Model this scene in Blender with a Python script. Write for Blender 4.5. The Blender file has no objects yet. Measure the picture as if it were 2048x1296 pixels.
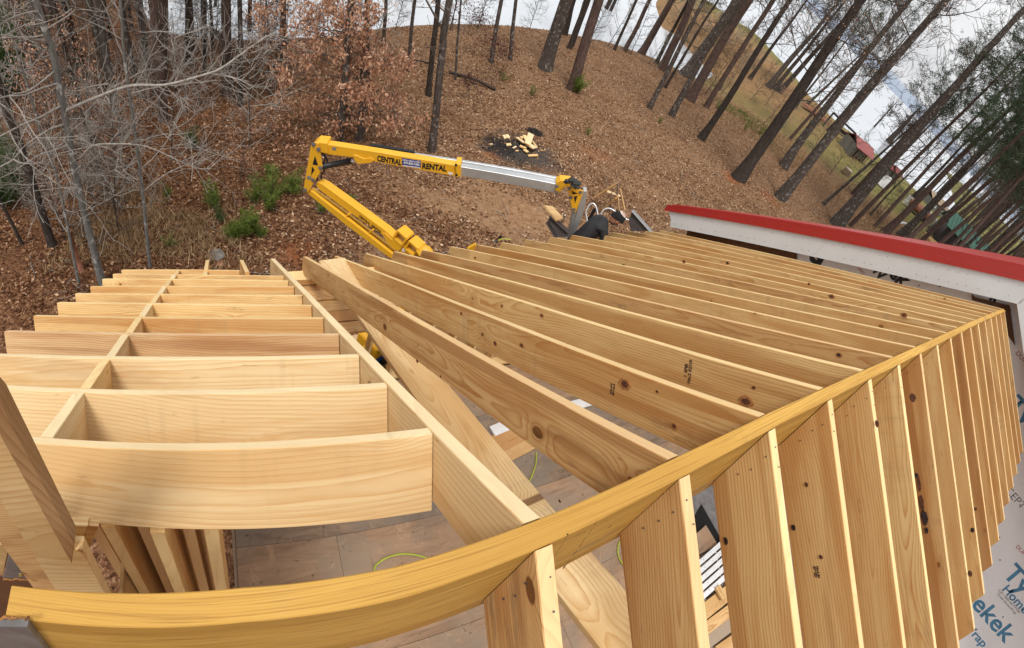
import bpy, bmesh, math, random
import numpy as np
from mathutils import Matrix, Vector

# ------------------------------------------------------------------ camera, world, sun, exposure
SC = bpy.context.scene
COL = SC.collection
CAMH = 7.2                                    # eye height above the datum, metres
F, CY = 1062.0, 601.0                         # scale (px per radian) and horizon row of the swept panorama
M = np.array([[0.8527356835516408, 0.06441083564859956, 0.518356150005732],
              [-0.38953543355863773, 0.7395615216133469, 0.5489179371738867],
              [0.348, 0.67, -0.6557408024517004]])
cam = bpy.data.cameras.new('camera')
cam_ob = bpy.data.objects.new('camera', cam)
COL.objects.link(cam_ob)
SC.camera = cam_ob
cam.type = 'PANO'
cam.panorama_type = 'CENTRAL_CYLINDRICAL'
cam.central_cylindrical_range_u_min = -1024 / F
cam.central_cylindrical_range_u_max = 1024 / F
cam.central_cylindrical_range_v_min = (CY - 1296) / F
cam.central_cylindrical_range_v_max = CY / F
cam.central_cylindrical_radius = 1
cam.clip_start = 0.02
cam.clip_end = 6000
_R = Matrix(((M[0, 0], M[0, 1], -M[0, 2]), (M[1, 0], M[1, 1], -M[1, 2]), (M[2, 0], M[2, 1], -M[2, 2])))
cam_ob.matrix_world = Matrix.Translation((0, 0, CAMH)) @ _R.to_4x4()

SUN_EL, SUN_AZ = math.radians(66), math.radians(-125)      # direction towards the sun (az from +X, ccw)
world = bpy.data.worlds.new('World')
SC.world = world
world.use_nodes = True
wn = world.node_tree
for n in list(wn.nodes):
    wn.nodes.remove(n)


def wnode(t, **k):
    n = wn.nodes.new(t)
    for a, b in k.items():
        setattr(n, a, b)
    return n


sky = wnode('ShaderNodeTexSky', sky_type='NISHITA', sun_disc=False)
sky.sun_elevation = SUN_EL
sky.sun_rotation = math.radians(90) - SUN_AZ
sky.air_density = 1.0
sky.dust_density = 1.5
bg_sky = wnode('ShaderNodeBackground'); bg_sky.inputs[1].default_value = 0.10
wn.links.new(sky.outputs[0], bg_sky.inputs[0])
tcw = wnode('ShaderNodeTexCoord')
sepw = wnode('ShaderNodeSeparateXYZ'); wn.links.new(tcw.outputs['Generated'], sepw.inputs[0])
mpw = wnode('ShaderNodeMapping'); mpw.inputs['Scale'].default_value = (1, 1, 2.6)
wn.links.new(tcw.outputs['Generated'], mpw.inputs[0])
nz = wnode('ShaderNodeTexNoise'); nz.inputs['Scale'].default_value = 3.2; nz.inputs['Detail'].default_value = 8
nz.inputs['Roughness'].default_value = 0.58
wn.links.new(mpw.outputs[0], nz.inputs['Vector'])
crp = wnode('ShaderNodeValToRGB')            # cloud brightness
crp.color_ramp.elements[0].position = 0.34; crp.color_ramp.elements[0].color = (0.76, 0.77, 0.79, 1)
crp.color_ramp.elements[1].position = 0.64; crp.color_ramp.elements[1].color = (0.97, 0.975, 0.98, 1)
wn.links.new(nz.outputs[0], crp.inputs[0])
bg_c = wnode('ShaderNodeBackground'); bg_c.inputs[1].default_value = 0.86
wn.links.new(crp.outputs[0], bg_c.inputs[0])
cie = wnode('ShaderNodeMapRange'); cie.inputs[1].default_value = 0.0; cie.inputs[2].default_value = 1.0; cie.inputs[3].default_value = 0.80; cie.inputs[4].default_value = 1.25
wn.links.new(sepw.outputs[2], cie.inputs[0]); wn.links.new(cie.outputs[0], bg_c.inputs[1])
# clear strip under the cloud deck just above the horizon
nz2 = wnode('ShaderNodeTexNoise'); nz2.inputs['Scale'].default_value = 22; nz2.inputs['Detail'].default_value = 6
wn.links.new(tcw.outputs['Generated'], nz2.inputs['Vector'])
ma = wnode('ShaderNodeMath', operation='MULTIPLY_ADD'); ma.inputs[1].default_value = -0.020
wn.links.new(nz2.outputs[0], ma.inputs[0]); wn.links.new(sepw.outputs[2], ma.inputs[2])
cov = wnode('ShaderNodeMapRange'); cov.inputs[1].default_value = 0.006; cov.inputs[2].default_value = 0.013
cov.inputs[3].default_value = 0.25; cov.inputs[4].default_value = 1.0
wn.links.new(ma.outputs[0], cov.inputs[0])
band = wnode('ShaderNodeBackground'); band.inputs[0].default_value = (0.42, 0.54, 0.76, 1); band.inputs[1].default_value = 0.85
mixb = wnode('ShaderNodeMixShader'); mixb.inputs[0].default_value = 0.75
wn.links.new(bg_sky.outputs[0], mixb.inputs[1]); wn.links.new(band.outputs[0], mixb.inputs[2])
mixw = wnode('ShaderNodeMixShader')
wn.links.new(cov.outputs[0], mixw.inputs[0]); wn.links.new(mixb.outputs[0], mixw.inputs[1]); wn.links.new(bg_c.outputs[0], mixw.inputs[2])
wout = wnode('ShaderNodeOutputWorld'); wn.links.new(mixw.outputs[0], wout.inputs[0])

sun = bpy.data.lights.new('sun', 'SUN'); sun.energy = 2.0; sun.angle = math.radians(13); sun.color = (1, 0.955, 0.88)
sun_ob = bpy.data.objects.new('sun', sun); COL.objects.link(sun_ob)
_d = Vector((math.cos(SUN_EL) * math.cos(SUN_AZ), math.cos(SUN_EL) * math.sin(SUN_AZ), math.sin(SUN_EL)))
sun_ob.rotation_euler = _d.to_track_quat('Z', 'Y').to_euler()
sun_ob.location = (0, 0, 30)
SC.view_settings.view_transform = 'Standard'
SC.view_settings.look = 'None'
SC.view_settings.exposure = 0.26
SC.view_settings.gamma = 1.0
SC.view_settings.use_curve_mapping = False
SC.render.engine = 'CYCLES'
SC.cycles.max_bounces = 5
SC.cycles.diffuse_bounces = 3
SC.cycles.use_denoising = True

# ------------------------------------------------------------------ surveying helpers (photo measurement -> place)
O = np.array([0.0, 0.0, CAMH])


def ray(x, y):
    th = (x - 1024) / F
    return M @ np.array([math.sin(th), (CY - y) / F, math.cos(th)])


def atp(x, y, n, p):
    r = ray(x, y); n = np.array(n, float)
    return O + r * (((np.array(p, float) - O) @ n) / (r @ n))


def atz(x, y, z): return atp(x, y, (0, 0, 1), (0, 0, z))
def aty(x, y, Y): return atp(x, y, (0, 1, 0), (0, Y, 0))
def atx(x, y, X): return atp(x, y, (1, 0, 0), (X, 0, 0))


def atd(x, y, d):
    r = ray(x, y)
    return O + r / np.linalg.norm(r) * d


LAKE = -3.3


def lk(x, y): return atz(x, y, LAKE)[:2]


SHORE = [np.array(p, float) for p in [(-140, 60), (-70, 58), (-30, 56), (-12, 52), (-5, 40), (-3, 30)]]
SHORE += [lk(*p) for p in [(330, 70), (420, 76), (500, 84), (570, 80), (660, 74), (760, 58), (870, 50), (967, 50), (1032, 54), (1084, 60),
                           (1205, 84), (1300, 116), (1350, 140), (1405, 166), (1428, 150), (1392, 116), (1353, 72), (1324, 55), (1312, 8), (1330, -30), (1385, -22),
                           (1416, 16), (1440, 30), (1481, 50), (1522, 88), (1557, 126), (1590, 160), (1625, 204), (1640, 228),
                           (1690, 262), (1735, 305), (1790, 355), (1812, 377), (1850, 398)]]
SHORE += [np.array(p, float) for p in [(150, 30), (330, 90), (600, 60), (600, -300), (-140, -300)]]
SHORE = np.array(SHORE)


def shore_dist(px, py):
    px = np.asarray(px, float); py = np.asarray(py, float)
    d2 = np.full(px.shape, 1e18); inside = np.zeros(px.shape, bool)
    n = len(SHORE)
    for i in range(n):
        x1, y1 = SHORE[i]; x2, y2 = SHORE[(i + 1) % n]
        dx, dy = x2 - x1, y2 - y1
        t = np.clip(((px - x1) * dx + (py - y1) * dy) / (dx * dx + dy * dy + 1e-9), 0, 1)
        d2 = np.minimum(d2, (px - x1 - t * dx) ** 2 + (py - y1 - t * dy) ** 2)
        c = ((y1 > py) != (y2 > py)) & (px < (x2 - x1) * (py - y1) / (y2 - y1 + 1e-12) + x1)
        inside ^= c
    return np.where(inside, 1, -1) * np.sqrt(d2)


def gh(px, py):
    """ground height"""
    px = np.asarray(px, float); py = np.asarray(py, float)
    d = shore_dist(px, py)
    h = np.where(d > 0, 0.25 * (1 - np.exp(-np.maximum(d, 0) / 0.6)) + 3.35 * (1 - np.exp(-np.maximum(d, 0) / 15.0)), np.maximum(d * 0.35, -2.5))
    w = np.clip(d / 5, 0, 1)
    nse = 0.10 * np.sin(px * 0.55 + 1.3) * np.cos(py * 0.48) + 0.05 * np.sin(px * 1.7 + py * 1.1) + 0.03 * np.sin(px * 2.9 - py * 3.3)
    return LAKE + h + nse * w


def ground(x, y):
    """first meeting of the line of sight with the ground"""
    r = ray(x, y); r = r / np.linalg.norm(r)
    t = np.geomspace(4, 900, 1500)
    P = O[None] + r[None] * t[:, None]
    g = gh(P[:, 0], P[:, 1])
    k = np.nonzero(P[:, 2] < g)[0]
    if len(k) == 0:
        return O + r * 120
    k = k[0]
    a = P[k - 1]; b = P[k]
    f = (a[2] - g[k - 1]) / ((a[2] - g[k - 1]) - (b[2] - g[k]) + 1e-9)
    return a + (b - a) * f


# ------------------------------------------------------------------ node helpers
def new_mat(name):
    m = bpy.data.materials.new(name); m.use_nodes = True
    nt = m.node_tree
    b = nt.nodes['Principled BSDF']
    return m, nt, b


def N(nt, t, **k):
    n = nt.nodes.new(t)
    for a, b in k.items():
        setattr(n, a, b)
    return n


def math_(nt, op, a, b=None, c=None, clamp=False):
    n = N(nt, 'ShaderNodeMath', operation=op); n.use_clamp = clamp
    for i, v in enumerate((a, b, c)):
        if v is None: continue
        if isinstance(v, (int, float)): n.inputs[i].default_value = v
        else: nt.links.new(v, n.inputs[i])
    return n.outputs[0]


def mixc(nt, f, a, b, mode='MIX'):
    n = N(nt, 'ShaderNodeMix', data_type='RGBA', blend_type=mode)
    for i, v in ((0, f), (6, a), (7, b)):
        if isinstance(v, (int, float)): n.inputs[i].default_value = v
        elif isinstance(v, tuple): n.inputs[i].default_value = (*v[:3], 1)
        else: nt.links.new(v, n.inputs[i])
    return n.outputs[2]


def noise(nt, vec, scale, detail=3, rough=0.5, dist=0.0):
    n = N(nt, 'ShaderNodeTexNoise'); n.inputs['Scale'].default_value = scale; n.inputs['Detail'].default_value = detail
    n.inputs['Roughness'].default_value = rough; n.inputs['Distortion'].default_value = dist
    if vec is not None: nt.links.new(vec, n.inputs['Vector'])
    return n.outputs[0]


def ramp(nt, f, stops):
    n = N(nt, 'ShaderNodeValToRGB'); e = n.color_ramp.elements
    while len(e) < len(stops): e.new(0.5)
    for i, (p, c) in enumerate(stops):
        e[i].position = p; e[i].color = (*c[:3], 1) if isinstance(c, tuple) else (c, c, c, 1)
    nt.links.new(f, n.inputs[0])
    return n.outputs[0]


def mrange(nt, v, a, b, c=0.0, d=1.0):
    n = N(nt, 'ShaderNodeMapRange'); nt.links.new(v, n.inputs[0])
    for i, q in enumerate((a, b, c, d)): n.inputs[i + 1].default_value = q
    return n.outputs[0]


def bump(nt, b, h, strength=0.3, dist=0.01):
    n = N(nt, 'ShaderNodeBump'); n.inputs['Strength'].default_value = strength; n.inputs['Distance'].default_value = dist
    nt.links.new(h, n.inputs['Height']); nt.links.new(n.outputs[0], b.inputs['Normal'])


def plain(name, col, rough=0.6, metal=0.0, var=0.12, scale=6.0, bmp=0.0, spec=0.4):
    m, nt, b = new_mat(name)
    tc = N(nt, 'ShaderNodeTexCoord')
    n1 = noise(nt, tc.outputs['Object'], scale, 4, 0.6)
    dark = tuple(c * (1 - var * 2) for c in col); lite = tuple(min(1, c * (1 + var)) for c in col)
    c = ramp(nt, n1, [(0.3, dark), (0.7, lite)])
    nt.links.new(c, b.inputs['Base Color'])
    b.inputs['Roughness'].default_value = rough; b.inputs['Metallic'].default_value = metal
    b.inputs['Specular IOR Level'].default_value = spec
    if bmp: bump(nt, b, noise(nt, tc.outputs['Object'], scale * 6, 3), bmp, 0.01)
    return m


def wood(name, pale, amber, dark, ring=0.011, knots=0.22, stain=0.3, rough=0.62, contrast=1.0, streak=0.0, grey=0.0, edge_lit=0.55):
    """sawn lumber, grain along local X; each board is cut from another place of the log"""
    mix_dark = tuple(0.6 * a_ + 0.4 * d_ for a_, d_ in zip(amber, dark))
    m, nt, b = new_mat(name)
    L = nt.links.new
    tc = N(nt, 'ShaderNodeTexCoord'); oi = N(nt, 'ShaderNodeObjectInfo')
    rnd = oi.outputs['Random']
    off = N(nt, 'ShaderNodeCombineXYZ')
    L(math_(nt, 'MULTIPLY', rnd, 173.0), off.inputs[0]); L(math_(nt, 'MULTIPLY', rnd, 37.0), off.inputs[1]); L(math_(nt, 'MULTIPLY', rnd, 91.0), off.inputs[2])
    va = N(nt, 'ShaderNodeVectorMath', operation='ADD'); L(tc.outputs['Object'], va.inputs[0]); L(off.outputs[0], va.inputs[1])
    P = va.outputs[0]
    sp = N(nt, 'ShaderNodeSeparateXYZ'); L(tc.outputs['Object'], sp.inputs[0])

    def stretch(sx, sy, sz):
        mp = N(nt, 'ShaderNodeMapping'); mp.inputs['Scale'].default_value = (sx, sy, sz); L(P, mp.inputs[0]); return mp.outputs[0]
    # wander of the log's heart along the board
    w1 = noise(nt, stretch(0.50, 0.2, 0.2), 1.0, 2, 0.5)
    w2 = noise(nt, stretch(1.1, 4.0, 4.0), 1.0, 4, 0.6)
    w3 = noise(nt, stretch(5.0, 30.0, 30.0), 1.0, 2, 0.5)
    # knots
    vo = N(nt, 'ShaderNodeTexVoronoi', feature='F1', distance='EUCLIDEAN', voronoi_dimensions='2D'); vo.inputs['Scale'].default_value = 1.0
    spk = N(nt, 'ShaderNodeSeparateXYZ'); L(stretch(2.6, 1.0, 4.2), spk.inputs[0])
    cbk = N(nt, 'ShaderNodeCombineXYZ'); L(spk.outputs[0], cbk.inputs[0]); L(spk.outputs[2], cbk.inputs[1]); L(cbk.outputs[0], vo.inputs['Vector'])
    kd = vo.outputs['Distance']
    ksel = N(nt, 'ShaderNodeSeparateColor'); L(vo.outputs['Color'], ksel.inputs[0])
    has = math_(nt, 'LESS_THAN', ksel.outputs[0], knots)
    ksz = mrange(nt, ksel.outputs[1], 0, 1, 0.025, 0.10)
    kin = math_(nt, 'MULTIPLY', math_(nt, 'SUBTRACT', 1.0, math_(nt, 'DIVIDE', kd, ksz, clamp=False), clamp=True), has)
    kwarp = math_(nt, 'MULTIPLY', mrange(nt, kd, 0.40, 0.0, 0, 1), has)
    kwarp = math_(nt, 'POWER', kwarp, 2.2)
    ry = math_(nt, 'ADD', sp.outputs[1], math_(nt, 'MULTIPLY_ADD', w1, 0.16, -0.04))
    rz0 = math_(nt, 'ADD', sp.outputs[2], math_(nt, 'MULTIPLY_ADD', math_(nt, 'FRACT', math_(nt, 'MULTIPLY', rnd, 7.3)), 0.30, -0.02))
    rz = math_(nt, 'ADD', rz0, math_(nt, 'MULTIPLY_ADD', w1, 0.42, -0.21))
    r = math_(nt, 'SQRT', math_(nt, 'ADD', math_(nt, 'MULTIPLY', ry, ry), math_(nt, 'MULTIPLY', rz, rz)))
    r = math_(nt, 'ADD', r, math_(nt, 'MULTIPLY', w2, 0.034))
    r = math_(nt, 'ADD', r, math_(nt, 'MULTIPLY', kwarp, 0.045))
    ph = math_(nt, 'FRACT', math_(nt, 'MULTIPLY', r, 1.0 / ring))
    late = math_(nt, 'POWER', ph, 2.6)
    late = math_(nt, 'MULTIPLY', late, mrange(nt, ph, 1.0, 0.93, 0.2, 1.0))
    fib = noise(nt, stretch(3.0, 160.0, 160.0), 1.0, 2, 0.6)
    late = math_(nt, 'MULTIPLY', late, mrange(nt, w3, 0.25, 0.7, 0.45, 1.1))
    tone = math_(nt, 'MULTIPLY_ADD', math_(nt, 'SUBTRACT', rnd, 0.5), 0.5, mrange(nt, w2, 0.3, 0.75, 0.0, 0.55), clamp=True)
    base = mixc(nt, tone, pale, tuple(0.5 * (p + a) for p, a in zip(pale, amber)))
    c = mixc(nt, math_(nt, 'MULTIPLY', late, 1.0 * contrast, clamp=True), base, amber)
    c = mixc(nt, mrange(nt, fib, 0.52, 0.75, 0.0, 0.35), c, amber)
    if streak:
        sk = noise(nt, stretch(3.5, 260.0, 260.0), 1.0, 3, 0.6)
        c = mixc(nt, mrange(nt, sk, 0.50, 0.66, 0.0, streak), c, dark)
        sk2 = noise(nt, stretch(1.2, 40.0, 40.0), 1.0, 3, 0.6)
        c = mixc(nt, mrange(nt, sk2, 0.50, 0.70, 0.0, streak * 0.7), c, amber)
    # resin / heart staining
    st = noise(nt, stretch(0.9, 5.0, 7.0), 1.0, 4, 0.6)
    c = mixc(nt, math_(nt, 'MULTIPLY', mrange(nt, st, 0.57, 0.66, 0, 1), stain), c, dark)
    sp2 = noise(nt, stretch(9.0, 60.0, 40.0), 1.0, 3, 0.6)
    c = mixc(nt, mrange(nt, sp2, 0.70, 0.76, 0, 0.5), c, dark)
    gm = noise(nt, stretch(2.2, 4.0, 9.0), 1.0, 5, 0.7)
    gsel = noise(nt, stretch(0.5, 1.0, 1.0), 1.0, 1)
    c = mixc(nt, math_(nt, 'MULTIPLY', mrange(nt, gm, 0.60, 0.68, 0, 0.55 + grey), mrange(nt, gsel, 0.50, 0.60, 0, 1)), c, (0.16, 0.12, 0.085))
    if grey:
        c = mixc(nt, grey, c, (0.19, 0.165, 0.14))
    c = mixc(nt, math_(nt, 'MULTIPLY', mrange(nt, kwarp, 0.25, 0.9, 0, 0.45), 1.0), c, amber)
    c = mixc(nt, mrange(nt, kin, 0.05, 0.25, 0, 0.9), c, tuple(d * 0.55 for d in dark))
    # blotches, and sky light on the top edges, painted pale onto the narrow faces
    bl = noise(nt, stretch(0.7, 1.0, 7.0), 1.0, 4, 0.6, 0.6)
    c = mixc(nt, mrange(nt, bl, 0.47, 0.60, 0, 0.55 * contrast), c, amber)
    hb = noise(nt, stretch(0.25, 1.0, 9.0), 1.0, 2, 0.5)
    c = mixc(nt, math_(nt, 'MULTIPLY', mrange(nt, hb, 0.54, 0.58, 0, 0.5), math_(nt, 'GREATER_THAN', math_(nt, 'FRACT', math_(nt, 'MULTIPLY', rnd, 13.7)), 0.45)), c, mix_dark)
    mm_ = noise(nt, stretch(24.0, 2.0, 2.0), 1.0, 2, 0.5); ms = noise(nt, stretch(0.9, 1.0, 1.0), 1.0, 2)
    c = mixc(nt, math_(nt, 'MULTIPLY', mrange(nt, mm_, 0.5, 0.7, 0, 0.22), mrange(nt, ms, 0.52, 0.62, 0, 1)), c, (0.30, 0.22, 0.14))
    c = mixc(nt, math_(nt, 'MULTIPLY', math_(nt, 'SUBTRACT', math_(nt, 'FRACT', math_(nt, 'MULTIPLY', rnd, 29.3)), 0.3), 0.28, clamp=True), c, amber)
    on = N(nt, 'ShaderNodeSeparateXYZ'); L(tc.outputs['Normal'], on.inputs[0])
    edge = mrange(nt, math_(nt, 'ABSOLUTE', on.outputs[2]), 0.8, 0.95, 0, edge_lit)
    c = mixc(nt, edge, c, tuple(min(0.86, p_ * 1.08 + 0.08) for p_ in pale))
    L(c, b.inputs['Base Color'])
    b.inputs['Roughness'].default_value = rough
    b.inputs['Specular IOR Level'].default_value = 0.25
    hh = math_(nt, 'MULTIPLY_ADD', late, -0.5, math_(nt, 'MULTIPLY', fib, 0.6))
    bump(nt, b, hh, 0.35, 0.002)
    return m


MAT = {}
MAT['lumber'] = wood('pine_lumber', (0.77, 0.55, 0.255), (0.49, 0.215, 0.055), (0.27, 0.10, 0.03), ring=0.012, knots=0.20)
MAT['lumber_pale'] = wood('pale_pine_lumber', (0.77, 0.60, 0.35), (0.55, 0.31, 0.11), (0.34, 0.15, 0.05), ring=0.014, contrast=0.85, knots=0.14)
MAT['plank'] = wood('pale_flat_pine', (0.74, 0.56, 0.31), (0.50, 0.27, 0.09), (0.32, 0.14, 0.05), ring=0.016, contrast=1.0, knots=0.22, stain=0.5, edge_lit=0.0)
MAT['plank_brown'] = wood('golden_flat_pine', (0.66, 0.44, 0.21), (0.42, 0.19, 0.06), (0.22, 0.08, 0.025), ring=0.011, knots=0.25, stain=0.5, edge_lit=0.0)
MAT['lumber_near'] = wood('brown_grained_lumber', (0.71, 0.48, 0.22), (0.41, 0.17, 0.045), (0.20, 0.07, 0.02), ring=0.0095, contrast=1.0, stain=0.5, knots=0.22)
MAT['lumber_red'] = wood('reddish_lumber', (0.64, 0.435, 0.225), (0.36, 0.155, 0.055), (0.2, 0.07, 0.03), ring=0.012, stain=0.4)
MAT['brown_edge'] = wood('brown_edge_lumber', (0.40, 0.235, 0.115), (0.24, 0.12, 0.045), (0.13, 0.055, 0.025), ring=0.010, edge_lit=0.0)
MAT['lvl'] = wood('yellow_laminated_beam', (0.60, 0.36, 0.085), (0.42, 0.21, 0.035), (0.22, 0.10, 0.02), ring=0.004, knots=0.0, stain=0.0, contrast=0.45, streak=0.7, edge_lit=0.0)
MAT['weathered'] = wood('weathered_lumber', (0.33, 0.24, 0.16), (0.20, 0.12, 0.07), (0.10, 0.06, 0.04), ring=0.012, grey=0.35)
MAT['brown_board'] = wood('dark_brown_board', (0.16, 0.075, 0.035), (0.09, 0.04, 0.02), (0.05, 0.02, 0.01), ring=0.012, edge_lit=0.0)


def plywood(name, base, dark, grey):
    m, nt, b = new_mat(name)
    tc = N(nt, 'ShaderNodeTexCoord'); oi = N(nt, 'ShaderNodeObjectInfo')
    va = N(nt, 'ShaderNodeVectorMath', operation='ADD'); nt.links.new(tc.outputs['Object'], va.inputs[0])
    cb = N(nt, 'ShaderNodeCombineXYZ'); nt.links.new(math_(nt, 'MULTIPLY', oi.outputs['Random'], 57), cb.inputs[0]); nt.links.new(cb.outputs[0], va.inputs[1])
    mp = N(nt, 'ShaderNodeMapping'); mp.inputs['Scale'].default_value = (0.6, 3.2, 3); nt.links.new(va.outputs[0], mp.inputs[0])
    a = noise(nt, mp.outputs[0], 2.0, 6, 0.65, 1.2)
    g = noise(nt, va.outputs[0], 1.1, 5, 0.6)
    sp = noise(nt, va.outputs[0], 16, 3, 0.5); scf = noise(nt, va.outputs[0], 3.2, 7, 0.75, 1.5)
    c = ramp(nt, a, [(0.3, dark), (0.5, base), (0.75, tuple(min(1, x * 1.25) for x in base))])
    c = mixc(nt, mrange(nt, g, 0.42, 0.6, 0, 0.8), c, grey)
    c = mixc(nt, mrange(nt, scf, 0.55, 0.66, 0, 0.5), c, tuple(min(1, x * 1.5) for x in base)); c = mixc(nt, mrange(nt, scf, 0.42, 0.34, 0, 0.5), c, dark)
    c = mixc(nt, mrange(nt, sp, 0.66, 0.72, 0, 0.6), c, (0.06, 0.045, 0.035))
    nt.links.new(c, b.inputs['Base Color']); b.inputs['Roughness'].default_value = 0.85; b.inputs['Specular IOR Level'].default_value = 0.15
    bump(nt, b, a, 0.25, 0.01)
    return m


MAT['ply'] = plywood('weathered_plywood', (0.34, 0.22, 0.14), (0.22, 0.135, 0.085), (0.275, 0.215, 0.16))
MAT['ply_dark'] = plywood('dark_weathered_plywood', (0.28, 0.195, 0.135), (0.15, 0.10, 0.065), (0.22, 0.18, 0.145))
MAT['osb'] = plywood('strand_board', (0.50, 0.31, 0.13), (0.28, 0.15, 0.06), (0.44, 0.28, 0.13))
def paint(name, col, grime, rough=0.4):
    m, nt, b = new_mat(name); tc = N(nt, 'ShaderNodeTexCoord')
    a = noise(nt, tc.outputs['Object'], 2.2, 6, 0.7); d = noise(nt, tc.outputs['Object'], 22, 4, 0.7); w = noise(nt, tc.outputs['Object'], 90, 2, 0.6)
    c = mixc(nt, mrange(nt, a, 0.45, 0.75, 0, 0.35), col, tuple(x * 0.72 for x in col))
    c = mixc(nt, mrange(nt, d, 0.62, 0.74, 0, 0.55), c, grime); c = mixc(nt, mrange(nt, w, 0.70, 0.76, 0, 0.5), c, (0.25, 0.22, 0.2))
    nt.links.new(c, b.inputs['Base Color']); nt.links.new(mrange(nt, a, 0.3, 0.7, rough - 0.08, rough + 0.2), b.inputs['Roughness'])
    bump(nt, b, d, 0.1, 0.004)
    return m


MAT['yellow'] = paint('yellow_boom_paint', (0.74, 0.385, 0.018), (0.30, 0.17, 0.04))
MAT['alu'] = plain('bare_aluminium', (0.50, 0.51, 0.52), 0.42, 0.55, 0.08, 3)
MAT['alu_dk'] = plain('dull_aluminium', (0.30, 0.30, 0.31), 0.5, 0.5, 0.1, 3)
MAT['chrome'] = plain('bright_rail', (0.75, 0.75, 0.77), 0.25, 0.7, 0.05)
MAT['black'] = plain('black_rubber', (0.018, 0.018, 0.02), 0.45, 0, 0.2)
MAT['dark_steel'] = plain('dark_steel', (0.05, 0.04, 0.038), 0.5, 0.3, 0.2)
MAT['jacket'] = plain('black_jacket_cloth', (0.022, 0.022, 0.025), 0.8, 0, 0.25, 9, 0.5)
MAT['trouser'] = plain('dark_trouser_cloth', (0.03, 0.035, 0.045), 0.85, 0, 0.25, 9)
MAT['skin'] = plain('skin', (0.50, 0.25, 0.17), 0.5, 0, 0.08, 10)
MAT['beard'] = plain('grey_beard', (0.20, 0.17, 0.15), 0.9, 0, 0.3, 30, 0.8)
MAT['cap'] = plain('black_knit', (0.012, 0.012, 0.013), 0.9, 0, 0.3, 40, 0.6)
MAT['patch_white'] = plain('cream_patch', (0.55, 0.48, 0.42), 0.8, 0, 0.1, 20)
MAT['patch_red'] = plain('faded_red_patch', (0.34, 0.05, 0.04), 0.8, 0, 0.1, 20)
MAT['red_trim'] = plain('red_enamel_trim', (0.42, 0.028, 0.022), 0.38, 0, 0.03, 1.2, spec=0.6)
MAT['red_roof'] = plain('faded_red_roof', (0.27, 0.075, 0.07), 0.6, 0, 0.12, 1.0)
MAT['fascia'] = plain('white_fibre_cement', (0.70, 0.70, 0.70), 0.6, 0, 0.025, 1.6)
MAT['white'] = plain('white_paint', (0.74, 0.75, 0.77), 0.5, 0, 0.05)
MAT['nail'] = plain('nail_heads', (0.12, 0.12, 0.13), 0.4, 0.6)
MAT['grey_plate'] = plain('grey_galvanised_plate', (0.26, 0.25, 0.25), 0.45, 0.5, 0.18, 7, 0.2)
MAT['brass'] = plain('brassy_bolt', (0.45, 0.33, 0.12), 0.35, 0.8)
MAT['sawdust'] = plain('orange_wood_dust', (0.46, 0.20, 0.06), 0.95, 0, 0.35, 60, 0.8)
MAT['hose'] = plain('yellow_green_hose', (0.38, 0.42, 0.05), 0.45, 0, 0.08)
MAT['blue'] = plain('blue_plastic', (0.02, 0.10, 0.42), 0.4, 0, 0.1)
MAT['print_blue'] = plain('blue_print', (0.08, 0.25, 0.42), 0.7, 0, 0.12)
MAT['print_red'] = plain('red_print', (0.50, 0.16, 0.17), 0.7, 0, 0.12)
MAT['print_dark'] = plain('dark_print', (0.035, 0.035, 0.045), 0.7, 0, 0.12)
MAT['print_navy'] = plain('navy_decal', (0.02, 0.03, 0.22), 0.5, 0, 0.05)
MAT['stamp'] = plain('ink_stamp', (0.10, 0.05, 0.03), 0.8, 0, 0.3, 60)
MAT['pit'] = plain('dark_opening', (0.008, 0.008, 0.008), 0.9)
MAT['green_roof'] = plain('green_metal_roof', (0.055, 0.15, 0.11), 0.5, 0, 0.1)
MAT['grey_wall'] = plain('grey_boards', (0.20, 0.195, 0.17), 0.8, 0, 0.12)
MAT['rust'] = plain('rusty_tank', (0.30, 0.12, 0.07), 0.7, 0, 0.2)
MAT['stone'] = plain('grey_stone', (0.17, 0.16, 0.15), 0.9, 0, 0.25, 8, 0.6)
MAT['char'] = plain('charred_wood', (0.045, 0.040, 0.038), 0.95, 0, 0.4, 3, 0.8)
MAT['leather'] = plain('worn_black_gloves', (0.03, 0.03, 0.03), 0.6, 0, 0.3, 20, 0.5)


def wrap_mat():
    m, nt, b = new_mat('house_wrap')
    tc = N(nt, 'ShaderNodeTexCoord')
    n1 = noise(nt, tc.outputs['Object'], 1.4, 5, 0.6, 0.6); n2 = noise(nt, tc.outputs['Object'], 120, 2)
    c = ramp(nt, n1, [(0.3, (0.78, 0.79, 0.82)), (0.7, (0.86, 0.87, 0.89))])
    c = mixc(nt, mrange(nt, n2, 0.62, 0.72, 0, 0.15), c, (0.4, 0.42, 0.5))
    nt.links.new(c, b.inputs['Base Color']); b.inputs['Roughness'].default_value = 0.55
    bump(nt, b, n1, 0.6, 0.03)
    return m


MAT['wrap'] = wrap_mat()


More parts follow.
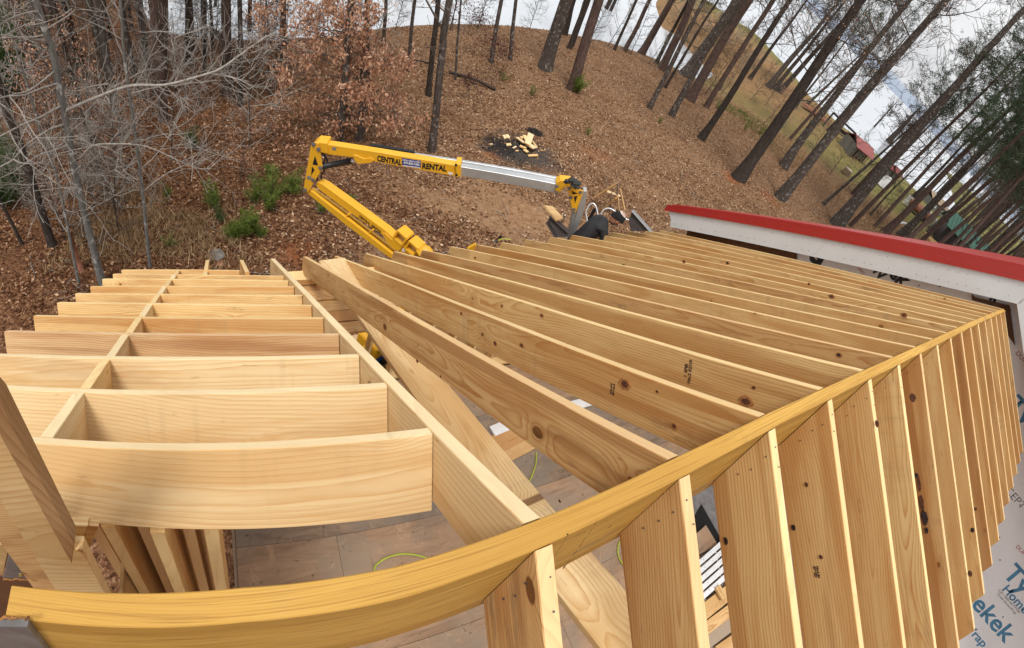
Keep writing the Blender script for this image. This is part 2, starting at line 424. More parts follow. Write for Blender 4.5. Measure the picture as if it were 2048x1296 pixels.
def bark(name, c1, c2, spots=None, scale=1.0):
    m, nt, b = new_mat(name)
    tc = N(nt, 'ShaderNodeTexCoord')
    mp = N(nt, 'ShaderNodeMapping'); mp.inputs['Scale'].default_value = (9 * scale, 9 * scale, 2.2 * scale); nt.links.new(tc.outputs['Object'], mp.inputs[0])
    n1 = noise(nt, mp.outputs[0], 2.0, 5, 0.65, 0.4)
    n2 = noise(nt, tc.outputs['Object'], 3.5, 4, 0.6)
    c = ramp(nt, n1, [(0.32, c1), (0.66, c2)])
    if spots:
        sc_ = noise(nt, tc.outputs['Object'], 7 * scale, 4, 0.6)
        c = mixc(nt, math_(nt, 'MULTIPLY', mrange(nt, sc_, 0.56, 0.63, 0, 0.9), mrange(nt, n2, 0.35, 0.6, 0.15, 1)), c, spots)
    nt.links.new(c, b.inputs['Base Color']); b.inputs['Roughness'].default_value = 0.92; b.inputs['Specular IOR Level'].default_value = 0.1
    bump(nt, b, n1, 0.8, 0.03)
    return m


MAT['bark_oak'] = bark('oak_bark', (0.045, 0.036, 0.031), (0.125, 0.10, 0.086), (0.26, 0.24, 0.22))
MAT['bark_pine'] = bark('pine_bark', (0.055, 0.036, 0.030), (0.155, 0.103, 0.085))
MAT['bark_dark'] = bark('dark_bark', (0.028, 0.023, 0.02), (0.085, 0.066, 0.056))
MAT['bark_grey'] = bark('pale_lichened_bark', (0.12, 0.115, 0.105), (0.22, 0.21, 0.195), (0.50, 0.50, 0.48))
MAT['twig_pale'] = bark('pale_twigs', (0.22, 0.195, 0.17), (0.40, 0.365, 0.33))
MAT['twig'] = bark('brown_twigs', (0.07, 0.055, 0.045), (0.15, 0.12, 0.10))


def leafmat(name, stops, trans=0.25, rough=0.75):
    m, nt, b = new_mat(name)
    g = N(nt, 'ShaderNodeNewGeometry')
    c = ramp(nt, g.outputs['Random Per Island'], stops)
    nt.links.new(c, b.inputs['Base Color']); b.inputs['Roughness'].default_value = rough; b.inputs['Specular IOR Level'].default_value = 0.15
    if trans:
        tr = N(nt, 'ShaderNodeBsdfTranslucent'); nt.links.new(c, tr.inputs[0])
        mx = N(nt, 'ShaderNodeMixShader'); mx.inputs[0].default_value = trans
        out = nt.nodes['Material Output']
        nt.links.new(b.outputs[0], mx.inputs[1]); nt.links.new(tr.outputs[0], mx.inputs[2]); nt.links.new(mx.outputs[0], out.inputs[0])
    return m


MAT['litter'] = leafmat('fallen_leaves_brown', [(0.0, (0.075, 0.028, 0.013)), (0.35, (0.15, 0.062, 0.029)), (0.65, (0.25, 0.12, 0.060)), (0.88, (0.36, 0.20, 0.11)), (1.0, (0.50, 0.33, 0.21))], 0.1)
MAT['litter_tan'] = leafmat('fallen_leaves_tan', [(0.0, (0.10, 0.045, 0.021)), (0.35, (0.24, 0.12, 0.06)), (0.7, (0.42, 0.25, 0.14)), (0.9, (0.57, 0.39, 0.25)), (1.0, (0.70, 0.53, 0.38))], 0.1)
MAT['oak_leaf'] = leafmat('dry_oak_leaves', [(0.0, (0.34, 0.15, 0.085)), (0.4, (0.58, 0.31, 0.19)), (0.8, (0.72, 0.44, 0.29)), (1.0, (0.80, 0.56, 0.40))], 0.35)
MAT['dark_leaf'] = leafmat('dark_dead_leaves', [(0.0, (0.06, 0.022, 0.02)), (1.0, (0.16, 0.06, 0.045))], 0.2)
MAT['needle'] = leafmat('pine_needles', [(0.0, (0.03, 0.06, 0.018)), (0.5, (0.06, 0.105, 0.028)), (1.0, (0.12, 0.165, 0.05))], 0.2, 0.55)
MAT['needle_lt'] = leafmat('young_pine_needles', [(0.0, (0.075, 0.115, 0.02)), (0.6, (0.155, 0.22, 0.04)), (1.0, (0.27, 0.31, 0.08))], 0.3, 0.55)
MAT['needle_far'] = leafmat('distant_pine_needles', [(0.0, (0.03, 0.055, 0.03)), (1.0, (0.08, 0.12, 0.06))], 0.2, 0.6)
MAT['dry_grass'] = leafmat('dry_grass', [(0.0, (0.22, 0.125, 0.065)), (0.6, (0.42, 0.28, 0.15)), (1.0, (0.58, 0.43, 0.26))], 0.3)
MAT['green_grass'] = leafmat('green_grass', [(0.0, (0.07, 0.12, 0.02)), (1.0, (0.17, 0.22, 0.05))], 0.3)


# ------------------------------------------------------------------ object helpers
STUFFY = {'branches', 'needles', 'dry_leaves', 'foliage', 'stems', 'charred_debris'}


def tag(o, label=None, cat=None, group=None, kind=None):
    if label: o['label'] = label
    if cat: o['category'] = cat
    if group: o['group'] = group
    if kind: o['kind'] = kind
    return o


def empty(name, loc, label, cat, group=None):
    o = bpy.data.objects.new(name, None); COL.objects.link(o); o.location = tuple(loc); o.empty_display_size = 0.2
    return tag(o, label, cat, group)


def link(name, me, parent=None, mw=None):
    o = bpy.data.objects.new(name, me); COL.objects.link(o)
    if mw is None: mw = Matrix.Identity(4)
    if name in STUFFY: o['kind'] = 'stuff'
    if parent is not None:
        o.parent = parent
        o.matrix_basis = _world(parent).inverted() @ mw
    else:
        o.matrix_basis = mw
    WM[o.name] = mw.copy()
    return o


WM = {}


def _world(o):
    return WM[o.name] if o.name in WM else o.matrix_basis.copy()


def mesh(name, V, Fc, mats, smooth=False, mi=None):
    me = bpy.data.meshes.new(name)
    me.from_pydata([tuple(map(float, v)) for v in V], [], [tuple(map(int, f)) for f in Fc])
    for m in (mats if isinstance(mats, (list, tuple)) else [mats]): me.materials.append(m)
    if mi is not None: me.polygons.foreach_set('material_index', mi)
    if smooth: me.polygons.foreach_set('use_smooth', [True] * len(me.polygons))
    me.update()
    return me


def fast_mesh(name, V, Q, mat, smooth=False):
    """V (n,3), Q (m,k) same-size faces"""
    V = np.asarray(V, np.float32); Q = np.asarray(Q, np.int32)
    me = bpy.data.meshes.new(name)
    me.vertices.add(len(V)); me.vertices.foreach_set('co', V.ravel())
    k = Q.shape[1]
    me.loops.add(Q.size); me.loops.foreach_set('vertex_index', Q.ravel())
    me.polygons.add(len(Q)); me.polygons.foreach_set('loop_start', np.arange(len(Q), dtype=np.int32) * k)
    if smooth: me.polygons.foreach_set('use_smooth', np.ones(len(Q), bool))
    for m in (mat if isinstance(mat, (list, tuple)) else [mat]): me.materials.append(m)
    me.update(calc_edges=True); me.validate()
    return me


def frame_mw(p, x, up):
    x = Vector(x).normalized(); up = Vector(up); y = up.cross(x).normalized(); z = x.cross(y).normalized()
    m = Matrix((x, y, z)).transposed().to_4x4(); m.translation = Vector(p)
    return m


def board(name, parent, p0, p1, up, th, dp, mat, cut0=0.0, cut1=0.0, bow=0.0025, seg=8, top=True, seed=None, lat=None):
    """a sawn board: p0-p1 run along the middle of its upper edge, `up` is its depth direction; cut0/cut1 shear the ends"""
    p0 = np.array(p0, float); p1 = np.array(p1, float)
    L = float(np.linalg.norm(p1 - p0)); mw = frame_mw(p0, p1 - p0, up)
    rr = random.Random(seed if seed is not None else hash((round(L, 3), round(float(p0[0]), 3), round(float(p0[1]), 3))) & 0xffff)
    a, b_ = rr.uniform(-1, 1) * bow, rr.uniform(-1, 1) * bow
    e = 0.0022
    z1 = 0.0 if top else dp / 2; z0 = z1 - dp
    prof = [(-th / 2, z1 - e), (-th / 2 + e, z1), (th / 2 - e, z1), (th / 2, z1 - e), (th / 2, z0 + e), (th / 2 - e, z0), (-th / 2 + e, z0), (-th / 2, z0 + e)]
    V = []; Fc = []
    for i in range(seg + 1):
        t = i / seg
        for (y, z) in prof:
            dd = (z1 - z) / dp
            x = L * t + (cut0 * dd * (1 - t) + cut1 * dd * t)
            V.append((x, y + (lat(x) if lat else 0.0) + a * math.sin(math.pi * t) + b_ * 0.6 * math.sin(2 * math.pi * t), z + b_ * math.sin(math.pi * t)))
    n = 8
    for i in range(seg):
        for k in range(n):
            Fc.append((i * n + k, (i + 1) * n + k, (i + 1) * n + (k + 1) % n, i * n + (k + 1) % n))
    Fc.append(tuple(range(n))); Fc.append(tuple(reversed(range(seg * n, seg * n + n))))
    me = mesh(name, V, Fc, mat)
    bm = bmesh.new(); bm.from_mesh(me); bmesh.ops.recalc_face_normals(bm, faces=bm.faces); bm.to_mesh(me); bm.free()
    return link(name, me, parent, mw)


def box(name, parent, c, s, mat, rot=(0, 0, 0), bev=0.0):
    bm = bmesh.new(); bmesh.ops.create_cube(bm, size=1)
    bmesh.ops.scale(bm, vec=s, verts=bm.verts)
    if bev: bmesh.ops.bevel(bm, geom=bm.edges[:], offset=bev, segments=2, affect='EDGES')
    me = bpy.data.meshes.new(name); bm.to_mesh(me); bm.free(); me.materials.append(mat)
    from mathutils import Euler
    mw = Matrix.Translation(Vector([float(v) for v in c])) @ Euler(rot).to_matrix().to_4x4()
    return link(name, me, parent, mw)


def extrude(name, parent, pts, vec, mat, bev=0.0, origin=None):
    """solid from a 3D outline pushed along vec"""
    pts = [Vector([float(v) for v in p]) for p in pts]; vec = Vector([float(v) for v in vec])
    org = Vector(origin) if origin is not None else sum(pts, Vector()) / len(pts)
    x = (pts[1] - pts[0]).normalized(); nrm = vec.normalized(); z = (nrm - x * nrm.dot(x)).normalized(); y = z.cross(x)
    R = Matrix((x, y, z)).transposed().to_4x4(); mw = Matrix.Translation(org) @ R; inv = mw.inverted()
    bm = bmesh.new()
    a = [bm.verts.new(inv @ p) for p in pts]; b_ = [bm.verts.new(inv @ (p + vec)) for p in pts]
    n = len(pts)
    bm.faces.new(a); bm.faces.new(list(reversed(b_)))
    for i in range(n): bm.faces.new((a[i], b_[i], b_[(i + 1) % n], a[(i + 1) % n]))
    bmesh.ops.recalc_face_normals(bm, faces=bm.faces)
    if bev: bmesh.ops.bevel(bm, geom=bm.edges[:], offset=bev, segments=1, affect='EDGES', clamp_overlap=True)
    me = bpy.data.meshes.new(name); bm.to_mesh(me); bm.free(); me.materials.append(mat)
    return link(name, me, parent, mw)


class TB:
    """gathers tapering tubes"""
    def __init__(s): s.V = []; s.Q = []; s.n = 0

    def tube(s, P, R, k=4):
        P = np.asarray(P, float); R = np.asarray(R, float); m = len(P)
        T = np.gradient(P, axis=0); T /= np.linalg.norm(T, axis=1)[:, None] + 1e-9
        ref = np.array([0.31, 0.17, 0.93]) if abs(T[0][2]) < 0.8 else np.array([0.93, 0.3, 0.1])
        A = np.cross(T, ref); A /= np.linalg.norm(A, axis=1)[:, None] + 1e-9; B = np.cross(T, A)
        an = np.linspace(0, 2 * np.pi, k, endpoint=False)
        ring = P[:, None] + R[:, None, None] * (np.cos(an)[None, :, None] * A[:, None] + np.sin(an)[None, :, None] * B[:, None])
        s.V.append(ring.reshape(-1, 3))
        i = np.arange(m - 1)[:, None] * k; j = np.arange(k)[None]
        q = np.stack([i + j, i + (j + 1) % k, i + k + (j + 1) % k, i + k + j], -1).reshape(-1, 4) + s.n
        s.Q.append(q); s.n += m * k

    def mesh(s, name, mat, smooth=True):
        if not s.V: return None
        return fast_mesh(name, np.concatenate(s.V), np.concatenate(s.Q), mat, smooth)


def tube_obj(name, parent, P, r, mat, k=8):
    """smooth closed tube through points P"""
    P = np.asarray(P, float)
    cu = bpy.data.curves.new(name, 'CURVE'); cu.dimensions = '3D'; sp = cu.splines.new('POLY'); sp.points.add(len(P) - 1)
    tb = TB(); rr = np.full(len(P), r) if np.isscalar(r) else np.asarray(r, float); tb.tube(P, rr, k)
    V = np.concatenate(tb.V); Q = [tuple(q) for q in np.concatenate(tb.Q)]
    Q.append(tuple(range(k))); Q.append(tuple(reversed(range(len(V) - k, len(V)))))
    bpy.data.curves.remove(cu)
    c = V.mean(0)
    me = mesh(name, V - c, Q, mat, smooth=True)
    return link(name, me, parent, Matrix.Translation(Vector(c)))


def smooth_path(P, n=6):
    P = np.asarray(P, float); out = []
    for i in range(len(P) - 1):
        p0 = P[max(i - 1, 0)]; p1 = P[i]; p2 = P[i + 1]; p3 = P[min(i + 2, len(P) - 1)]
        for t in np.linspace(0, 1, n, endpoint=False):
            out.append(0.5 * (2 * p1 + (p2 - p0) * t + (2 * p0 - 5 * p1 + 4 * p2 - p3) * t * t + (3 * p1 - p0 - 3 * p2 + p3) * t ** 3))
    out.append(P[-1])
    return np.array(out)


def text_mesh(s, size, mat, bold=0.0, extr=0.0, sx=1.0, shear=0.0):
    cu = bpy.data.curves.new('lettering', 'FONT'); cu.body = s; cu.size = size; cu.extrude = extr; cu.offset = bold; cu.shear = shear
    cu.align_x = 'CENTER'; cu.align_y = 'CENTER'; cu.resolution_u = 3
    o = bpy.data.objects.new('lettering', cu); COL.objects.link(o)
    dg = bpy.context.evaluated_depsgraph_get()
    me = bpy.data.meshes.new_from_object(o.evaluated_get(dg))
    bpy.data.objects.remove(o); bpy.data.curves.remove(cu)
    if sx != 1.0: me.transform(Matrix.Diagonal((sx, 1, 1, 1)))
    me.materials.clear(); me.materials.append(mat)
    return me


def text_on(name, parent, s, size, mat, c, xdir, ydir, bold=0.0, extr=0.0015, sx=1.0, shear=0.0, fit=None):
    me = text_mesh(s, size, mat, bold, extr, 1.0 if (sx is None or sx > 50) else sx, shear)
    if fit:
        w_ = max(v.co.x for v in me.vertices) - min(v.co.x for v in me.vertices); me.transform(Matrix.Diagonal((fit / w_, 1, 1, 1)))
    x = Vector([float(v) for v in xdir]).normalized(); y = Vector([float(v) for v in ydir]); z = x.cross(y).normalized(); y = z.cross(x)
    m = Matrix((x, y, z)).transposed().to_4x4(); m.translation = Vector([float(v) for v in c])
    return link(name, me, parent, m)

# ------------------------------------------------------------------ ground, lake
def build_ground():
    xs = np.concatenate([np.linspace(-140, -12, 34), np.linspace(-11, 32, 150), np.linspace(33, 110, 110), np.linspace(115, 600, 40)])
    ys = np.concatenate([np.linspace(-300, -22, 22), np.linspace(-20, 48, 200), np.linspace(49, 100, 40), np.linspace(110, 420, 20)])
    X, Y = np.meshgrid(xs, ys, indexing='ij')
    Z = gh(X, Y)
    V = np.stack([X, Y, Z], -1).reshape(-1, 3)
    nx, ny = len(xs), len(ys)
    i, j = np.meshgrid(np.arange(nx - 1), np.arange(ny - 1), indexing='ij')
    q = np.stack([i * ny + j, (i + 1) * ny + j, (i + 1) * ny + j + 1, i * ny + j + 1], -1).reshape(-1, 4)
    m, nt, b = new_mat('leafy_ground')
    L = nt.links.new
    tc = N(nt, 'ShaderNodeTexCoord'); P = tc.outputs['Object']
    sp = N(nt, 'ShaderNodeSeparateXYZ'); L(P, sp.inputs[0])
    big = noise(nt, P, 0.35, 4, 0.6); mid = noise(nt, P, 1.6, 5, 0.65)
    vo = N(nt, 'ShaderNodeTexVoronoi'); vo.inputs['Scale'].default_value = 24; L(P, vo.inputs['Vector'])
    vc = N(nt, 'ShaderNodeSeparateColor'); L(vo.outputs['Color'], vc.inputs[0])
    vo2 = N(nt, 'ShaderNodeTexVoronoi'); vo2.inputs['Scale'].default_value = 14; L(P, vo2.inputs['Vector'])
    vc2 = N(nt, 'ShaderNodeSeparateColor'); L(vo2.outputs['Color'], vc2.inputs[0])
    leaf = math_(nt, 'ADD', math_(nt, 'MULTIPLY', vc.outputs[0], 0.6), math_(nt, 'MULTIPLY', vc2.outputs[1], 0.4))
    brown = ramp(nt, leaf, [(0.1, (0.045, 0.020, 0.011)), (0.4, (0.11, 0.048, 0.024)), (0.65, (0.18, 0.088, 0.045)), (0.95, (0.30, 0.17, 0.095))])
    tan = ramp(nt, leaf, [(0.1, (0.095, 0.046, 0.024)), (0.45, (0.20, 0.11, 0.060)), (0.9, (0.37, 0.235, 0.14))])
    c = mixc(nt, mrange(nt, math_(nt, 'MULTIPLY_ADD', big, 7.0, sp.outputs[0]), 4.5, 10.0), brown, tan)
    c = mixc(nt, mrange(nt, noise(nt, P, 0.8, 6, 0.7), 0.50, 0.68, 0, 0.6), c, (0.15, 0.07, 0.036))

    def patch(px, py, r, col, amt, soft=0.5, fz=1.3):
        nonlocal c
        g = ground(px, py)
        vs = N(nt, 'ShaderNodeVectorMath', operation='DISTANCE'); L(P, vs.inputs[0]); vs.inputs[1].default_value = tuple(g)
        d = math_(nt, 'MULTIPLY_ADD', math_(nt, 'SUBTRACT', mid, 0.5), -fz * r * 1.2, vs.outputs['Value'])
        f = mrange(nt, d, r, r * (1 - soft), 0, amt)
        c = mixc(nt, f, c, col)
    soil = ramp(nt, noise(nt, P, 6, 5, 0.7), [(0.3, (0.20, 0.10, 0.05)), (0.6, (0.34, 0.205, 0.115)), (0.85, (0.44, 0.29, 0.175))])
    for (x, y, r, a) in [(1010, 430, 2.0, 0.9), (880, 400, 1.2, 0.85), (1080, 440, 1.4, 0.9), (760, 520, 1.3, 0.55), (950, 350, 0.8, 0.5), (1290, 380, 1.2, 0.5), (1350, 300, 1.0, 0.35)]:
        patch(x, y, r, soil, a)
    for (x, y, r, a) in [(1190, 310, 0.9, 0.3), (1465, 355, 0.7, 0.7), (600, 500, 0.6, 0.5), (1540, 395, 0.8, 0.5), (985, 310, 0.5, 0.7)]:
        patch(x, y, r, (0.26, 0.085, 0.032), a)
    # fire scar
    patch(1035, 302, 1.6, (0.055, 0.048, 0.045), 0.95, 0.6)
    patch(1000, 290, 0.8, (0.03, 0.026, 0.025), 0.95, 0.6)
    patch(1075, 310, 1.0, (0.09, 0.075, 0.066), 0.8, 0.7)
    patch(1068, 262, 0.45, (0.022, 0.02, 0.022), 0.95, 0.5)
    # lawn by the water, far right
    gx = math_(nt, 'MULTIPLY_ADD', big, 10.0, sp.outputs[0])
    lawncol = ramp(nt, noise(nt, P, 0.8, 5, 0.7), [(0.3, (0.14, 0.12, 0.05)), (0.52, (0.16, 0.17, 0.05)), (0.7, (0.27, 0.19, 0.10))])
    lit = sp.outputs[1]
    # signed side of the line from the grove to the water
    a1 = ground(1640, 330); a2 = ground(1830, 480)
    nrm = np.array([-(a2[1] - a1[1]), a2[0] - a1[0]]); nrm /= np.linalg.norm(nrm)
    ctr = ground(1720, 330)[:2]
    if (ctr - a1[:2]) @ nrm < 0: nrm = -nrm
    off = -(a1[:2] @ nrm)
    sd = math_(nt, 'ADD', math_(nt, 'MULTIPLY', sp.outputs[0], float(nrm[0])), math_(nt, 'MULTIPLY_ADD', lit, float(nrm[1]), float(off)))
    sd = math_(nt, 'MULTIPLY_ADD', mid, 9.0, sd)
    farx = mrange(nt, sp.outputs[0], 26, 34)
    c = mixc(nt, math_(nt, 'MULTIPLY', mrange(nt, sd, 4.0, 12.0, 0, 0.85), farx), c, lawncol)
    # worn bank of the little headland
    hd = ground(1440, 80)
    vs = N(nt, 'ShaderNodeVectorMath', operation='DISTANCE'); L(P, vs.inputs[0]); vs.inputs[1].default_value = tuple(hd)
    c = mixc(nt, mrange(nt, math_(nt, 'MULTIPLY_ADD', mid, -8.0, vs.outputs['Value']), 22, 6, 0, 0.92), c,
             ramp(nt, noise(nt, P, 1.2, 5, 0.7), [(0.35, (0.20, 0.135, 0.07)), (0.6, (0.30, 0.16, 0.08)), (0.8, (0.24, 0.21, 0.11))]))
    L(c, b.inputs['Base Color']); b.inputs['Roughness'].default_value = 0.95; b.inputs['Specular IOR Level'].default_value = 0.08
    bump(nt, b, vo.outputs['Distance'], 0.8, 0.04)
    o = link('ground', fast_mesh('ground', V, q, m, True)); tag(o, kind='structure')
    # lake
    m, nt, b = new_mat('sky_pale_lake_water')
    tc = N(nt, 'ShaderNodeTexCoord')
    mp = N(nt, 'ShaderNodeMapping'); mp.inputs['Scale'].default_value = (0.6, 2.2, 1); mp.inputs['Rotation'].default_value = (0, 0, 0.5); nt.links.new(tc.outputs['Object'], mp.inputs[0])
    b.inputs['Base Color'].default_value = (0.50, 0.53, 0.57, 1); b.inputs['Roughness'].default_value = 0.16; b.inputs['IOR'].default_value = 1.33  # pale base colour stands in for the overcast sky mirrored in the water
    b.inputs['Specular IOR Level'].default_value = 0.9
    bump(nt, b, noise(nt, mp.outputs[0], 2.5, 4, 0.6), 0.25, 0.05)
    me = mesh('lake', [(-3000, -3000, LAKE), (4500, -3000, LAKE), (4500, 4500, LAKE), (-3000, 4500, LAKE)], [(0, 1, 2, 3)], m)
    tag(link('lake', me), kind='structure')


build_ground()

# ------------------------------------------------------------------ the roof frame
TF = 0.765                               # rise over run of the far slope
aF = math.atan(TF); nFar = np.array([0, math.sin(aF), math.cos(aF)])
SPC = 0.407
RZ = CAMH - 0.91                         # top of the ridge


_RX = [-0.40, 0.0, 0.25, 0.5, 0.94, 1.4, 2.0, 3.0, 4.5, 5.5, 7.2]
_RY = [0.190, 0.199, 0.193, 0.199, 0.214, 0.218, 0.205, 0.176, 0.135, 0.100, 0.030]


def yr(X): return float(np.interp(X, _RX, _RY))       # centre line of the slightly crowned ridge


def XK(k): return 0.519 + SPC * k


frame = empty('roof_frame', (3.5, 0.2, 0.9), 'open timber roof frame of pale pine rafters nailed to a yellow ridge beam, above a plywood floor', 'roof frame')
# ridge
board('ridge_beam', frame, (-0.372, 0.19, RZ), (7.12, 0.19, RZ), (0, 0, 1), 0.047, 0.36, MAT['lvl'], bow=0.0, seg=60, lat=lambda x: yr(x - 0.372) - 0.19)['label'] = 'yellow laminated ridge beam'

FAR_TAIL_PX = [(545, 517), (610, 513), (672, 512), (733, 507), (790, 503), (847, 500), (903, 493), (955, 489), (1005, 485), (1053, 479), (1102, 474),
               (1145, 470), (1188, 467), (1225, 464.5), (1260, 462.5), (1293, 461), (1322, 461)]
DP, TH = 0.192, 0.040
DPN = 0.238
far_rafters = []
for k, (px, py) in enumerate(FAR_TAIL_PX):
    X = XK(k)
    tail = atx(px, py, X)
    p0 = np.array([X, yr(X) + 0.026, RZ - 0.002]); p1 = np.array([X, tail[1], tail[2]])
    d = p1 - p0; pitch = math.atan2(-d[2], d[1])
    up = (0, math.sin(pitch), math.cos(pitch))
    m = MAT['lumber_pale'] if k == 0 else (MAT['lumber_near'] if k in (1, 5, 9) else MAT['lumber'])
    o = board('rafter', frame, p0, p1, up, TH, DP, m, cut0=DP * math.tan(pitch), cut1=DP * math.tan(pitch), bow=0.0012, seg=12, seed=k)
    far_rafters.append((o, p0, p1, up))
    # joist line block between tails left out: the bays are open
# near slope
NEAR_TAIL = [(3.37, -1.43, -2.03), (6.62, -1.54, -2.01)]
for k in range(17):
    X = XK(k)
    p0 = np.array([X, yr(X) - 0.026, RZ - 0.004])
    if k == 0: p0[2] += 0.004
    Yt = -1.43 - 0.034 * (X - 3.37); Zt = CAMH - 2.03 + 0.006 * (X - 3.37)
    p1 = np.array([X, Yt, Zt]); d = p1 - p0; pitch = math.atan2(-d[2], -d[1])
    up = (0, -math.sin(pitch), math.cos(pitch))
    m = [MAT['lumber_near'], MAT['lumber_near'], MAT['lumber'], MAT['lumber']][k % 4] if k < 4 else (MAT['lumber_near'] if k % 3 == 0 else MAT['lumber'])
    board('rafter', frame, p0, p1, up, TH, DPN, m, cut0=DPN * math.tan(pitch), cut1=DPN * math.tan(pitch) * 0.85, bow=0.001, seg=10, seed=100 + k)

# lookouts of the gable overhang: boards across the barge rafter, square to the slope
LOOK = [  # left end px, right end px
    ((-30, 868), (848, 862)), ((-60, 768), (768, 768)), ((-35, 707), (713, 710)), ((12, 661), (672, 668)), ((70, 630), (645, 635)),
    ((117, 604), (625, 610)), ((153, 586), (605, 590)), ((183, 572), (600, 572)), ((207, 557), (592, 560)), ((228, 547), (593, 550)), ((245, 539), (480, 540))]
YL = [0.565, 0.85, 1.11, 1.36, 1.61, 1.87, 2.12, 2.37, 2.66, 2.92, 3.17]
upF = (0, math.sin(aF), math.cos(aF))
for i, (a, b_) in enumerate(LOOK):
    nz_ = np.array([0, TF, 1.0]); pp = np.array([0, 0.226, RZ])
    A = atp(*a, nz_, pp); B = atp(*b_, nz_, pp)
    Bx = XK(0) - 0.0205 if i < 10 else B[0]
    mm = MAT['lumber_pale'] if i in (0, 1, 2) else (MAT['lumber_red'] if i == 3 else MAT['lumber'])
    # ride along the measured upper edge
    ya, yb = A[1], B[1]
    p0 = np.array([A[0], ya, A[2] - 0.004]); p1 = np.array([Bx, yb, B[2] - 0.004])
    board('lookout', frame, p0, p1, upF, TH, 0.216 if i == 0 else 0.20, mm, bow=0.003, seg=8, seed=200 + i)
LK = []
for i, (a, b_) in enumerate(LOOK):
    nz_ = np.array([0, TF, 1.0]); pp = np.array([0, 0.226, RZ])
    A = atp(*a, nz_, pp); B = atp(*b_, nz_, pp)
    LK.append((A, B))
# blocking between lookouts over the gable wall
for i in range(len(LK) - 1):
    xg = -0.50 + 0.012 * i
    def on(j):
        A, B = LK[j]; t = (xg - A[0]) / (B[0] - A[0] + 1e-9); return A + (B - A) * t
    a = on(i); b_ = on(i + 1); d = b_ - a; L_ = np.linalg.norm(d); u = d / L_
    p0 = a + u * 0.022; p1 = b_ - u * 0.022
    p0[2] -= 0.006; p1[2] -= 0.006
    board('blocking', frame, p0, p1, upF, TH, DP - 0.004, MAT['lumber'] if i % 2 else MAT['lumber_pale'], bow=0, seg=2, seed=300 + i)
# two short rafter tails past the last lookout
for (px, py), X in (((415, 520), -0.13), ((483, 520), 0.23)):
    t = atx(px, py, X); s_ = np.array([X, 3.22, 0]); s_[2] = RZ - (s_[1] - 0.226) * TF - 0.01
    board('rafter', frame, s_, t, upF, TH, DP, MAT['lumber'], cut1=DP * 0.7, bow=0, seg=4)
# flat plank running down under the ridge
A_ = np.array([1.18, 3.96, CAMH - 3.83]); B_ = np.array([1.46, 0.63, CAMH - 2.55]); dv = (B_ - A_) / np.linalg.norm(B_ - A_)
Cc = A_ + dv * 4.6
upn = np.cross(dv, np.array([1, 0.085, 0])); upn = upn if upn[2] > 0 else -upn
o = board('flat_plank', frame, A_, Cc, upn, 0.286, 0.04, MAT['plank'], bow=0.0, seg=10, seed=7)
o['label'] = 'wide pale plank laid flat beneath the ridge'

# walls under the eaves: plates, studs, sheathing
FLOOR = CAMH - 6.3
YW = 4.02; ZW = RZ - (YW - 0.226) * TF - 0.30
for dz in (0, 0.042):
    board('top_plate', frame, (0.62, YW, ZW + dz - 0.04), (7.3, YW, ZW + dz - 0.04), (0, 0, 1), 0.14, 0.04, MAT['lumber'], seg=4)
board('sole_plate', frame, (0.62, YW, FLOOR + 0.044), (7.3, YW, FLOOR + 0.044), (0, 0, 1), 0.14, 0.04, MAT['lumber'], seg=4)
for k in range(17):
    X = 0.66 + SPC * k
    board('stud', frame, (X, YW + 0.0, FLOOR + 0.046), (X, YW, ZW - 0.082), (0, -1, 0), 0.04, 0.14, MAT['lumber'], top=False, seg=2, seed=400 + k)
for i in range(4):
    x0 = 2.35 + i * 1.225
    box('sheathing_panel', frame, (x0 + 0.61, YW + 0.086, (FLOOR + ZW) / 2), (1.215, 0.012, ZW - FLOOR - 0.05), MAT['osb'])
# boards stacked at the eave between the first rafters
for i in range(5):
    y = 3.95 - i * 0.155
    board('ceiling_board', frame, (0.56, y, 2.98 + 0.02 * (i % 2)), (1.9, y + 0.02, 2.98), (0, 0, 1), 0.142, 0.03, MAT['plank_brown'], seg=3, seed=500 + i)
# near wall plate and gable wall studs
board('top_plate', frame, (0.2, -1.15, CAMH - 2.17), (7.2, -1.15, CAMH - 2.17), (0, 0, 1), 0.14, 0.04, MAT['lumber'], seg=4)
XG = -0.30
for k in range(1, 9):
    Y = 0.42 + 0.406 * k
    zt = RZ - (Y - 0.226) * TF - 0.275
    board('stud', frame, (XG, Y, FLOOR + 0.046), (XG, Y, zt), (-1, 0, 0), 0.04, 0.14, MAT['lumber_near'] if k % 2 else MAT['lumber'], top=False, seg=3, seed=600 + k)
    if k < 8:
        box('sheathing_panel', frame, (XG - 0.084, Y + 0.203, (FLOOR + zt) / 2 - 0.1), (0.012, 0.402, zt - FLOOR - 0.25), MAT['osb'])
box('sheathing_panel', frame, (XG - 0.084, 0.62, (FLOOR + RZ - .75) / 2 - 0.1), (0.012, 0.402, RZ - .75 - FLOOR - 0.2), MAT['osb'])
for k in range(4):
    Y = 0.014 - 0.406 * k; zt = RZ - abs(Y - 0.2) * 0.68 - 0.45
    board('stud', frame, (XG, Y, FLOOR + 0.046), (XG, Y, zt), (-1, 0, 0), 0.04, 0.14, MAT['lumber_near'], top=False, seg=3, seed=650 + k)
    box('sheathing_panel', frame, (XG - 0.084, Y + 0.203, (FLOOR + zt) / 2 - 0.1), (0.012, 0.402, zt - FLOOR - 0.2), MAT['osb'])
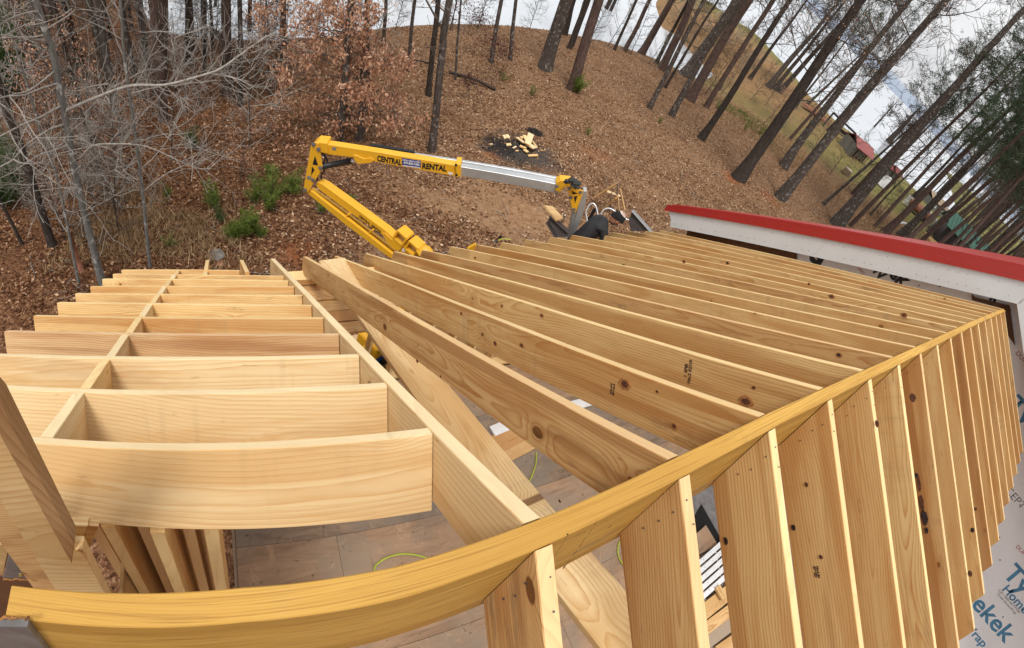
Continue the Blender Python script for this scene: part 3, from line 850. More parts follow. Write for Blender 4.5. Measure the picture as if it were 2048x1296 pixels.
for (x_, y_, w_, mt_) in ((-0.075, 0.62, 0.045, 'lumber'), (-0.15, 0.66, 0.04, 'lumber_near'), (-0.21, 0.56, 0.04, 'lumber'), (-0.28, 0.64, 0.04, 'lumber_near'), (-0.35, 0.58, 0.04, 'lumber'), (-0.42, 0.62, 0.04, 'lumber_near')):
    board('stud', frame, (x_, y_, FLOOR + 0.046), (x_, y_, RZ - (y_ - 0.2) * TF - 0.255), (0, 1, 0), w_, 0.14, MAT[mt_], top=False, seg=3)
Yt0, Yt1 = 0.95, 3.7
board('top_plate', frame, (XG, Yt0, RZ - (Yt0 - 0.226) * TF - 0.30), (XG, Yt1, RZ - (Yt1 - 0.226) * TF - 0.30), upF, 0.14, 0.04, MAT['lumber'], seg=4)
board('sole_plate', frame, (XG, 0.3, FLOOR + 0.044), (XG, 4.0, FLOOR + 0.044), (0, 0, 1), 0.14, 0.04, MAT['lumber'], seg=4)

# boards and plates at the ridge's end, lower left
def px_board(name, pts, Y, th, mat, parent=frame, label=None):
    P = [aty(x, y, Y) for x, y in pts]
    o = extrude(name, parent, P, (0, th, 0), mat, 0.0015)
    if label: o['label'] = label
    return o


def along(name, a, b_, w, Y, th, mat, label=None):
    """upright board standing in the plane Y: a,b_ photo points of the middle line, w width"""
    A = aty(*a, Y); B = aty(*b_, Y)
    o = board(name, frame, A, B, (0, -1, 0), w, th, mat, top=False, seg=6)
    if label: o['label'] = label
    return o


px_board('brace', [(143, 1128), (0, 872), (-40, 760), (2, 806), (149, 1086)], 0.325, 0.03, MAT['brown_edge'], label='brown-edged diagonal brace')
px_board('brace', [(235, 1235), (150, 1235), (108, 1176), (0, 1002), (-60, 900), (-40, 800), (0, 860), (150, 1100), (165, 1100)], 0.358, 0.030, MAT['plank'], label='pale brace with a round knot')
px_board('brace', [(150, 1235), (110, 1235), (0, 1085), (-60, 1020), (-60, 900), (0, 980)], 0.392, 0.030, MAT['plank_brown'])
px_board('block', [(128, 1050), (176, 1052), (161, 1087), (147, 1087)], 0.43, 0.02, MAT['plank'])
px_board('block', [(176, 1052), (198, 1053), (172, 1110), (161, 1112), (161, 1087)], 0.432, 0.02, MAT['plank_brown'])
px_board('block', [(172, 1108), (205, 1172), (165, 1172), (147, 1110), (160, 1122)], 0.42, 0.02, MAT['plank_brown'])
px_board('panel', [(0, 1090), (20, 1083), (6, 1150), (-30, 1150), (-30, 1080)], 0.425, 0.02, MAT['osb'])
px_board('gap_shade_board', [(-60, 1140), (150, 1175), (260, 1240), (-60, 1240)], 0.47, 0.02, MAT['brown_board'])  # dark board added to stand for the shade in the gap behind the plates
pl1 = px_board('gusset_plate', [(23, 1087), (42, 1106), (74, 1160), (6, 1158)], 0.395, 0.012, MAT['grey_plate'], label='grey plate with a bolt')
pl2 = px_board('gusset_plate', [(-25, 1237), (57, 1236), (104, 1298), (118, 1330), (-25, 1330)], 0.168, -0.012, MAT['grey_plate'])
for a, b_, Y in [((6, 1158), (74, 1160), 0.391), ((-20, 1236), (58, 1236), 0.164)]:
    A = aty(*a, Y); B = aty(*b_, Y); n = 14; rr = random.Random(3)
    tb = [A + (B - A) * t + np.array([0, rr.uniform(-.002, .002), rr.uniform(-.002, .002)]) for t in np.linspace(0, 1, n)]
    tube_obj('sawdust_ridge', frame, tb, [0.0014 + rr.uniform(0, .0016) for _ in range(n)], MAT['sawdust'], 6)
c_ = aty(42, 1149, 0.385)


def bolt(parent, c, r, nrm=(0, -1, 0), mat='brass'):
    bm = bmesh.new(); bmesh.ops.create_cone(bm, cap_ends=True, segments=20, radius1=r * 1.7, radius2=r * 1.7, depth=r * 0.35)
    h = bmesh.ops.create_cone(bm, cap_ends=True, segments=6, radius1=r, radius2=r * 0.94, depth=r * 1.2)
    bmesh.ops.translate(bm, verts=h['verts'], vec=(0, 0, r * 0.6))
    me = bpy.data.meshes.new('bolt'); bm.to_mesh(me); bm.free(); me.materials.append(MAT[mat])
    mw = Vector(nrm).to_track_quat('Z', 'Y').to_matrix().to_4x4(); mw.translation = Vector([float(v) for v in c])
    return link('bolt', me, parent, mw)


bolt(pl1, c_, 0.0052)

# knots of real relief and a deep bark pocket on the near slope
def disc_on(name, parent, c, u, v, ru, rv, nrm, mat, seed=0, h=0.002):
    rr = random.Random(seed); u = np.array(u, float); v = np.array(v, float); nn = np.array(nrm, float)
    P = [c + u * ru * math.cos(t) * rr.uniform(.82, 1.1) + v * rv * math.sin(t) * rr.uniform(.82, 1.1) for t in np.linspace(0, 2 * math.pi, 15)[:-1]]
    return extrude(name, parent, P, nn * h, mat)


MAT['knot'] = plain('dark_knot', (0.13, 0.045, 0.02), 0.6, 0, 0.3, 60, 0.5)
MAT['knot_halo'] = plain('amber_knot_ring', (0.42, 0.19, 0.065), 0.6, 0, 0.2, 60)
MAT['pocket'] = plain('bark_pocket', (0.035, 0.014, 0.012), 0.6, 0, 0.5, 40, 0.9)


def knot_at(px, py, X, rad, mat='knot', asp=0.7, seed=0, parent=None):
    c = atx(px, py, X - TH / 2 - 0.0004)
    return disc_on('knot', parent or frame, c, (0, 0.8, -0.6), (0, 0.6, 0.8), rad, rad * asp, (-1, 0, 0), MAT[mat], seed, 0.0012)


for (px, py, k, r, mt) in [(1250, 768, 2, 0.028, 'knot'), (991, 687, 2, 0.018, 'knot'), (1044, 691, 2, 0.017, 'knot'), (923, 627, 2, 0.016, 'knot'), (1315, 783, 2, 0.007, 'pocket'),
                           (1678, 710, 5, 0.018, 'pocket'), (1663, 593, 9, 0.03, 'knot'), (1808, 630, 9, 0.028, 'knot'), (1368, 523, 8, 0.022, 'knot'), (1618, 568, 10, 0.016, 'pocket'),
                           (1492, 803, 3, 0.03, 'knot'), (1349, 852, 2, 0.014, 'knot'), (1084, 631, 3, 0.017, 'knot'), (1004, 612, 3, 0.014, 'knot'), (1508, 775, 3, 0.010, 'pocket'),
                           (836, 691, 1, 0.006, 'pocket'), (835, 722, 1, 0.013, 'pocket'), (882, 753, 1, 0.008, 'pocket'), (1120, 1002, 1, 0.006, 'knot'), (1455, 526, 8, 0.02, 'pocket')]:
    X = XK(k)
    c = atx(px, py, X - TH / 2 - 0.0004)
    disc_on('knot_ring', far_rafters[k][0], c, (0, 0.8, -0.6), (0, 0.6, 0.8), r * 1.2, r * 0.8, (-1, 0, 0), MAT['knot_halo'], int(px) + 1, 0.0017)
    disc_on('knot', far_rafters[k][0], c, (0, 0.8, -0.6), (0, 0.6, 0.8), r * .72, r * 0.45, (-1, 0, 0), MAT[mt], int(px), 0.0022)


def near_face(px, py, k): return atx(px, py, XK(k) - TH / 2 - 0.0006)


for (px, py, k, r, a, mt) in [(1452, 1082, 2, 0.008, 1.6, 'pocket'), (1825, 795, 5, 0.018, 1.3, 'knot'), (1587, 1055, 3, 0.010, 1.2, 'pocket'), (1642, 1114, 3, 0.008, 1.0, 'knot'), (1613, 969, 3, 0.007, 1.3, 'knot'),
                              (1754, 847, 4, 0.009, 1.8, 'knot'), (1972, 935, 11, 0.028, 1.3, 'pocket'), (1945, 1060, 8, 0.016, 1.2, 'pocket'), (1940, 1147, 7, 0.016, 1.4, 'knot'), (1951, 1018, 8, 0.012, 1.2, 'knot')]:
    c = near_face(px, py, k)
    disc_on('knot', frame, c, (0, 0.83, 0.56), (0, -0.56, 0.83), r * a, r, (-1, 0, 0), MAT[mt], int(px), 0.0022)
# long torn bark pocket
for i, (px, py, ru, rv, mt) in enumerate([(1838, 965, 0.10, 0.010, 'knot'), (1843, 1005, 0.09, 0.016, 'knot'), (1849, 1035, 0.085, 0.022, 'pocket'), (1853, 1060, 0.035, 0.012, 'pocket'), (1832, 950, 0.03, 0.008, 'pocket')]):
    c = near_face(px, py, 6)
    disc_on('bark_pocket', frame, c + np.array([-0.001 * i, 0, 0]), (0, 0.83, 0.56), (0, -0.56, 0.83), ru * 0.55, rv, (-1, 0, 0), MAT[mt], i, 0.003)

# broken glue line and scarf joint drawn on the beam's near face
def beam_mark(pts, r):
    P = []
    for x, y in pts:
        q = aty(x, y, 0.19); q = aty(x, y, yr(q[0]) - 0.0238); P.append(q)
    tube_obj('beam_mark', frame, P, r, MAT['pocket'], 4)


beam_mark([(1136, 1068), (1098, 1128)], 0.0012)
for a, b_ in (((1193, 1042), (1188, 1050)), ((1185, 1056), (1176, 1068)), ((1171, 1075), (1158, 1094)), ((1153, 1102), (1146, 1111)), ((1140, 1119), (1126, 1137)), ((1215, 1056), (1223, 1050)), ((1150, 1072), (1172, 1062))):
    beam_mark([a, b_], 0.0011)
# black grade stamps (flat print)
def stamp(px, py, k, lines, size, rot=0, far=True):
    X = XK(k); c = atx(px, py, X - TH / 2 - 0.0012)
    if far: xd = (0, -math.cos(aF), math.sin(aF)); yd = (0, math.sin(aF), math.cos(aF))
    else: xd = (0, -0.83, -0.56); yd = (0, -0.56, 0.83)
    if rot: xd, yd = yd, tuple(-v for v in xd)
    text_on('grade_stamp', frame, lines, size, MAT['stamp'], c, xd, yd, 0.001, 0.0)


stamp(1225, 778, 2, 'KD-HT\nSP No.2', 0.014, 1)
stamp(1376, 742, 3, 'I  SPIB\nNo.2 KD19', 0.022, 1)
stamp(1633, 1144, 3, 'No.2 JM\n019 KD', 0.013, 0, False)

# pencil number on the first lookout's face
A0, B0 = LK[0]
pc = atp(484, 985, (0, math.cos(aF), -math.sin(aF)), (0, A0[1] - 0.021, A0[2]))
MAT['pencil'] = plain('pencil', (0.12, 0.11, 0.11), 0.6)
tb = []
for seg_ in ([(472, 990), (463, 975), (468, 968), (478, 972), (480, 985), (470, 1000)], [(492, 968), (488, 960), (494, 962), (496, 980), (495, 1012)], [(471, 1003), (463, 1020)]):
    P = [atp(x, y, (0, math.cos(aF), -math.sin(aF)), (0, A0[1] - 0.0262 + 0.003, A0[2])) for x, y in seg_]
    tb.append(smooth_path(P, 5))
for p in tb: tube_obj('pencil_mark', frame, p, 0.0007, MAT['pencil'], 4)

# ------------------------------------------------------------------ floor deck and what lies on it
deck = empty('plywood_floor', (3, 1.8, FLOOR), 'weathered plywood floor deck of greyish brown sheets under the rafters', 'floor')
rr = random.Random(5)
xs = [-0.02, 0.99, 3.42, 5.85, 7.07]
ys = [-3.4, -1.65, -0.45, 0.75, 1.95, 3.15, 3.94]
for i in range(len(xs) - 1):
    for j in range(len(ys) - 1):
        x0, x1 = xs[i] + (0.14 * (j % 2) if i else 0), xs[i + 1] + (0.14 * (j % 2) if i < len(xs) - 2 else 0)
        box('plywood_sheet', deck, ((x0 + x1) / 2, (ys[j] + ys[j + 1]) / 2, FLOOR - 0.012 - rr.uniform(0, .003)), (x1 - x0 - 0.004, ys[j + 1] - ys[j] - 0.004, 0.018),
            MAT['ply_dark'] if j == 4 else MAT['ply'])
board('rim_joist', deck, (-0.04, -3.4, FLOOR - 0.03), (-0.04, 3.95, FLOOR - 0.03), (0, 0, 1), 0.04, 0.24, MAT['weathered'], seg=3)
board('rim_joist', deck, (-0.04, 4.05, FLOOR - 0.03), (7.1, 4.05, FLOOR - 0.03), (0, 0, 1), 0.04, 0.24, MAT['weathered'], seg=3)


def hose(pts, label):
    P = smooth_path([atz(x, y, FLOOR + 0.012) for x, y in pts], 8)
    o = tube_obj('air_hose', None, P, 0.011, MAT['hose'], 8); tag(o, label, 'hose', 'yellow-green air hoses on the deck')


hose([(735, 1200), (748, 1150), (752, 1130), (780, 1113), (815, 1108), (858, 1118), (920, 1150)], 'yellow-green air hose curled on the plywood left of the lower ridge beam')
hose([(1058, 965), (1066, 945), (1072, 925), (1072, 905)], 'short run of yellow-green air hose between the second rafter and the flat plank')
hose([(1280, 1150), (1255, 1138), (1238, 1115), (1237, 1090), (1250, 1072), (1290, 1050)], 'yellow-green air hose looping on the deck right of the ridge beam')

# dark opening in the deck, plates and boards near it
g0 = [atz(x, y, FLOOR + 0.012) for x, y in [(1376, 1052), (1403, 1008), (1446, 1084), (1396, 1112)]]
o = extrude('floor_opening', None, g0, (0, 0, -0.004), MAT['pit']); tag(o, 'black jagged opening in the grey sheet beside the white slats', 'opening')
g1 = [atz(x, y, FLOOR + 0.006) for x, y in [(1330, 1010), (1420, 950), (1480, 1060), (1452, 1100), (1380, 1100)]]
o = extrude('grey_sheet', None, g1, (0, 0, -0.003), MAT['grey_plate']); tag(o, 'pale grey sheet lying on the deck behind the near rafters', 'sheet')
g2 = [atz(x, y, FLOOR + 0.06) for x, y in [(1384, 1075), (1412, 1050), (1436, 1090), (1392, 1112)]]
o = extrude('plywood_offcut', None, g2, (0, 0, -0.02), MAT['ply']); tag(o, 'square plywood offcut above the white slats', 'plywood offcut')
# white slatted rack, five perforated slats on a frame
rack = empty('slatted_rack', atz(1425, 1150, FLOOR + 0.03), 'white metal rack of perforated slats lying by the red-edged boards', 'rack')
qa = [(1390, 1127), (1445, 1076)]; qb = [(1402, 1208), (1462, 1156)]
ZR = FLOOR + 0.16
Pa, Pb = atz(1380, 1136, ZR), atz(1470, 1056, ZR); Pc, Pd = atz(1396, 1214, ZR), atz(1486, 1134, ZR)
for i in range(5):
    t0, t1 = i / 5 + 0.0, (i + 0.72) / 5
    A = Pa + (Pc - Pa) * t0; B = Pb + (Pd - Pb) * t0; C2 = Pb + (Pd - Pb) * t1; D = Pa + (Pc - Pa) * t1
    sl = extrude('slat', rack, [A, B, C2, D], (0, 0, -0.03), MAT['white'], 0.003)
    for u in np.linspace(0.1, 0.9, 6):
        for v in (0.5,):
            c = (A * (1 - u) + B * u) * (1 - v) + (D * (1 - u) + C2 * u) * v
            disc_on('hole', sl, c + np.array([0, 0, 0.0008]), (1, 0, 0), (0, 1, 0), 0.005, 0.005, (0, 0, 1), MAT['pit'], 1, 0.0008)
for u in (0.18, 0.55, 0.85):
    A = Pa * (1 - u) + Pb * u; B = Pc * (1 - u) + Pd * u
    tube_obj('crossbar', rack, [A - np.array([0, 0, .05]), B - np.array([0, 0, .05])], 0.02, MAT['alu'], 6)
# lumber lying on the deck below it
labs = ['long pale board on the deck below the white rack', 'brown board lying second below the white rack', 'weathered grey board in the pile under the near rafters', 'short pine offcut poking out beside the white rack',
        'board with a red painted edge under the white rack', 'bottom pale board of the pile near the photo edge']
for i, (a, b_, w, h, mt) in enumerate([((1400, 1230), (1500, 1150), 0.18, 0.12, 'lumber'), ((1405, 1262), (1505, 1185), 0.14, 0.10, 'lumber_near'), ((1405, 1290), (1505, 1215), 0.16, 0.08, 'weathered'),
                                       ((1436, 1172), (1450, 1196), 0.10, 0.20, 'lumber'), ((1398, 1245), (1470, 1178), 0.10, 0.05, 'brown_board'), ((1440, 1310), (1520, 1250), 0.22, 0.06, 'lumber_pale')]):
    A = atz(*a, FLOOR + h); B = atz(*b_, FLOOR + h)
    o = board('lumber_board', None, A, B, (0, 0, 1), w, 0.04, MAT[{'lumber': 'plank', 'lumber_near': 'plank_brown', 'lumber_pale': 'plank'}.get(mt, mt)], seg=2, seed=i); tag(o, labs[i], 'board', 'loose boards on the deck')
for i, (a, b_, w, lab) in enumerate([((985, 862), (1050, 835), 0.07, 'white pipe length lying on the deck seen between the second and third rafters'), ((1140, 812), (1185, 800), 0.08, 'white painted strip on the deck below the third rafter')]):
    A = atz(*a, FLOOR + 0.05); B = atz(*b_, FLOOR + 0.05)
    o = board('white_strip', None, A, B, (0, 0, 1), 0.16, 0.03, MAT['white'], seg=2); tag(o, lab, 'trim board')
for i, (a, b_, lab) in enumerate([((990, 890), (1045, 862), 'pine board on the deck just left of the white pipe length'), ((1010, 905), (1060, 880), 'pine board nearest the flat plank on the deck')]):
    A = atz(*a, FLOOR + 0.03); B = atz(*b_, FLOOR + 0.03)
    o = board('lumber_board', None, A, B, (0, 0, 1), 0.28, 0.04, MAT['plank_brown'], seg=2, seed=40 + i); tag(o, lab, 'board', 'loose boards on the deck')
# things on the ground seen through the bays
g = ground(745, 722)
gen = empty('generator', (g[0], g[1], g[2]), 'small blue plastic machine on the leafy ground beneath the barge rafter', 'generator')
box('body', gen, (g[0], g[1], g[2] + 0.22), (0.42, 0.34, 0.36), MAT['blue'], (0, 0, 0.5), 0.04)
box('side_vent', gen, (g[0] + 0.15, g[1] - 0.13, g[2] + 0.18), (0.20, 0.06, 0.22), MAT['black'], (0, 0, 0.5), 0.01)
tube_obj('carry_handle', gen, smooth_path([(g[0] - .16, g[1] - .1, g[2] + .38), (g[0] - .13, g[1] - .08, g[2] + .47), (g[0] + .13, g[1] + .08, g[2] + .47), (g[0] + .16, g[1] + .1, g[2] + .38)], 4), 0.014, MAT['blue'], 6)
g = ground(722, 684)
o = board('lumber_offcut', None, (g[0] - .2, g[1], g[2] + .06), (g[0] + .2, g[1] + .05, g[2] + .07), (0, 0, 1), 0.24, 0.04, MAT['lumber_red'], seg=1); tag(o, 'square pine offcut on the ground above the blue machine', 'board')

# ------------------------------------------------------------------ the existing house: wrapped gable wall, white rake board, red trim
house = empty('house', (7.8, 0, 0.2), 'house gable end in white printed wrap with white rake board and red metal edge', 'house')
XR = 7.28; XWALL = 7.72
PK = 0.15                                           # plan position of the peak
top = lambda Y: np.array([XR, Y, CAMH - 0.14 - 0.7205 * abs(Y - PK) ])
zt0 = lambda Y, X=XR: atx(1336, 410, XR)
# measured edges projected on the rake plane
E_T = [atx(x, y, XR) for x, y in [(1336, 410), (2048, 533.5)]]      # back/top edge of the red face
E_M = [atx(x, y, XR) for x, y in [(1333, 421), (2048, 562)]]        # lower red lip
E_B = [atx(x, y, XR) for x, y in [(1340, 454), (2048, 611)]]        # bottom of the white board


def line_z(E, Y):
    a, b_ = E; return a[2] + (b_[2] - a[2]) * (Y - a[1]) / (b_[1] - a[1])


Y0 = E_T[0][1]


def rake_piece(name, ztop, zbot, x0, x1, mat, ya, yb, parent=house, bev=0.0):
    P = [(x0, ya, ztop(ya)), (x0, yb, ztop(yb)), (x0, yb, zbot(yb)), (x0, ya, zbot(ya))]
    return extrude(name, parent, P, (x1 - x0, 0, 0), mat, bev)


zT = lambda Y: line_z(E_T, Y); zM = lambda Y: line_z(E_M, Y); zB = lambda Y: line_z(E_B, Y)
extrude('rake_board', house, [(XR, Y0 - .03, zT(Y0) - .03), (XR, 2.55, zT(2.55) - .03), (XR, 2.55, zB(2.55)), (XR, E_B[0][1], zB(E_B[0][1])), (XR, E_B[0][1] + .07, zB(E_B[0][1]) + .10)], (0.022, 0, 0), MAT['fascia'])
rake_piece('rake_board', lambda Y: zT(Y) - 0.03, zB, XR, XR + 0.022, MAT['fascia'], 2.548, -0.05)
rake_piece('rake_trim', zT, zM, XR - 0.016, XR - 0.001, MAT['red_trim'], Y0, -0.02)
rake_piece('trim_lip', lambda Y: zM(Y) + 0.006, lambda Y: zM(Y) - 0.006, XR - 0.030, XR - 0.001, MAT['red_trim'], Y0, -0.02)
sl = (E_T[1][2] - E_T[0][2]) / (E_T[1][1] - E_T[0][1])
rake_piece('trim_cap', lambda Y: zT(Y) + 0.006, lambda Y: zT(Y) - 0.002, XR - 0.018, XR + 0.14, MAT['red_trim'], Y0, -0.02)
_V = []; _Q = []
for i in range(11):
    for j in range(11):
        X_ = XR + 0.12 + 7.6 * i / 10; Y_ = Y0 + (-0.02 - Y0) * j / 10
        _V.append((X_, Y_, zT(Y_) + 0.004 + 0.022 * (X_ - XR - .12) * (j / 10) ** 1.3))
for i in range(10):
    for j in range(10): _Q.append((i * 11 + j, (i + 1) * 11 + j, (i + 1) * 11 + j + 1, i * 11 + j + 1))
_me = mesh('metal_roof', _V, _Q, MAT['red_trim'])
_bm = bmesh.new(); _bm.from_mesh(_me); _r = bmesh.ops.solidify(_bm, geom=_bm.faces[:], thickness=0.02); bmesh.ops.recalc_face_normals(_bm, faces=_bm.faces); _bm.to_mesh(_me); _bm.free()
link('metal_roof', _me, house)
rake_piece('soffit', lambda Y: zB(Y) + 0.03, lambda Y: zB(Y) + 0.015, XR + 0.024, XWALL - 0.002, MAT['fascia'], E_B[0][1] - 0.02, -0.02)
# mirrored near side of the gable, mostly outside the picture
YP = -0.02


def mz(fn): return lambda Y: fn(2 * YP - Y)


rake_piece('rake_board', mz(lambda Y: zT(Y) - 0.03), mz(zB), XR, XR + 0.022, MAT['fascia'], YP - 0.001, -5.4)
rake_piece('rake_trim', mz(zT), mz(zM), XR - 0.016, XR - 0.001, MAT['red_trim'], YP - 0.001, -5.4)
rake_piece('metal_roof', mz(lambda Y: zT(Y) - 0.03), mz(lambda Y: zT(Y) - 0.05), XR + 0.024, 15.0, MAT['red_trim'], YP - 0.001, -5.4)
# wall
zwl = lambda Y: (zB(Y) if Y > YP else zB(2 * YP - Y)) + 0.03
P = [(XWALL, 4.7, zwl(4.7)), (XWALL, YP, zwl(YP)), (XWALL, -4.9, zwl(-4.9)), (XWALL, -4.9, -1.2), (XWALL, 4.7, -1.2)]
wall = extrude('wall', house, P, (0.15, 0, 0), MAT['wrap'])
extrude('side_wall', house, [(XWALL + 0.16, 4.7, -1.2), (14.5, 4.7, -1.2), (14.5, 4.7, zwl(4.7) - 0.2), (XWALL + 0.16, 4.7, zwl(4.7) - 0.2)], (0, -0.15, 0), MAT['wrap'])
extrude('side_wall', house, [(XWALL + 0.16, -4.9, -1.2), (14.5, -4.9, -1.2), (14.5, -4.9, zwl(-4.9) - 0.2), (XWALL + 0.16, -4.9, zwl(-4.9) - 0.2)], (0, 0.15, 0), MAT['wrap'])
# nails in the rake board
rn = random.Random(9); tbn = bmesh.new()
for i in range(46):
    Y = Y0 - 0.15 - i * 0.118 + rn.uniform(-.03, .03)
    for f in (0.25, 0.75):
        if rn.random() < 0.35: continue
        z = zM(Y) * (1 - f) + zB(Y) * f
        s = bmesh.ops.create_cone(tbn, cap_ends=True, segments=6, radius1=0.006, radius2=0.006, depth=0.003, matrix=Matrix.Translation((XR - 0.0015, Y, z)) @ Matrix.Rotation(math.pi / 2, 4, 'Y'))
me = bpy.data.meshes.new('nail_head'); tbn.to_mesh(me); tbn.free(); me.materials.append(MAT['nail']); link('nail_heads', me, house)['kind'] = 'stuff'
sb2 = bmesh.new()
for i in range(22):
    Y = Y0 - 0.1 - i * 0.24
    bmesh.ops.create_cone(sb2, cap_ends=True, segments=6, radius1=0.007, radius2=0.005, depth=0.006, matrix=Matrix.Translation((XR - 0.019, Y, zT(Y) * .35 + zM(Y) * .65)) @ Matrix.Rotation(math.pi / 2, 4, 'Y'))
me = bpy.data.meshes.new('trim_screws'); sb2.to_mesh(me); sb2.free(); me.materials.append(MAT['grey_plate']); link('trim_screws', me, house)['kind'] = 'stuff'
for Yl in (3.35, 1.05):
    rake_piece('trim_lap', lambda Y: zT(Y) + 0.008, lambda Y: zM(Y) - 0.007, XR - 0.0195, XR - 0.0165, MAT['red_trim'], Yl, Yl - 0.05)
nb = bmesh.new(); rn2 = random.Random(4)
for k in range(17):
    X = XK(k)
    for j in range(3):
        Yn = yr(X) - 0.05 - rn2.uniform(0, .03); Zn = RZ - 0.07 - j * 0.06 + rn2.uniform(-.01, .01)
        bmesh.ops.create_cone(nb, cap_ends=True, segments=6, radius1=0.0022, radius2=0.0022, depth=0.004, matrix=Matrix.Translation((X - TH / 2 - .001, Yn, Zn)) @ Matrix.Rotation(math.pi / 2, 4, 'Y'))
    for j in range(2):
        Yn = yr(X) - 0.07 - j * .05; bmesh.ops.create_cone(nb, cap_ends=True, segments=6, radius1=0.002, radius2=0.002, depth=0.003, matrix=Matrix.Translation((X + rn2.uniform(-.008, .008), Yn, RZ - .004 - (yr(X) - .026 - Yn) * .675)))
me = bpy.data.meshes.new('framing_nails'); nb.to_mesh(me); nb.free(); me.materials.append(MAT['nail']); link('framing_nails', me, frame)['kind'] = 'stuff'
# ledger boards on the wall either side of the ridge
xb = XWALL - 0.045


def wall_board(pts, mat, label=None, th=0.04):
    P = [atx(x, y, xb) for x, y in pts]
    o = extrude('ledger_board', house, P, (th, 0, 0), mat, 0.002)
    if label: o['label'] = label


wall_board([(1375, 461), (1592, 503), (1592, 523), (1370, 478)], MAT['brown_board'], 'long brown board on the wall under the rake')
wall_board([(1943, 588), (1950, 595), (2018, 611), (2022, 622), (1944, 600)], MAT['brown_board'], 'dark board running down from the ridge end')
wall_board([(2004, 612), (2020, 616), (2026, 660), (2030, 691), (2014, 668), (2008, 640)], MAT['brown_board'], 'pointed brown board below the ridge end')
# print on the wrap
xp = XWALL - 0.002


def wrap_text(s, px, py, size, mat, bold=0.0, ang=0.0, sx=1.0):
    c = atx(px, py, xp); ca, sa = math.cos(ang), math.sin(ang)
    text_on('wrap_print', wall, s, size, MAT[mat], c, (0, -ca, sa), (0, sa, ca), bold, 0.0, sx)


wrap_text('Tyvek', 2062, 1188, 0.42, 'print_blue', 0.008)
wrap_text('HomeWrap', 2052, 1222, 0.20, 'print_blue', 0.004)
wrap_text('Call 1-800-44-TYVEK\nTyvek HomeWrap', 2016, 1205, 0.055, 'stamp')
wrap_text('DUPONT', 2050, 1110, 0.09, 'print_red', 0.001)
wrap_text('ekek', 1986, 1238, 0.40, 'print_blue', 0.008)
wrap_text('Wrap', 1950, 1268, 0.20, 'print_blue', 0.004)
wrap_text('ACCEPT', 2020, 985, 0.17, 'print_dark', -0.002)
wrap_text('Tyvek', 2066, 850, 0.40, 'print_blue', 0.008)
wrap_text('DUPONT', 2052, 725, 0.10, 'print_red', 0.001)
wrap_text('E', 1634, 512, 0.16, 'white', 0.004)
wrap_text('W', 1757, 545, 0.22, 'print_dark', 0.008)
wrap_text('eK', 1797, 557, 0.26, 'print_dark', 0.012)
wrap_text('K', 1990, 598, 0.20, 'print_dark', 0.012)
wrap_text('DUPONT', 1716, 535, 0.07, 'print_red', 0.001)
wrap_text('ek  vek', 1470, 476, 0.16, 'print_dark', 0.012)


def wall_disc(px, py, ru, rv, mat, name, d=0.0012):
    c = atx(px, py, XWALL - d)
    return disc_on(name, wall, c, (0, 1, 0), (0, 0, 1), ru, rv, (-1, 0, 0), MAT[mat], 4, 0.0006)


wall_disc(1634, 512, 0.16, 0.14, 'print_dark', 'printed_roundel')
for px, py in [(2000, 1120), (2006, 1234), (2046, 1220), (1999, 1075), (2040, 1010), (1838, 571), (1880, 573)]:
    wall_disc(px, py, 0.012, 0.012, 'print_dark', 'cap_nail', 0.003)

# ------------------------------------------------------------------ towable boom lift
lift = empty('boom_lift', (3.0, 5.6, float(gh(3.0, 5.6))), 'yellow towable boom lift with a grey telescoping arm reaching over the leaves', 'boom lift')
JA = atd(628, 290, 8.2); JB = atd(918, 335, 7.9); JC = atd(1118, 372, 7.95)
hd = JC - JA; hd[2] = 0; hd /= np.linalg.norm(hd)
bn = np.array([-hd[1], hd[0], 0.0])                          # horizontal, away from the eye
if bn @ JA < 0: bn = -bn


def onb(x, y, off=0.0): return atp(x, y, bn, JA + bn * off)


def bplate(name, pts, th, mat, off=0.0, parent=lift, bev=0.004):
    return extrude(name, parent, [onb(x, y, off) for x, y in pts], bn * th, mat, bev)


YE = MAT['yellow']
ub = bplate('upper_boom', [(636, 303), (638, 291), (655, 289), (720, 299), (800, 312), (917, 332), (918, 350), (906, 352), (860, 343), (790, 331), (700, 314), (656, 309)], 0.13, YE, 0.0)
ub['label'] = 'upper boom box'
bplate('boom_end_casting', [(625, 291), (634, 285), (654, 287), (656, 307), (637, 304)], 0.22, YE, -0.03)
bplate('boom_collar', [(911, 329), (921, 330), (922, 352), (913, 355)], 0.22, YE, -0.035)
for (x, y) in [(912, 330), (913, 350)]: bolt(lift, onb(x, y, -0.036), 0.012, -bn, 'dark_steel')
bplate('cylinder_bracket', [(706, 310), (716, 312), (728, 318), (742, 316), (748, 321), (742, 326), (716, 328), (709, 322)], 0.02, YE, -0.022)
bplate('telescope_outer', [(918, 333), (1113, 368), (1108, 386), (1096, 383), (918, 351)], 0.10, MAT['alu'], 0.02).__setitem__('label', 'silver telescoping arm')
bplate('telescope_inner', [(922, 329), (1000, 341), (1118, 362), (1120, 367), (1112, 368), (921, 334)], 0.07, MAT['alu'], 0.15)
bplate('cable_tray', [(824, 308), (920, 322), (1118, 357), (1118, 361), (920, 327), (824, 313)], 0.05, MAT['alu'], 0.20)
for i in range(22):
    t = i / 21; x = 740 + 85 * t; y = 294 + 14 * t
    bplate('chain_link', [(x, y - 3.5), (x + 3.1, y - 3.2), (x + 3.6, y + 3), (x - 0.4, y + 2)], 0.07, MAT['black'], 0.20, bev=0.001)
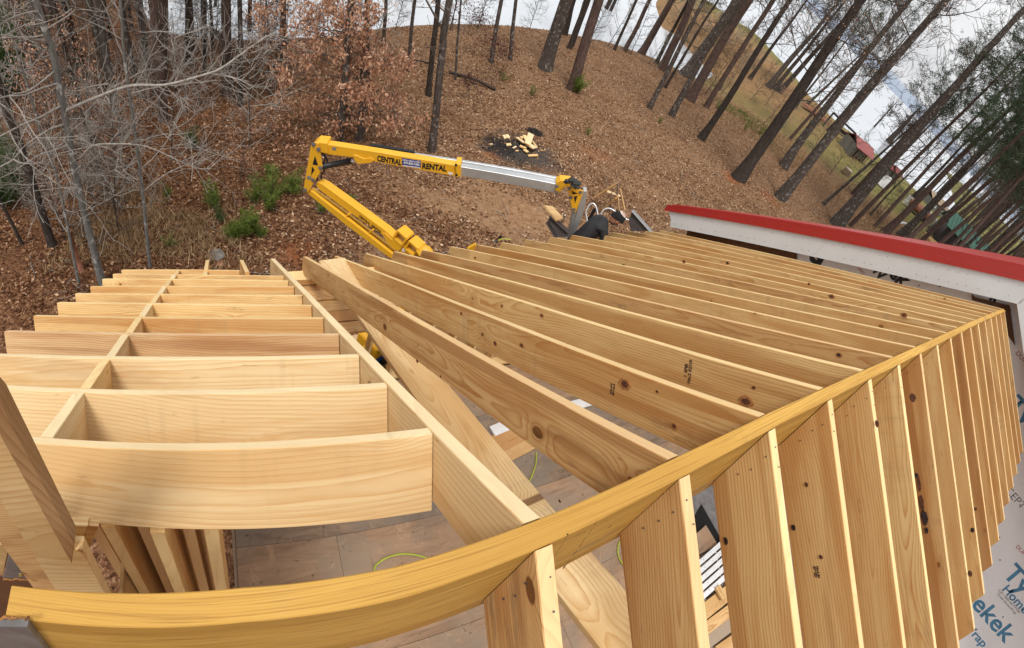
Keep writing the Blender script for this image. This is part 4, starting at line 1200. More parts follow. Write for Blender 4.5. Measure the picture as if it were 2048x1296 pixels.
# knee: twin plates, lower arm, levelling links
for off in (-0.06, 0.22):
    bplate('knee_plate', [(622, 290), (629, 284), (637, 287), (645, 334), (643, 340), (617, 384), (608, 385), (607, 377)], 0.02, YE, off)
for P_ in ([(630, 312), (636, 331), (625, 329)], [(624, 333), (629, 340), (622, 351)]):
    bplate('lightening_hole', P_, 0.003, MAT['pit'], -0.064, bev=0)
for (x, y) in [(627, 289), (641, 336), (626, 360), (610, 380), (637, 299)]:
    bolt(lift, onb(x, y, -0.062), 0.020, -bn, 'grey_plate')
bplate('warning_decal', [(615, 351), (623, 353), (621, 360), (613, 358)], 0.002, MAT['grey_wall'], -0.063, bev=0)
bplate('warning_decal', [(664, 294), (673, 295), (672, 301), (664, 300)], 0.002, MAT['grey_wall'], -0.003, bev=0)
bplate('warning_decal', [(896, 344), (906, 346), (905, 350), (896, 348)], 0.002, MAT['white'], -0.003, bev=0)
# hydraulic hoses
for i_, pts_ in enumerate([[(640, 300), (650, 316), (644, 330), (636, 345), (634, 362)], [(646, 306), (655, 322), (650, 338), (642, 352), (646, 366)]]):
    tube_obj('hydraulic_hose', lift, smooth_path([onb(x, y, .09 + .04 * i_) for x, y in pts_], 5), 0.012, MAT['black'], 6)
# the hydraulic ram
a = onb(645, 333, 0.08); b_ = onb(702, 322, 0.08)
tube_obj('ram_barrel', lift, [a, a + (b_ - a) * .5, b_], 0.048, MAT['black'], 12)
tube_obj('ram_rod', lift, [b_, onb(711, 323, 0.08)], 0.022, MAT['chrome'], 10)
# lower arm: runs from the knee down to the mast behind the rafters
LD0 = np.linalg.norm(onb(635, 365) - O); LE = atd(842, 505, 7.75); LS = onb(634, 362)
ld = LE - LS; ldh = ld.copy(); ldh[2] = 0; ldh /= np.linalg.norm(ldh); ln = np.array([-ldh[1], ldh[0], 0.0])
if ln @ LS < 0: ln = -ln


def onl(x, y, off=0.0): return atp(x, y, ln, LS + ln * off)


def lplate(name, pts, th, mat, off=0.0, parent=lift, bev=0.004):
    return extrude(name, parent, [onl(x, y, off) for x, y in pts], ln * th, mat, bev)


lplate('lower_boom', [(632, 372), (634, 364), (645, 369), (771, 461), (800, 487), (850, 522), (838, 540), (800, 507), (765, 470), (694, 421), (642, 382)], 0.15, YE, 0.0)['label'] = 'lower boom box'
lplate('levelling_link', [(619, 380), (624, 377), (700, 432), (790, 502), (786, 508), (696, 440)], 0.05, YE, 0.17)
lplate('levelling_link', [(610, 383), (617, 378), (640, 396), (700, 442), (792, 514), (788, 522), (694, 452)], 0.05, YE, -0.07)
for x, y in [(692, 430), (739, 462)]:
    lplate('link_spacer', [(x - 2, y + 2), (x + 4, y - 3), (x + 6, y), (x, y + 5)], 0.24, YE, -0.05)
lplate('pivot_plate', [(763, 467), (770, 466), (782, 478), (800, 487), (804, 494), (798, 503), (786, 498), (772, 482)], 0.02, YE, -0.024)
# two box sockets on the lower arm's back
for (x, y) in [(806, 472), (829, 493)]:
    c = onl(x, y, 0.06); u = onl(x + 12, y + 11, 0.06) - c; u /= np.linalg.norm(u); w = np.cross(u, ln); w /= np.linalg.norm(w)
    if w[2] < 0: w = -w
    s = 0.085; t_ = 0.016
    for (du, dw, hu, hw) in ((0, s, s, t_), (0, -s, s, t_), (s, 0, t_, s), (-s, 0, t_, s)):
        P = [c + u * (du + a1 * hu) + w * (dw + a2 * hw) - ln * 0.09 for a1, a2 in ((-1, -1), (1, -1), (1, 1), (-1, 1))]
        extrude('socket_wall', lift, P, ln * 0.20, YE, 0.002)
lplate('serial_decal', [(806, 496), (812, 500), (809, 505), (803, 501)], 0.002, MAT['white'], -0.003, bev=0)
# lettering on the arm
def boom_text(s, a, b_, size, mat, off, fn, sx=1.0, bold=0.004):
    sx = None
    A = fn(*a, off); B = fn(*b_, off); c = (A + B) / 2; xd = B - A; n_ = bn if fn is onb else ln
    yd = np.cross(-n_, xd); yd = yd if yd[2] > 0 else -yd
    text_on('lettering', lift, s, size, mat, c, xd, yd, bold, 0.001, 1.0, 0.0, float(np.linalg.norm(B - A)))


boom_text('CENTRAL', (754, 317), (803, 326), 0.125, MAT['black'], -0.003, onb, 0.80, 0.005)
boom_text('RENTAL', (844, 332), (893, 338), 0.125, MAT['black'], -0.003, onb, 0.90, 0.005)
dc = bplate('phone_decal', [(804, 316), (842, 322), (841, 336), (804, 330)], 0.002, MAT['print_navy'], -0.004, bev=0); dc['label'] = 'blue phone number decal'
boom_text('CENTRAL RENTAL & SUPPLY', (805, 320), (841, 325), 0.028, MAT['white'], -0.006, onb, 0.75, 0.001)
boom_text('479-890-7400', (807, 325.5), (839, 330), 0.052, MAT['white'], -0.006, onb, 0.78, 0.0015)
boom_text('www.centralrental.com', (806, 331), (840, 335.5), 0.020, MAT['white'], -0.006, onb, 0.9)
boom_text('CENTRAL', (718, 432), (740, 449), 0.062, MAT['black'], -0.003, onl, 0.8, 0.002)
boom_text('RENTAL', (743, 451), (762, 465), 0.062, MAT['black'], -0.003, onl, 0.8, 0.002)
# arm head, jib and rotating bracket
bplate('head_casting', [(1112, 366), (1121, 361), (1140, 363), (1160, 372), (1158, 378), (1143, 372), (1128, 375), (1118, 386), (1110, 388)], 0.16, YE, 0.0)
for off in (-0.05, 0.17):
    bplate('head_plate', [(1135, 377), (1140, 371), (1167, 382), (1164, 392), (1152, 424), (1146, 424), (1143, 414)], 0.016, YE, off)
for P_ in ([(1143, 382), (1156, 387), (1146, 389)], [(1148, 393), (1155, 392), (1150, 407)]):
    bplate('lightening_hole', P_, 0.003, MAT['pit'], -0.054, bev=0)
for (x, y) in [(1139, 377), (1161, 385), (1142, 395), (1148, 419), (1114, 373), (1113, 385)]:
    bolt(lift, onb(x, y, -0.052), 0.016, -bn, 'grey_plate')
lb = np.array([0, 0, 1.0])
bplate('basket_post', [(1144, 424), (1152, 424), (1146, 474), (1135, 474)], 0.06, MAT['alu_dk'], -0.03)
bplate('basket_mast', [(1167, 382), (1174, 382), (1171, 410), (1160, 445), (1148, 474), (1136, 520), (1120, 520), (1150, 440), (1160, 400)], 0.11, MAT['alu'], 0.03).__setitem__('label', 'upright silver basket mast')
# base: mast foot, chassis and outriggers seen in pieces between the rafters
bz = float(gh(3.0, 5.6))
PB = atd(846, 512, 7.8)
tube_obj('mast', lift, [PB + np.array([0, 0, .1]), (PB + np.array([3.0, 5.6, bz + 0.7])) / 2, np.array([3.0, 5.6, bz + 0.7])], 0.13, YE, 10)
box('chassis', lift, (3.0, 5.6, bz + 0.55), (1.3, 0.5, 0.3), YE, (0, 0, 0.5), 0.02)
for (dx, dy) in ((-1.4, -0.9), (-1.3, 1.0), (1.4, -0.9), (1.4, 1.0)):
    e = np.array([3.0 + dx, 5.6 + dy, 0]); e[2] = float(gh(e[0], e[1])) + 0.08
    tube_obj('outrigger', lift, [np.array([3.0 + dx * .3, 5.6 + dy * .3, bz + .62]), np.array([3.0 + dx * .8, 5.6 + dy * .8, bz + .55]), e], [0.07, 0.06, 0.05], YE, 8)
    box('foot_pad', lift, e - np.array([0, 0, .03]), (0.3, 0.3, 0.04), MAT['black'])
for s in (-1, 1):
    w = bmesh.new(); bmesh.ops.create_cone(w, cap_ends=True, segments=28, radius1=0.32, radius2=0.32, depth=0.2); bmesh.ops.bevel(w, geom=w.edges[:], offset=0.03, segments=2, affect='EDGES')
    me = bpy.data.meshes.new('wheel'); w.to_mesh(me); w.free(); me.materials.append(MAT['black'])
    link('wheel', me, lift, Matrix.Translation((3.0 - s * 0.45 * math.sin(.5), 5.6 + s * 0.45 * math.cos(.5), bz + 0.32)) @ Matrix.Rotation(0.5, 4, 'Z') @ Matrix.Rotation(math.pi / 2, 4, 'X'))
# yellow pieces low between the first rafters
a = atz(652, 630, 1.35); b_ = atz(705, 640, 1.35)
board('deck_beam', lift, a, b_, (0, 0, 1), 0.10, 0.12, YE, seg=1)
a = atz(785, 615, 1.3); b_ = atz(860, 655, 1.3)
board('deck_beam', lift, a, b_, (0, 0, 1), 0.16, 0.12, YE, seg=1)
# bright yellow cover peeping over a rafter tail
P_ = [onb(934, 497, -0.9), onb(951, 488, -0.9), onb(955, 504, -0.9), onb(934, 504, -0.9)]
extrude('engine_cover', lift, P_, bn * 0.05, YE, 0.01)

# work basket
BD = 8.55
BC = atd(1200, 470, 8.5); BF = BC[2] - 1.15
bask = empty('work_basket', (BC[0], BC[1], BF), 'work basket with shiny looped grab rails around the crouching man', 'basket')
ex = hd.copy(); ey = bn.copy()
W2, D2 = 0.62, 0.42
cen = np.array([BC[0], BC[1], 0]) + ey * 0.10 + ex * 0.12
crn = [cen + ex * sx * W2 + ey * sy * D2 for sx, sy in ((-1, -1), (1, -1), (1, 1), (-1, 1))]
extrude('platform', bask, [c + np.array([0, 0, BF]) for c in crn], (0, 0, 0.04), MAT['dark_steel'])
for h in (0.15, 0.55):
    tube_obj('guard_rail', bask, [crn[i % 4] + np.array([0, 0, BF + h]) for i in range(5)], 0.016, MAT['chrome'], 8)
for c in crn: tube_obj('post', bask, [c + np.array([0, 0, BF + .03]), c + np.array([0, 0, BF + .95])], 0.018, MAT['chrome'], 8)


def loop(name, pts, d, r=0.014):
    P = smooth_path([atd(x, y, d) for x, y in pts], 7); tube_obj(name, bask, P, r, MAT['chrome'], 8)


loop('looped_grab_rail', [(1176, 470), (1174, 440), (1172, 425), (1178, 411), (1186, 407), (1192, 414), (1196, 430), (1205, 460), (1208, 480)], 8.85)
loop('looped_grab_rail', [(1200, 440), (1204, 424), (1214, 417), (1226, 420), (1245, 434), (1264, 444), (1271, 452), (1271, 463), (1264, 480)], 8.9)
box('control_box', bask, atd(1183, 430, 8.9), (0.05, 0.05, 0.28), MAT['black'], (0, 0, 0.5), 0.01)
# side trays of dark steel channel
def tray(name, pts, d, th, label, cat, grp, mat='dark_steel'):
    P = [atd(x, y, d) for x, y in pts]
    nn = np.cross(P[1] - P[0], P[2] - P[0]); nn /= np.linalg.norm(nn)
    if nn @ (P[0] - O) < 0: nn = -nn
    root = empty(name, P[0], label, cat, grp)
    extrude('web', root, P, nn * th, MAT[mat], 0.003)
    return root, P, nn


r1, P1, n1 = tray('steel_channel', [(1101, 431), (1137, 464), (1135, 474), (1113, 474), (1095, 443)], 8.0, 0.03, 'dark steel channel carrying the short plank left of the basket mast', 'steel channel', 'dark steel channels by the basket')
for a, b_ in (((1101, 430), (1138, 464)), ((1095, 443), (1114, 475))):
    A = atd(*a, 7.97); B = atd(*b_, 7.97); board('flange', r1, A, B, (0, 0, 1), 0.09, 0.012, MAT['dark_steel'], seg=1)
r2, P2, n2 = tray('steel_channel', [(1265, 421), (1301, 462), (1262, 462), (1257, 442)], 8.6, 0.03, 'dark steel channel sloping down right of the man in the cap', 'steel channel', 'dark steel channels by the basket')
A = atd(1265, 420, 8.57); B = atd(1303, 463, 8.57); board('flange', r2, A, B, (0, 0, 1), 0.09, 0.012, MAT['alu_dk'], seg=1)
P_ = [atd(x, y, 7.9) for x, y in [(1089, 410), (1106, 413), (1127, 436), (1113, 440)]]
o = extrude('short_plank', None, P_, (0, 0, -0.03), MAT['plank']); tag(o, 'short pale plank lying on the dark channel left of the mast', 'plank')
# black gloves draped on the arm head
gl = bmesh.new()
for i, (x, y, s) in enumerate([(1138, 363, .06), (1146, 361, .07), (1152, 366, .07), (1149, 372, .06), (1131, 365, .035), (1155, 374, .04)]):
    c = Vector(atd(x, y, 7.75)); bmesh.ops.create_icosphere(gl, subdivisions=2, radius=s, matrix=Matrix.Translation(c) @ Matrix.Diagonal((1.1, 0.8, 0.6, 1)))
rg = random.Random(2)
for v in gl.verts: v.co += Vector((rg.uniform(-.012, .012), rg.uniform(-.012, .012), rg.uniform(-.012, .012)))
me = bpy.data.meshes.new('gloves'); gl.to_mesh(me); gl.free(); me.materials.append(MAT['leather'])
tag(link('glove_bundle', me), 'crumpled black gloves draped over the yellow head of the arm', 'gloves')
# red and green clutter on the rafter tail: small hand tool
g = atd(990, 484, 6.1)
tl = empty('hand_tool', g, 'small dark hand tool on a rafter tail with a looped yellow cord', 'tool')
tube_obj('tool_body', tl, [g + np.array([0, 0, .0]), g + np.array([.03, 0, .05]), g + np.array([.05, 0, .09])], 0.018, MAT['black'], 8)
tube_obj('tool_handle', tl, [g + np.array([.05, 0, .0]), g + np.array([.0, 0, .07])], 0.012, MAT['rust'], 8)
tube_obj('yellow_cord', tl, smooth_path([atd(x, y, 6.05) for x, y in [(996, 481), (1003, 478), (1012, 478), (1022, 480)]], 5), 0.006, MAT['hose'], 6)

# sawhorse of thin laths behind the basket
G1 = ground(1228, 425)
dS = float(np.linalg.norm(G1 - O))
sh = empty('sawhorse', G1, 'thin lath sawhorse standing on the leaves behind the basket', 'sawhorse')
for a, b_, mt in (((1236, 364), (1234, 398), 'weathered'), ((1235, 366), (1188, 396), 'lumber'), ((1214, 383), (1240, 392), 'lumber_pale'), ((1233, 396), (1204, 420), 'lumber'),
                  ((1223, 386), (1220, 420), 'weathered'), ((1240, 378), (1249, 420), 'lumber_near'), ((1235, 392), (1238, 424), 'lumber_near')):
    A = atd(*a, dS - .7); B = atd(*b_, dS - .2)
    board('lath', sh, A, B, (0.2, -0.6, 0.8), 0.07, 0.04, MAT[mt], top=False, seg=1)

# ------------------------------------------------------------------ the man in the basket
def skin_body(name, joints, edges, mat, parent=None, sub=2, root=0):
    me = bpy.data.meshes.new(name)
    me.from_pydata([tuple(map(float, j[:3])) for j in joints], edges, [])
    o = bpy.data.objects.new('tmp', me); COL.objects.link(o)
    md = o.modifiers.new('s', 'SKIN'); md.use_smooth_shade = True; md.branch_smoothing = 0.3
    for i, j in enumerate(joints):
        r = j[3]; me.skin_vertices[0].data[i].radius = (r, r) if np.isscalar(r) else r
        me.skin_vertices[0].data[i].use_root = (i == root)
    sb = o.modifiers.new('b', 'SUBSURF'); sb.levels = sub; sb.render_levels = sub
    dg = bpy.context.evaluated_depsgraph_get()
    out = bpy.data.meshes.new_from_object(o.evaluated_get(dg)); out.name = name
    bpy.data.objects.remove(o)
    out.materials.clear(); out.materials.append(mat)
    c = sum((v.co for v in out.vertices), Vector()) / max(1, len(out.vertices))
    out.transform(Matrix.Translation(-c))
    return link(name, out, parent, Matrix.Translation(c))


HD = atd(1234, 437, 8.2)                     # middle of the head
BK = atd(1168, 462, 8.25)                    # lower back
SHL = atd(1205, 444, 8.25)                   # upper back between the shoulders
fw = HD - BK; fwh = fw.copy(); fwh[2] = 0; fwh /= np.linalg.norm(fwh)
sd = np.array([fwh[1], -fwh[0], 0.0])        # towards the eye
if sd @ BK > 0: sd = -sd
up = np.array([0, 0, 1.0])
PEL = BK - up * 0.22 - fwh * 0.06
man = empty('person', (PEL[0], PEL[1], BF + 0.04), 'person in a black jacket and cap bending forward in the work basket', 'person')
J = []; E_ = []


def jn(p, r, link_to=None):
    J.append((*p, r)); i = len(J) - 1
    if link_to is not None: E_.append((link_to, i))
    return i


pel = jn(PEL, (0.165, 0.15)); b1 = jn(BK - up * .02 + fwh * .06, (0.165, 0.14), pel); b2 = jn((BK + SHL) / 2 - up * .03, (0.18, 0.155), b1); b3 = jn(SHL - up * .05, (0.17, 0.14), b2)
nk = jn(SHL + (HD - SHL) * .62 - up * .05, (0.10, 0.09), b3)
SHD = {}
for s_ in (1, -1):
    s1 = jn(SHL + sd * s_ * 0.16 - up * .05 + fwh * .03, 0.078, b3)
    el_ = SHL + sd * s_ * 0.20 - up * .27 + fwh * 0.10
    e1 = jn(el_, 0.06, s1); wr = el_ + fwh * 0.22 - up * .12 - sd * s_ * .05
    w1 = jn(wr, 0.045, e1); SHD[s_] = (el_, wr)
    hp = jn(PEL + sd * s_ * 0.10 - up * .10, 0.105, pel)
    kn = PEL + sd * s_ * 0.14 + fwh * 0.14 - up * ((PEL[2] - BF) * .52)
    k1 = jn(kn, 0.075, hp); an_ = np.array([PEL[0], PEL[1], BF + 0.13]) + sd * s_ * .14 - fwh * .02
    a1 = jn(an_, 0.055, k1)
body = skin_body('jacket', J[:], E_, MAT['jacket'], man)
for s_ in (1, -1):
    an_ = np.array([PEL[0], PEL[1], BF + 0.09]) + sd * s_ * .14 - fwh * .02
    skin_body('boot', [(*(an_ - fwh * .05), 0.05), (*(an_ + fwh * .08 - up * .01), 0.048), (*(an_ + fwh * .18 - up * .02), 0.038)], [(0, 1), (1, 2)], MAT['black'], man, 1)
    el_, wr = SHD[s_]
    dr = (wr - el_) / np.linalg.norm(wr - el_)
    hb = wr + dr * 0.05
    hand = [(*wr, 0.026), (*hb, (0.040, 0.020)), (*(hb + dr * .045), (0.040, 0.017))]; he = [(0, 1), (1, 2)]
    skin_body('hand', hand, he, MAT['skin'], man, 1)
    for q, (o_, l_) in enumerate(((-.030, .060), (-.010, .072), (.010, .068), (.030, .052))):
        r0 = hb + dr * .035 + sd * o_
        skin_body('finger', [(*r0, 0.0095), (*(r0 + dr * l_ * .55), 0.009), (*(r0 + dr * l_ * .8 - up * l_ * .45), 0.0078)], [(0, 1), (1, 2)], MAT['skin'], man, 1)
    r0 = hb - sd * s_ * .03
    skin_body('thumb', [(*r0, 0.012), (*(r0 - sd * s_ * .025 + dr * .03), 0.0105), (*(r0 - sd * s_ * .025 + dr * .055 - up * .015), 0.009)], [(0, 1), (1, 2)], MAT['skin'], man, 1)
# head looks down and forward
fd = (fwh * 0.86 - up * 0.50); fd /= np.linalg.norm(fd)       # face direction
cr = (fwh * 0.50 + up * 0.86)                                 # towards the crown
cr = cr - fd * (cr @ fd); cr /= np.linalg.norm(cr)
sdn = np.cross(fd, cr)
HR = Matrix((Vector(sdn), Vector(fd), Vector(cr))).transposed().to_4x4(); HR.translation = Vector(HD)
hm = bmesh.new(); bmesh.ops.create_uvsphere(hm, u_segments=28, v_segments=20, radius=1)
for v in hm.verts:
    x, y, z = v.co
    w = 0.078 * (1 - 0.18 * max(0, -z)); d_ = 0.098 * (1 - 0.10 * max(0, -z) * (1 if y < 0 else 0.2)); h_ = 0.118
    v.co = Vector((x * w, y * d_, z * h_))
    if y > 0.55 and abs(x) < 0.35:                       # nose, brow and mouth relief
        v.co.y += 0.020 * math.exp(-((z + 0.12) / 0.16) ** 2) * math.exp(-(x / 0.16) ** 2)
        v.co.y += 0.006 * math.exp(-((z + 0.52) / 0.07) ** 2) * math.exp(-(x / 0.25) ** 2)
    if y > 0.4: v.co.y -= 0.007 * math.exp(-((z - 0.08) / 0.10) ** 2) * (math.exp(-((x - 0.38) / 0.16) ** 2) + math.exp(-((x + 0.38) / 0.16) ** 2))
for f in hm.faces: f.smooth = True
me = bpy.data.meshes.new('head'); hm.to_mesh(me); hm.free(); me.materials.append(MAT['skin']); head = link('head', me, man, HR)
for s_ in (1, -1):
    em = bmesh.new(); bmesh.ops.create_uvsphere(em, u_segments=10, v_segments=8, radius=0.011); me = bpy.data.meshes.new('eye'); em.to_mesh(me); em.free(); me.materials.append(MAT['white'])
    link('eye', me, head, HR @ Matrix.Translation((s_ * 0.030, 0.083, 0.010)))
    em = bmesh.new(); bmesh.ops.create_uvsphere(em, u_segments=12, v_segments=8, radius=1); bmesh.ops.scale(em, vec=(0.010, 0.018, 0.030), verts=em.verts)
    me = bpy.data.meshes.new('ear'); em.to_mesh(me); em.free(); me.materials.append(MAT['skin']); link('ear', me, head, HR @ Matrix.Translation((s_ * 0.078, -0.005, -0.005)))


def shell(name, mat, test, grow, off=(0, 0, 0), parent=head):
    bm = bmesh.new(); bmesh.ops.create_uvsphere(bm, u_segments=64, v_segments=64, radius=1)
    for v in list(bm.verts):
        if not test(*v.co): bm.verts.remove(v)
    for v in bm.verts: v.co = Vector((v.co.x * 0.078 * grow + off[0], v.co.y * 0.098 * grow + off[1], v.co.z * 0.118 * grow + off[2]))
    for f in bm.faces: f.smooth = True
    me = bpy.data.meshes.new(name); bm.to_mesh(me); bm.free(); me.materials.append(MAT[mat]); return link(name, me, parent, HR)


shell('knit_cap', 'cap', lambda x, y, z: z > 0.12 - 0.45 * max(0, -y), 1.22)
shell('cap_patch', 'patch_white', lambda x, y, z: z > 0.72 and x * x + (y + 0.05) ** 2 < 0.42, 1.235)
for i in range(4):
    a0 = -0.42 + i * 0.22
    shell('patch_stripe', 'patch_red', lambda x, y, z, a0=a0: z > 0.70 and a0 < y < a0 + 0.13 and abs(x) < 0.55, 1.25)
shell('beard', 'beard', lambda x, y, z: z < -0.30 and y > -0.1, 1.10)

# ------------------------------------------------------------------ trees
def rot_about(v, ax, a):
    return np.array(Matrix.Rotation(a, 3, Vector(ax)) @ Vector(v))


def rnd_perp(rg, d):
    v = np.array([rg.gauss(0, 1) for _ in range(3)]); v -= d * (v @ d); return v / (np.linalg.norm(v) + 1e-9)


def twigs(tb, rg, p, d, L, r, depth, ends, crook=0.25, kids=(3, 5), up=0.12, k=3, minr=0.0022):
    n = 5 if depth > 0 else 4
    P = [p]; dd = d.copy(); q = p.copy()
    for i in range(n):
        dd = dd + rnd_perp(rg, dd) * crook * rg.uniform(0.3, 1.0) + np.array([0, 0, up * 0.4]); dd /= np.linalg.norm(dd)
        q = q + dd * L / n; P.append(q)
    P = np.array(P)
    tb.tube(P, np.maximum(np.linspace(r, r * 0.35, n + 1), minr), 4 if r > 0.012 else k)
    ends.append((P[-1], dd))
    if depth > 0:
        for _ in range(rg.randint(*kids)):
            t = rg.uniform(0.25, 1.0); i = min(int(t * n), n - 1); b_ = P[i] + (P[i + 1] - P[i]) * (t * n - i)
            nd = dd * rg.uniform(0.4, 0.9) + rnd_perp(rg, dd) * rg.uniform(0.5, 1.0) + np.array([0, 0, up]); nd /= np.linalg.norm(nd)
            twigs(tb, rg, b_, nd, L * rg.uniform(0.42, 0.7), r * 0.5, depth - 1, ends, crook, kids, up, k, minr)


def quads_at(P, D, L, W, rg, fold=0.3):
    """pointed leaves: rhombi with random facing; P centres, D directions"""
    n = len(P)
    A = D / (np.linalg.norm(D, axis=1)[:, None] + 1e-9)
    R_ = rg.normal(size=(n, 3)); B = np.cross(A, R_); B /= np.linalg.norm(B, axis=1)[:, None] + 1e-9
    C = np.cross(A, B)
    L = np.broadcast_to(L, (n,))[:, None]; W = np.broadcast_to(W, (n,))[:, None]
    v = np.stack([P - A * L * .5, P + B * W * .5 + C * W * fold, P + A * L * .5, P - B * W * .5 + C * W * fold], 1)
    return v


def leaf_mesh(name, v, mat):
    n = len(v); base = np.arange(n)[:, None] * 4
    T = np.concatenate([base + np.array([0, 1, 2]), base + np.array([0, 2, 3])], 0)
    return fast_mesh(name, v.reshape(-1, 3), T, mat)


def trunk_path(base, top, n=9, wob=0.04, rg=None):
    t = np.linspace(0, 1, n)[:, None]
    P = base[None] * (1 - t) + top[None] * t
    L = np.linalg.norm(top - base)
    for k_ in (1, 2, 3):
        a = rg.uniform(-1, 1) * wob * L * 0.25 / k_; b_ = rg.uniform(-1, 1) * wob * L * 0.25 / k_
        P[:, 0] += a * np.sin(np.pi * k_ * t[:, 0]); P[:, 1] += b_ * np.sin(np.pi * k_ * t[:, 0])
    return P


PROTO = []


def make_tree(bx, tx, wpx, kind, label, seed, H=15.0, group=None, far=False, lo=0.35, nbr=16, blen=2.2, name=None, mid=None, twigmat=None, depth=2, bark_m=None, leafy=0, wob=0.05):
    rg = random.Random(seed); nr = np.random.default_rng(seed)
    B = ground(*bx); dist = np.linalg.norm(B - O)
    hv = B - O; hv[2] = 0; hv /= np.linalg.norm(hv)

    def up_pt(q):
        r = ray(*q); return O + r * (((B - O) @ hv) / (r @ hv))
    T_ = up_pt(tx)
    d = T_ - B; d /= np.linalg.norm(d)
    r0 = max(0.02, wpx / 2 / F * dist * 0.93)
    B2 = B - np.array([0, 0, 0.25])
    if mid is not None:
        pts = [B2] + [up_pt(q) for q in mid] + [T_]
        Hx = H; e = pts[-1] - pts[-2]; e /= np.linalg.norm(e); L0 = sum(np.linalg.norm(pts[i + 1] - pts[i]) for i in range(len(pts) - 1))
        if L0 < Hx: pts.append(pts[-1] + (e * 0.6 + np.array([0, 0, .4])) * (Hx - L0))
        P = smooth_path(pts, 5)
    else:
        d2 = d * 0.8 + np.array([0, 0, 0.2]); d2 /= np.linalg.norm(d2)
        Lv = np.linalg.norm(T_ - B)
        if Lv < H:
            P1 = trunk_path(B2, T_, 8, wob, rg); P2 = np.array([T_ + d2 * (H - Lv) * t for t in (0.25, 0.5, 0.75, 1.0)]); P = np.concatenate([P1, P2])
        else: P = trunk_path(B2, B2 + d * H, 11, wob, rg)
    cum = np.concatenate([[0], np.cumsum(np.linalg.norm(np.diff(P, axis=0), axis=1))]); cum /= cum[-1]
    Rr = r0 * (1 - 0.72 * cum) + 0.45 * r0 * np.exp(-cum * 40)
    root = empty(name or {'pine': 'pine_tree'}.get(kind, 'bare_tree'), B, label, 'tree', group)
    c0 = Matrix.Translation(Vector(B))
    tb = TB(); tb.tube(P - B, Rr, 10 if wpx > 12 else 7)
    bm_ = bark_m or {'pine': 'bark_pine', 'oak': 'bark_oak', 'dark': 'bark_dark', 'grey': 'bark_grey'}[kind]
    link('trunk', tb.mesh('trunk', MAT[bm_]), root, c0)
    br = TB(); ends = []
    for i in range(nbr):
        t = lo + (0.98 - lo) * (i + rg.random()) / nbr
        j = int(np.searchsorted(cum, t)) - 1; j = max(0, min(j, len(P) - 2))
        f = (t - cum[j]) / (cum[j + 1] - cum[j] + 1e-9); p = P[j] + (P[j + 1] - P[j]) * f; r_ = Rr[j] * (1 - f) + Rr[j + 1] * f
        a = rg.uniform(0, 2 * math.pi); el_ = rg.uniform(0.05, 0.7) if kind != 'pine' else rg.uniform(-0.15, 0.35)
        dd = np.array([math.cos(a) * math.cos(el_), math.sin(a) * math.cos(el_), math.sin(el_)])
        bl = blen * rg.uniform(0.5, 1.15) * (1.0 if kind != 'pine' else (0.45 if t < 0.62 else 1.0))
        br_r = min(r_ * 0.42, 0.012 * bl + 0.004)
        twigs(br, rg, p - B, dd, bl, br_r, depth if not (kind == 'pine' and t < 0.62) else 1, ends, up=0.10 if kind != 'pine' else 0.03, minr=0.0016 + dist * 0.00022)
    m_ = br.mesh('branches', MAT[twigmat or ('twig' if kind != 'grey' else 'twig_pale')])
    if m_: link('branches', m_, root, c0)
    zt = (P[-1] - B)[2]
    if kind == 'pine':
        E2 = [(p, d_) for p, d_ in ends if p[2] > zt * 0.58]
        if E2:
            Ps = []; Ds = []
            for p, d_ in E2:
                nn = 16 if not far else 9
                o_ = nr.normal(size=(nn, 3)); o_ /= np.linalg.norm(o_, axis=1)[:, None]; o_ = o_ + d_ * 0.5; o_ /= np.linalg.norm(o_, axis=1)[:, None]
                Ps.append(p + o_ * 0.11 + nr.normal(size=(nn, 3)) * 0.07); Ds.append(o_)
            v = quads_at(np.concatenate(Ps), np.concatenate(Ds), 0.28, 0.030 + dist * 0.0010, nr, 0.1)
            link('needles', leaf_mesh('needles', v, MAT['needle_far'] if far else MAT['needle']), root, c0)
    if leafy:
        pp = np.array([e[0] for e in ends]); k_ = nr.integers(0, len(pp), leafy)
        Ps = pp[k_] + nr.normal(size=(leafy, 3)) * 0.13; Ds = nr.normal(size=(leafy, 3)); Ds[:, 2] -= 0.8
        link('dry_leaves', leaf_mesh('dry_leaves', quads_at(Ps, Ds, 0.10, 0.055, nr), MAT['oak_leaf']), root, c0)
    return root


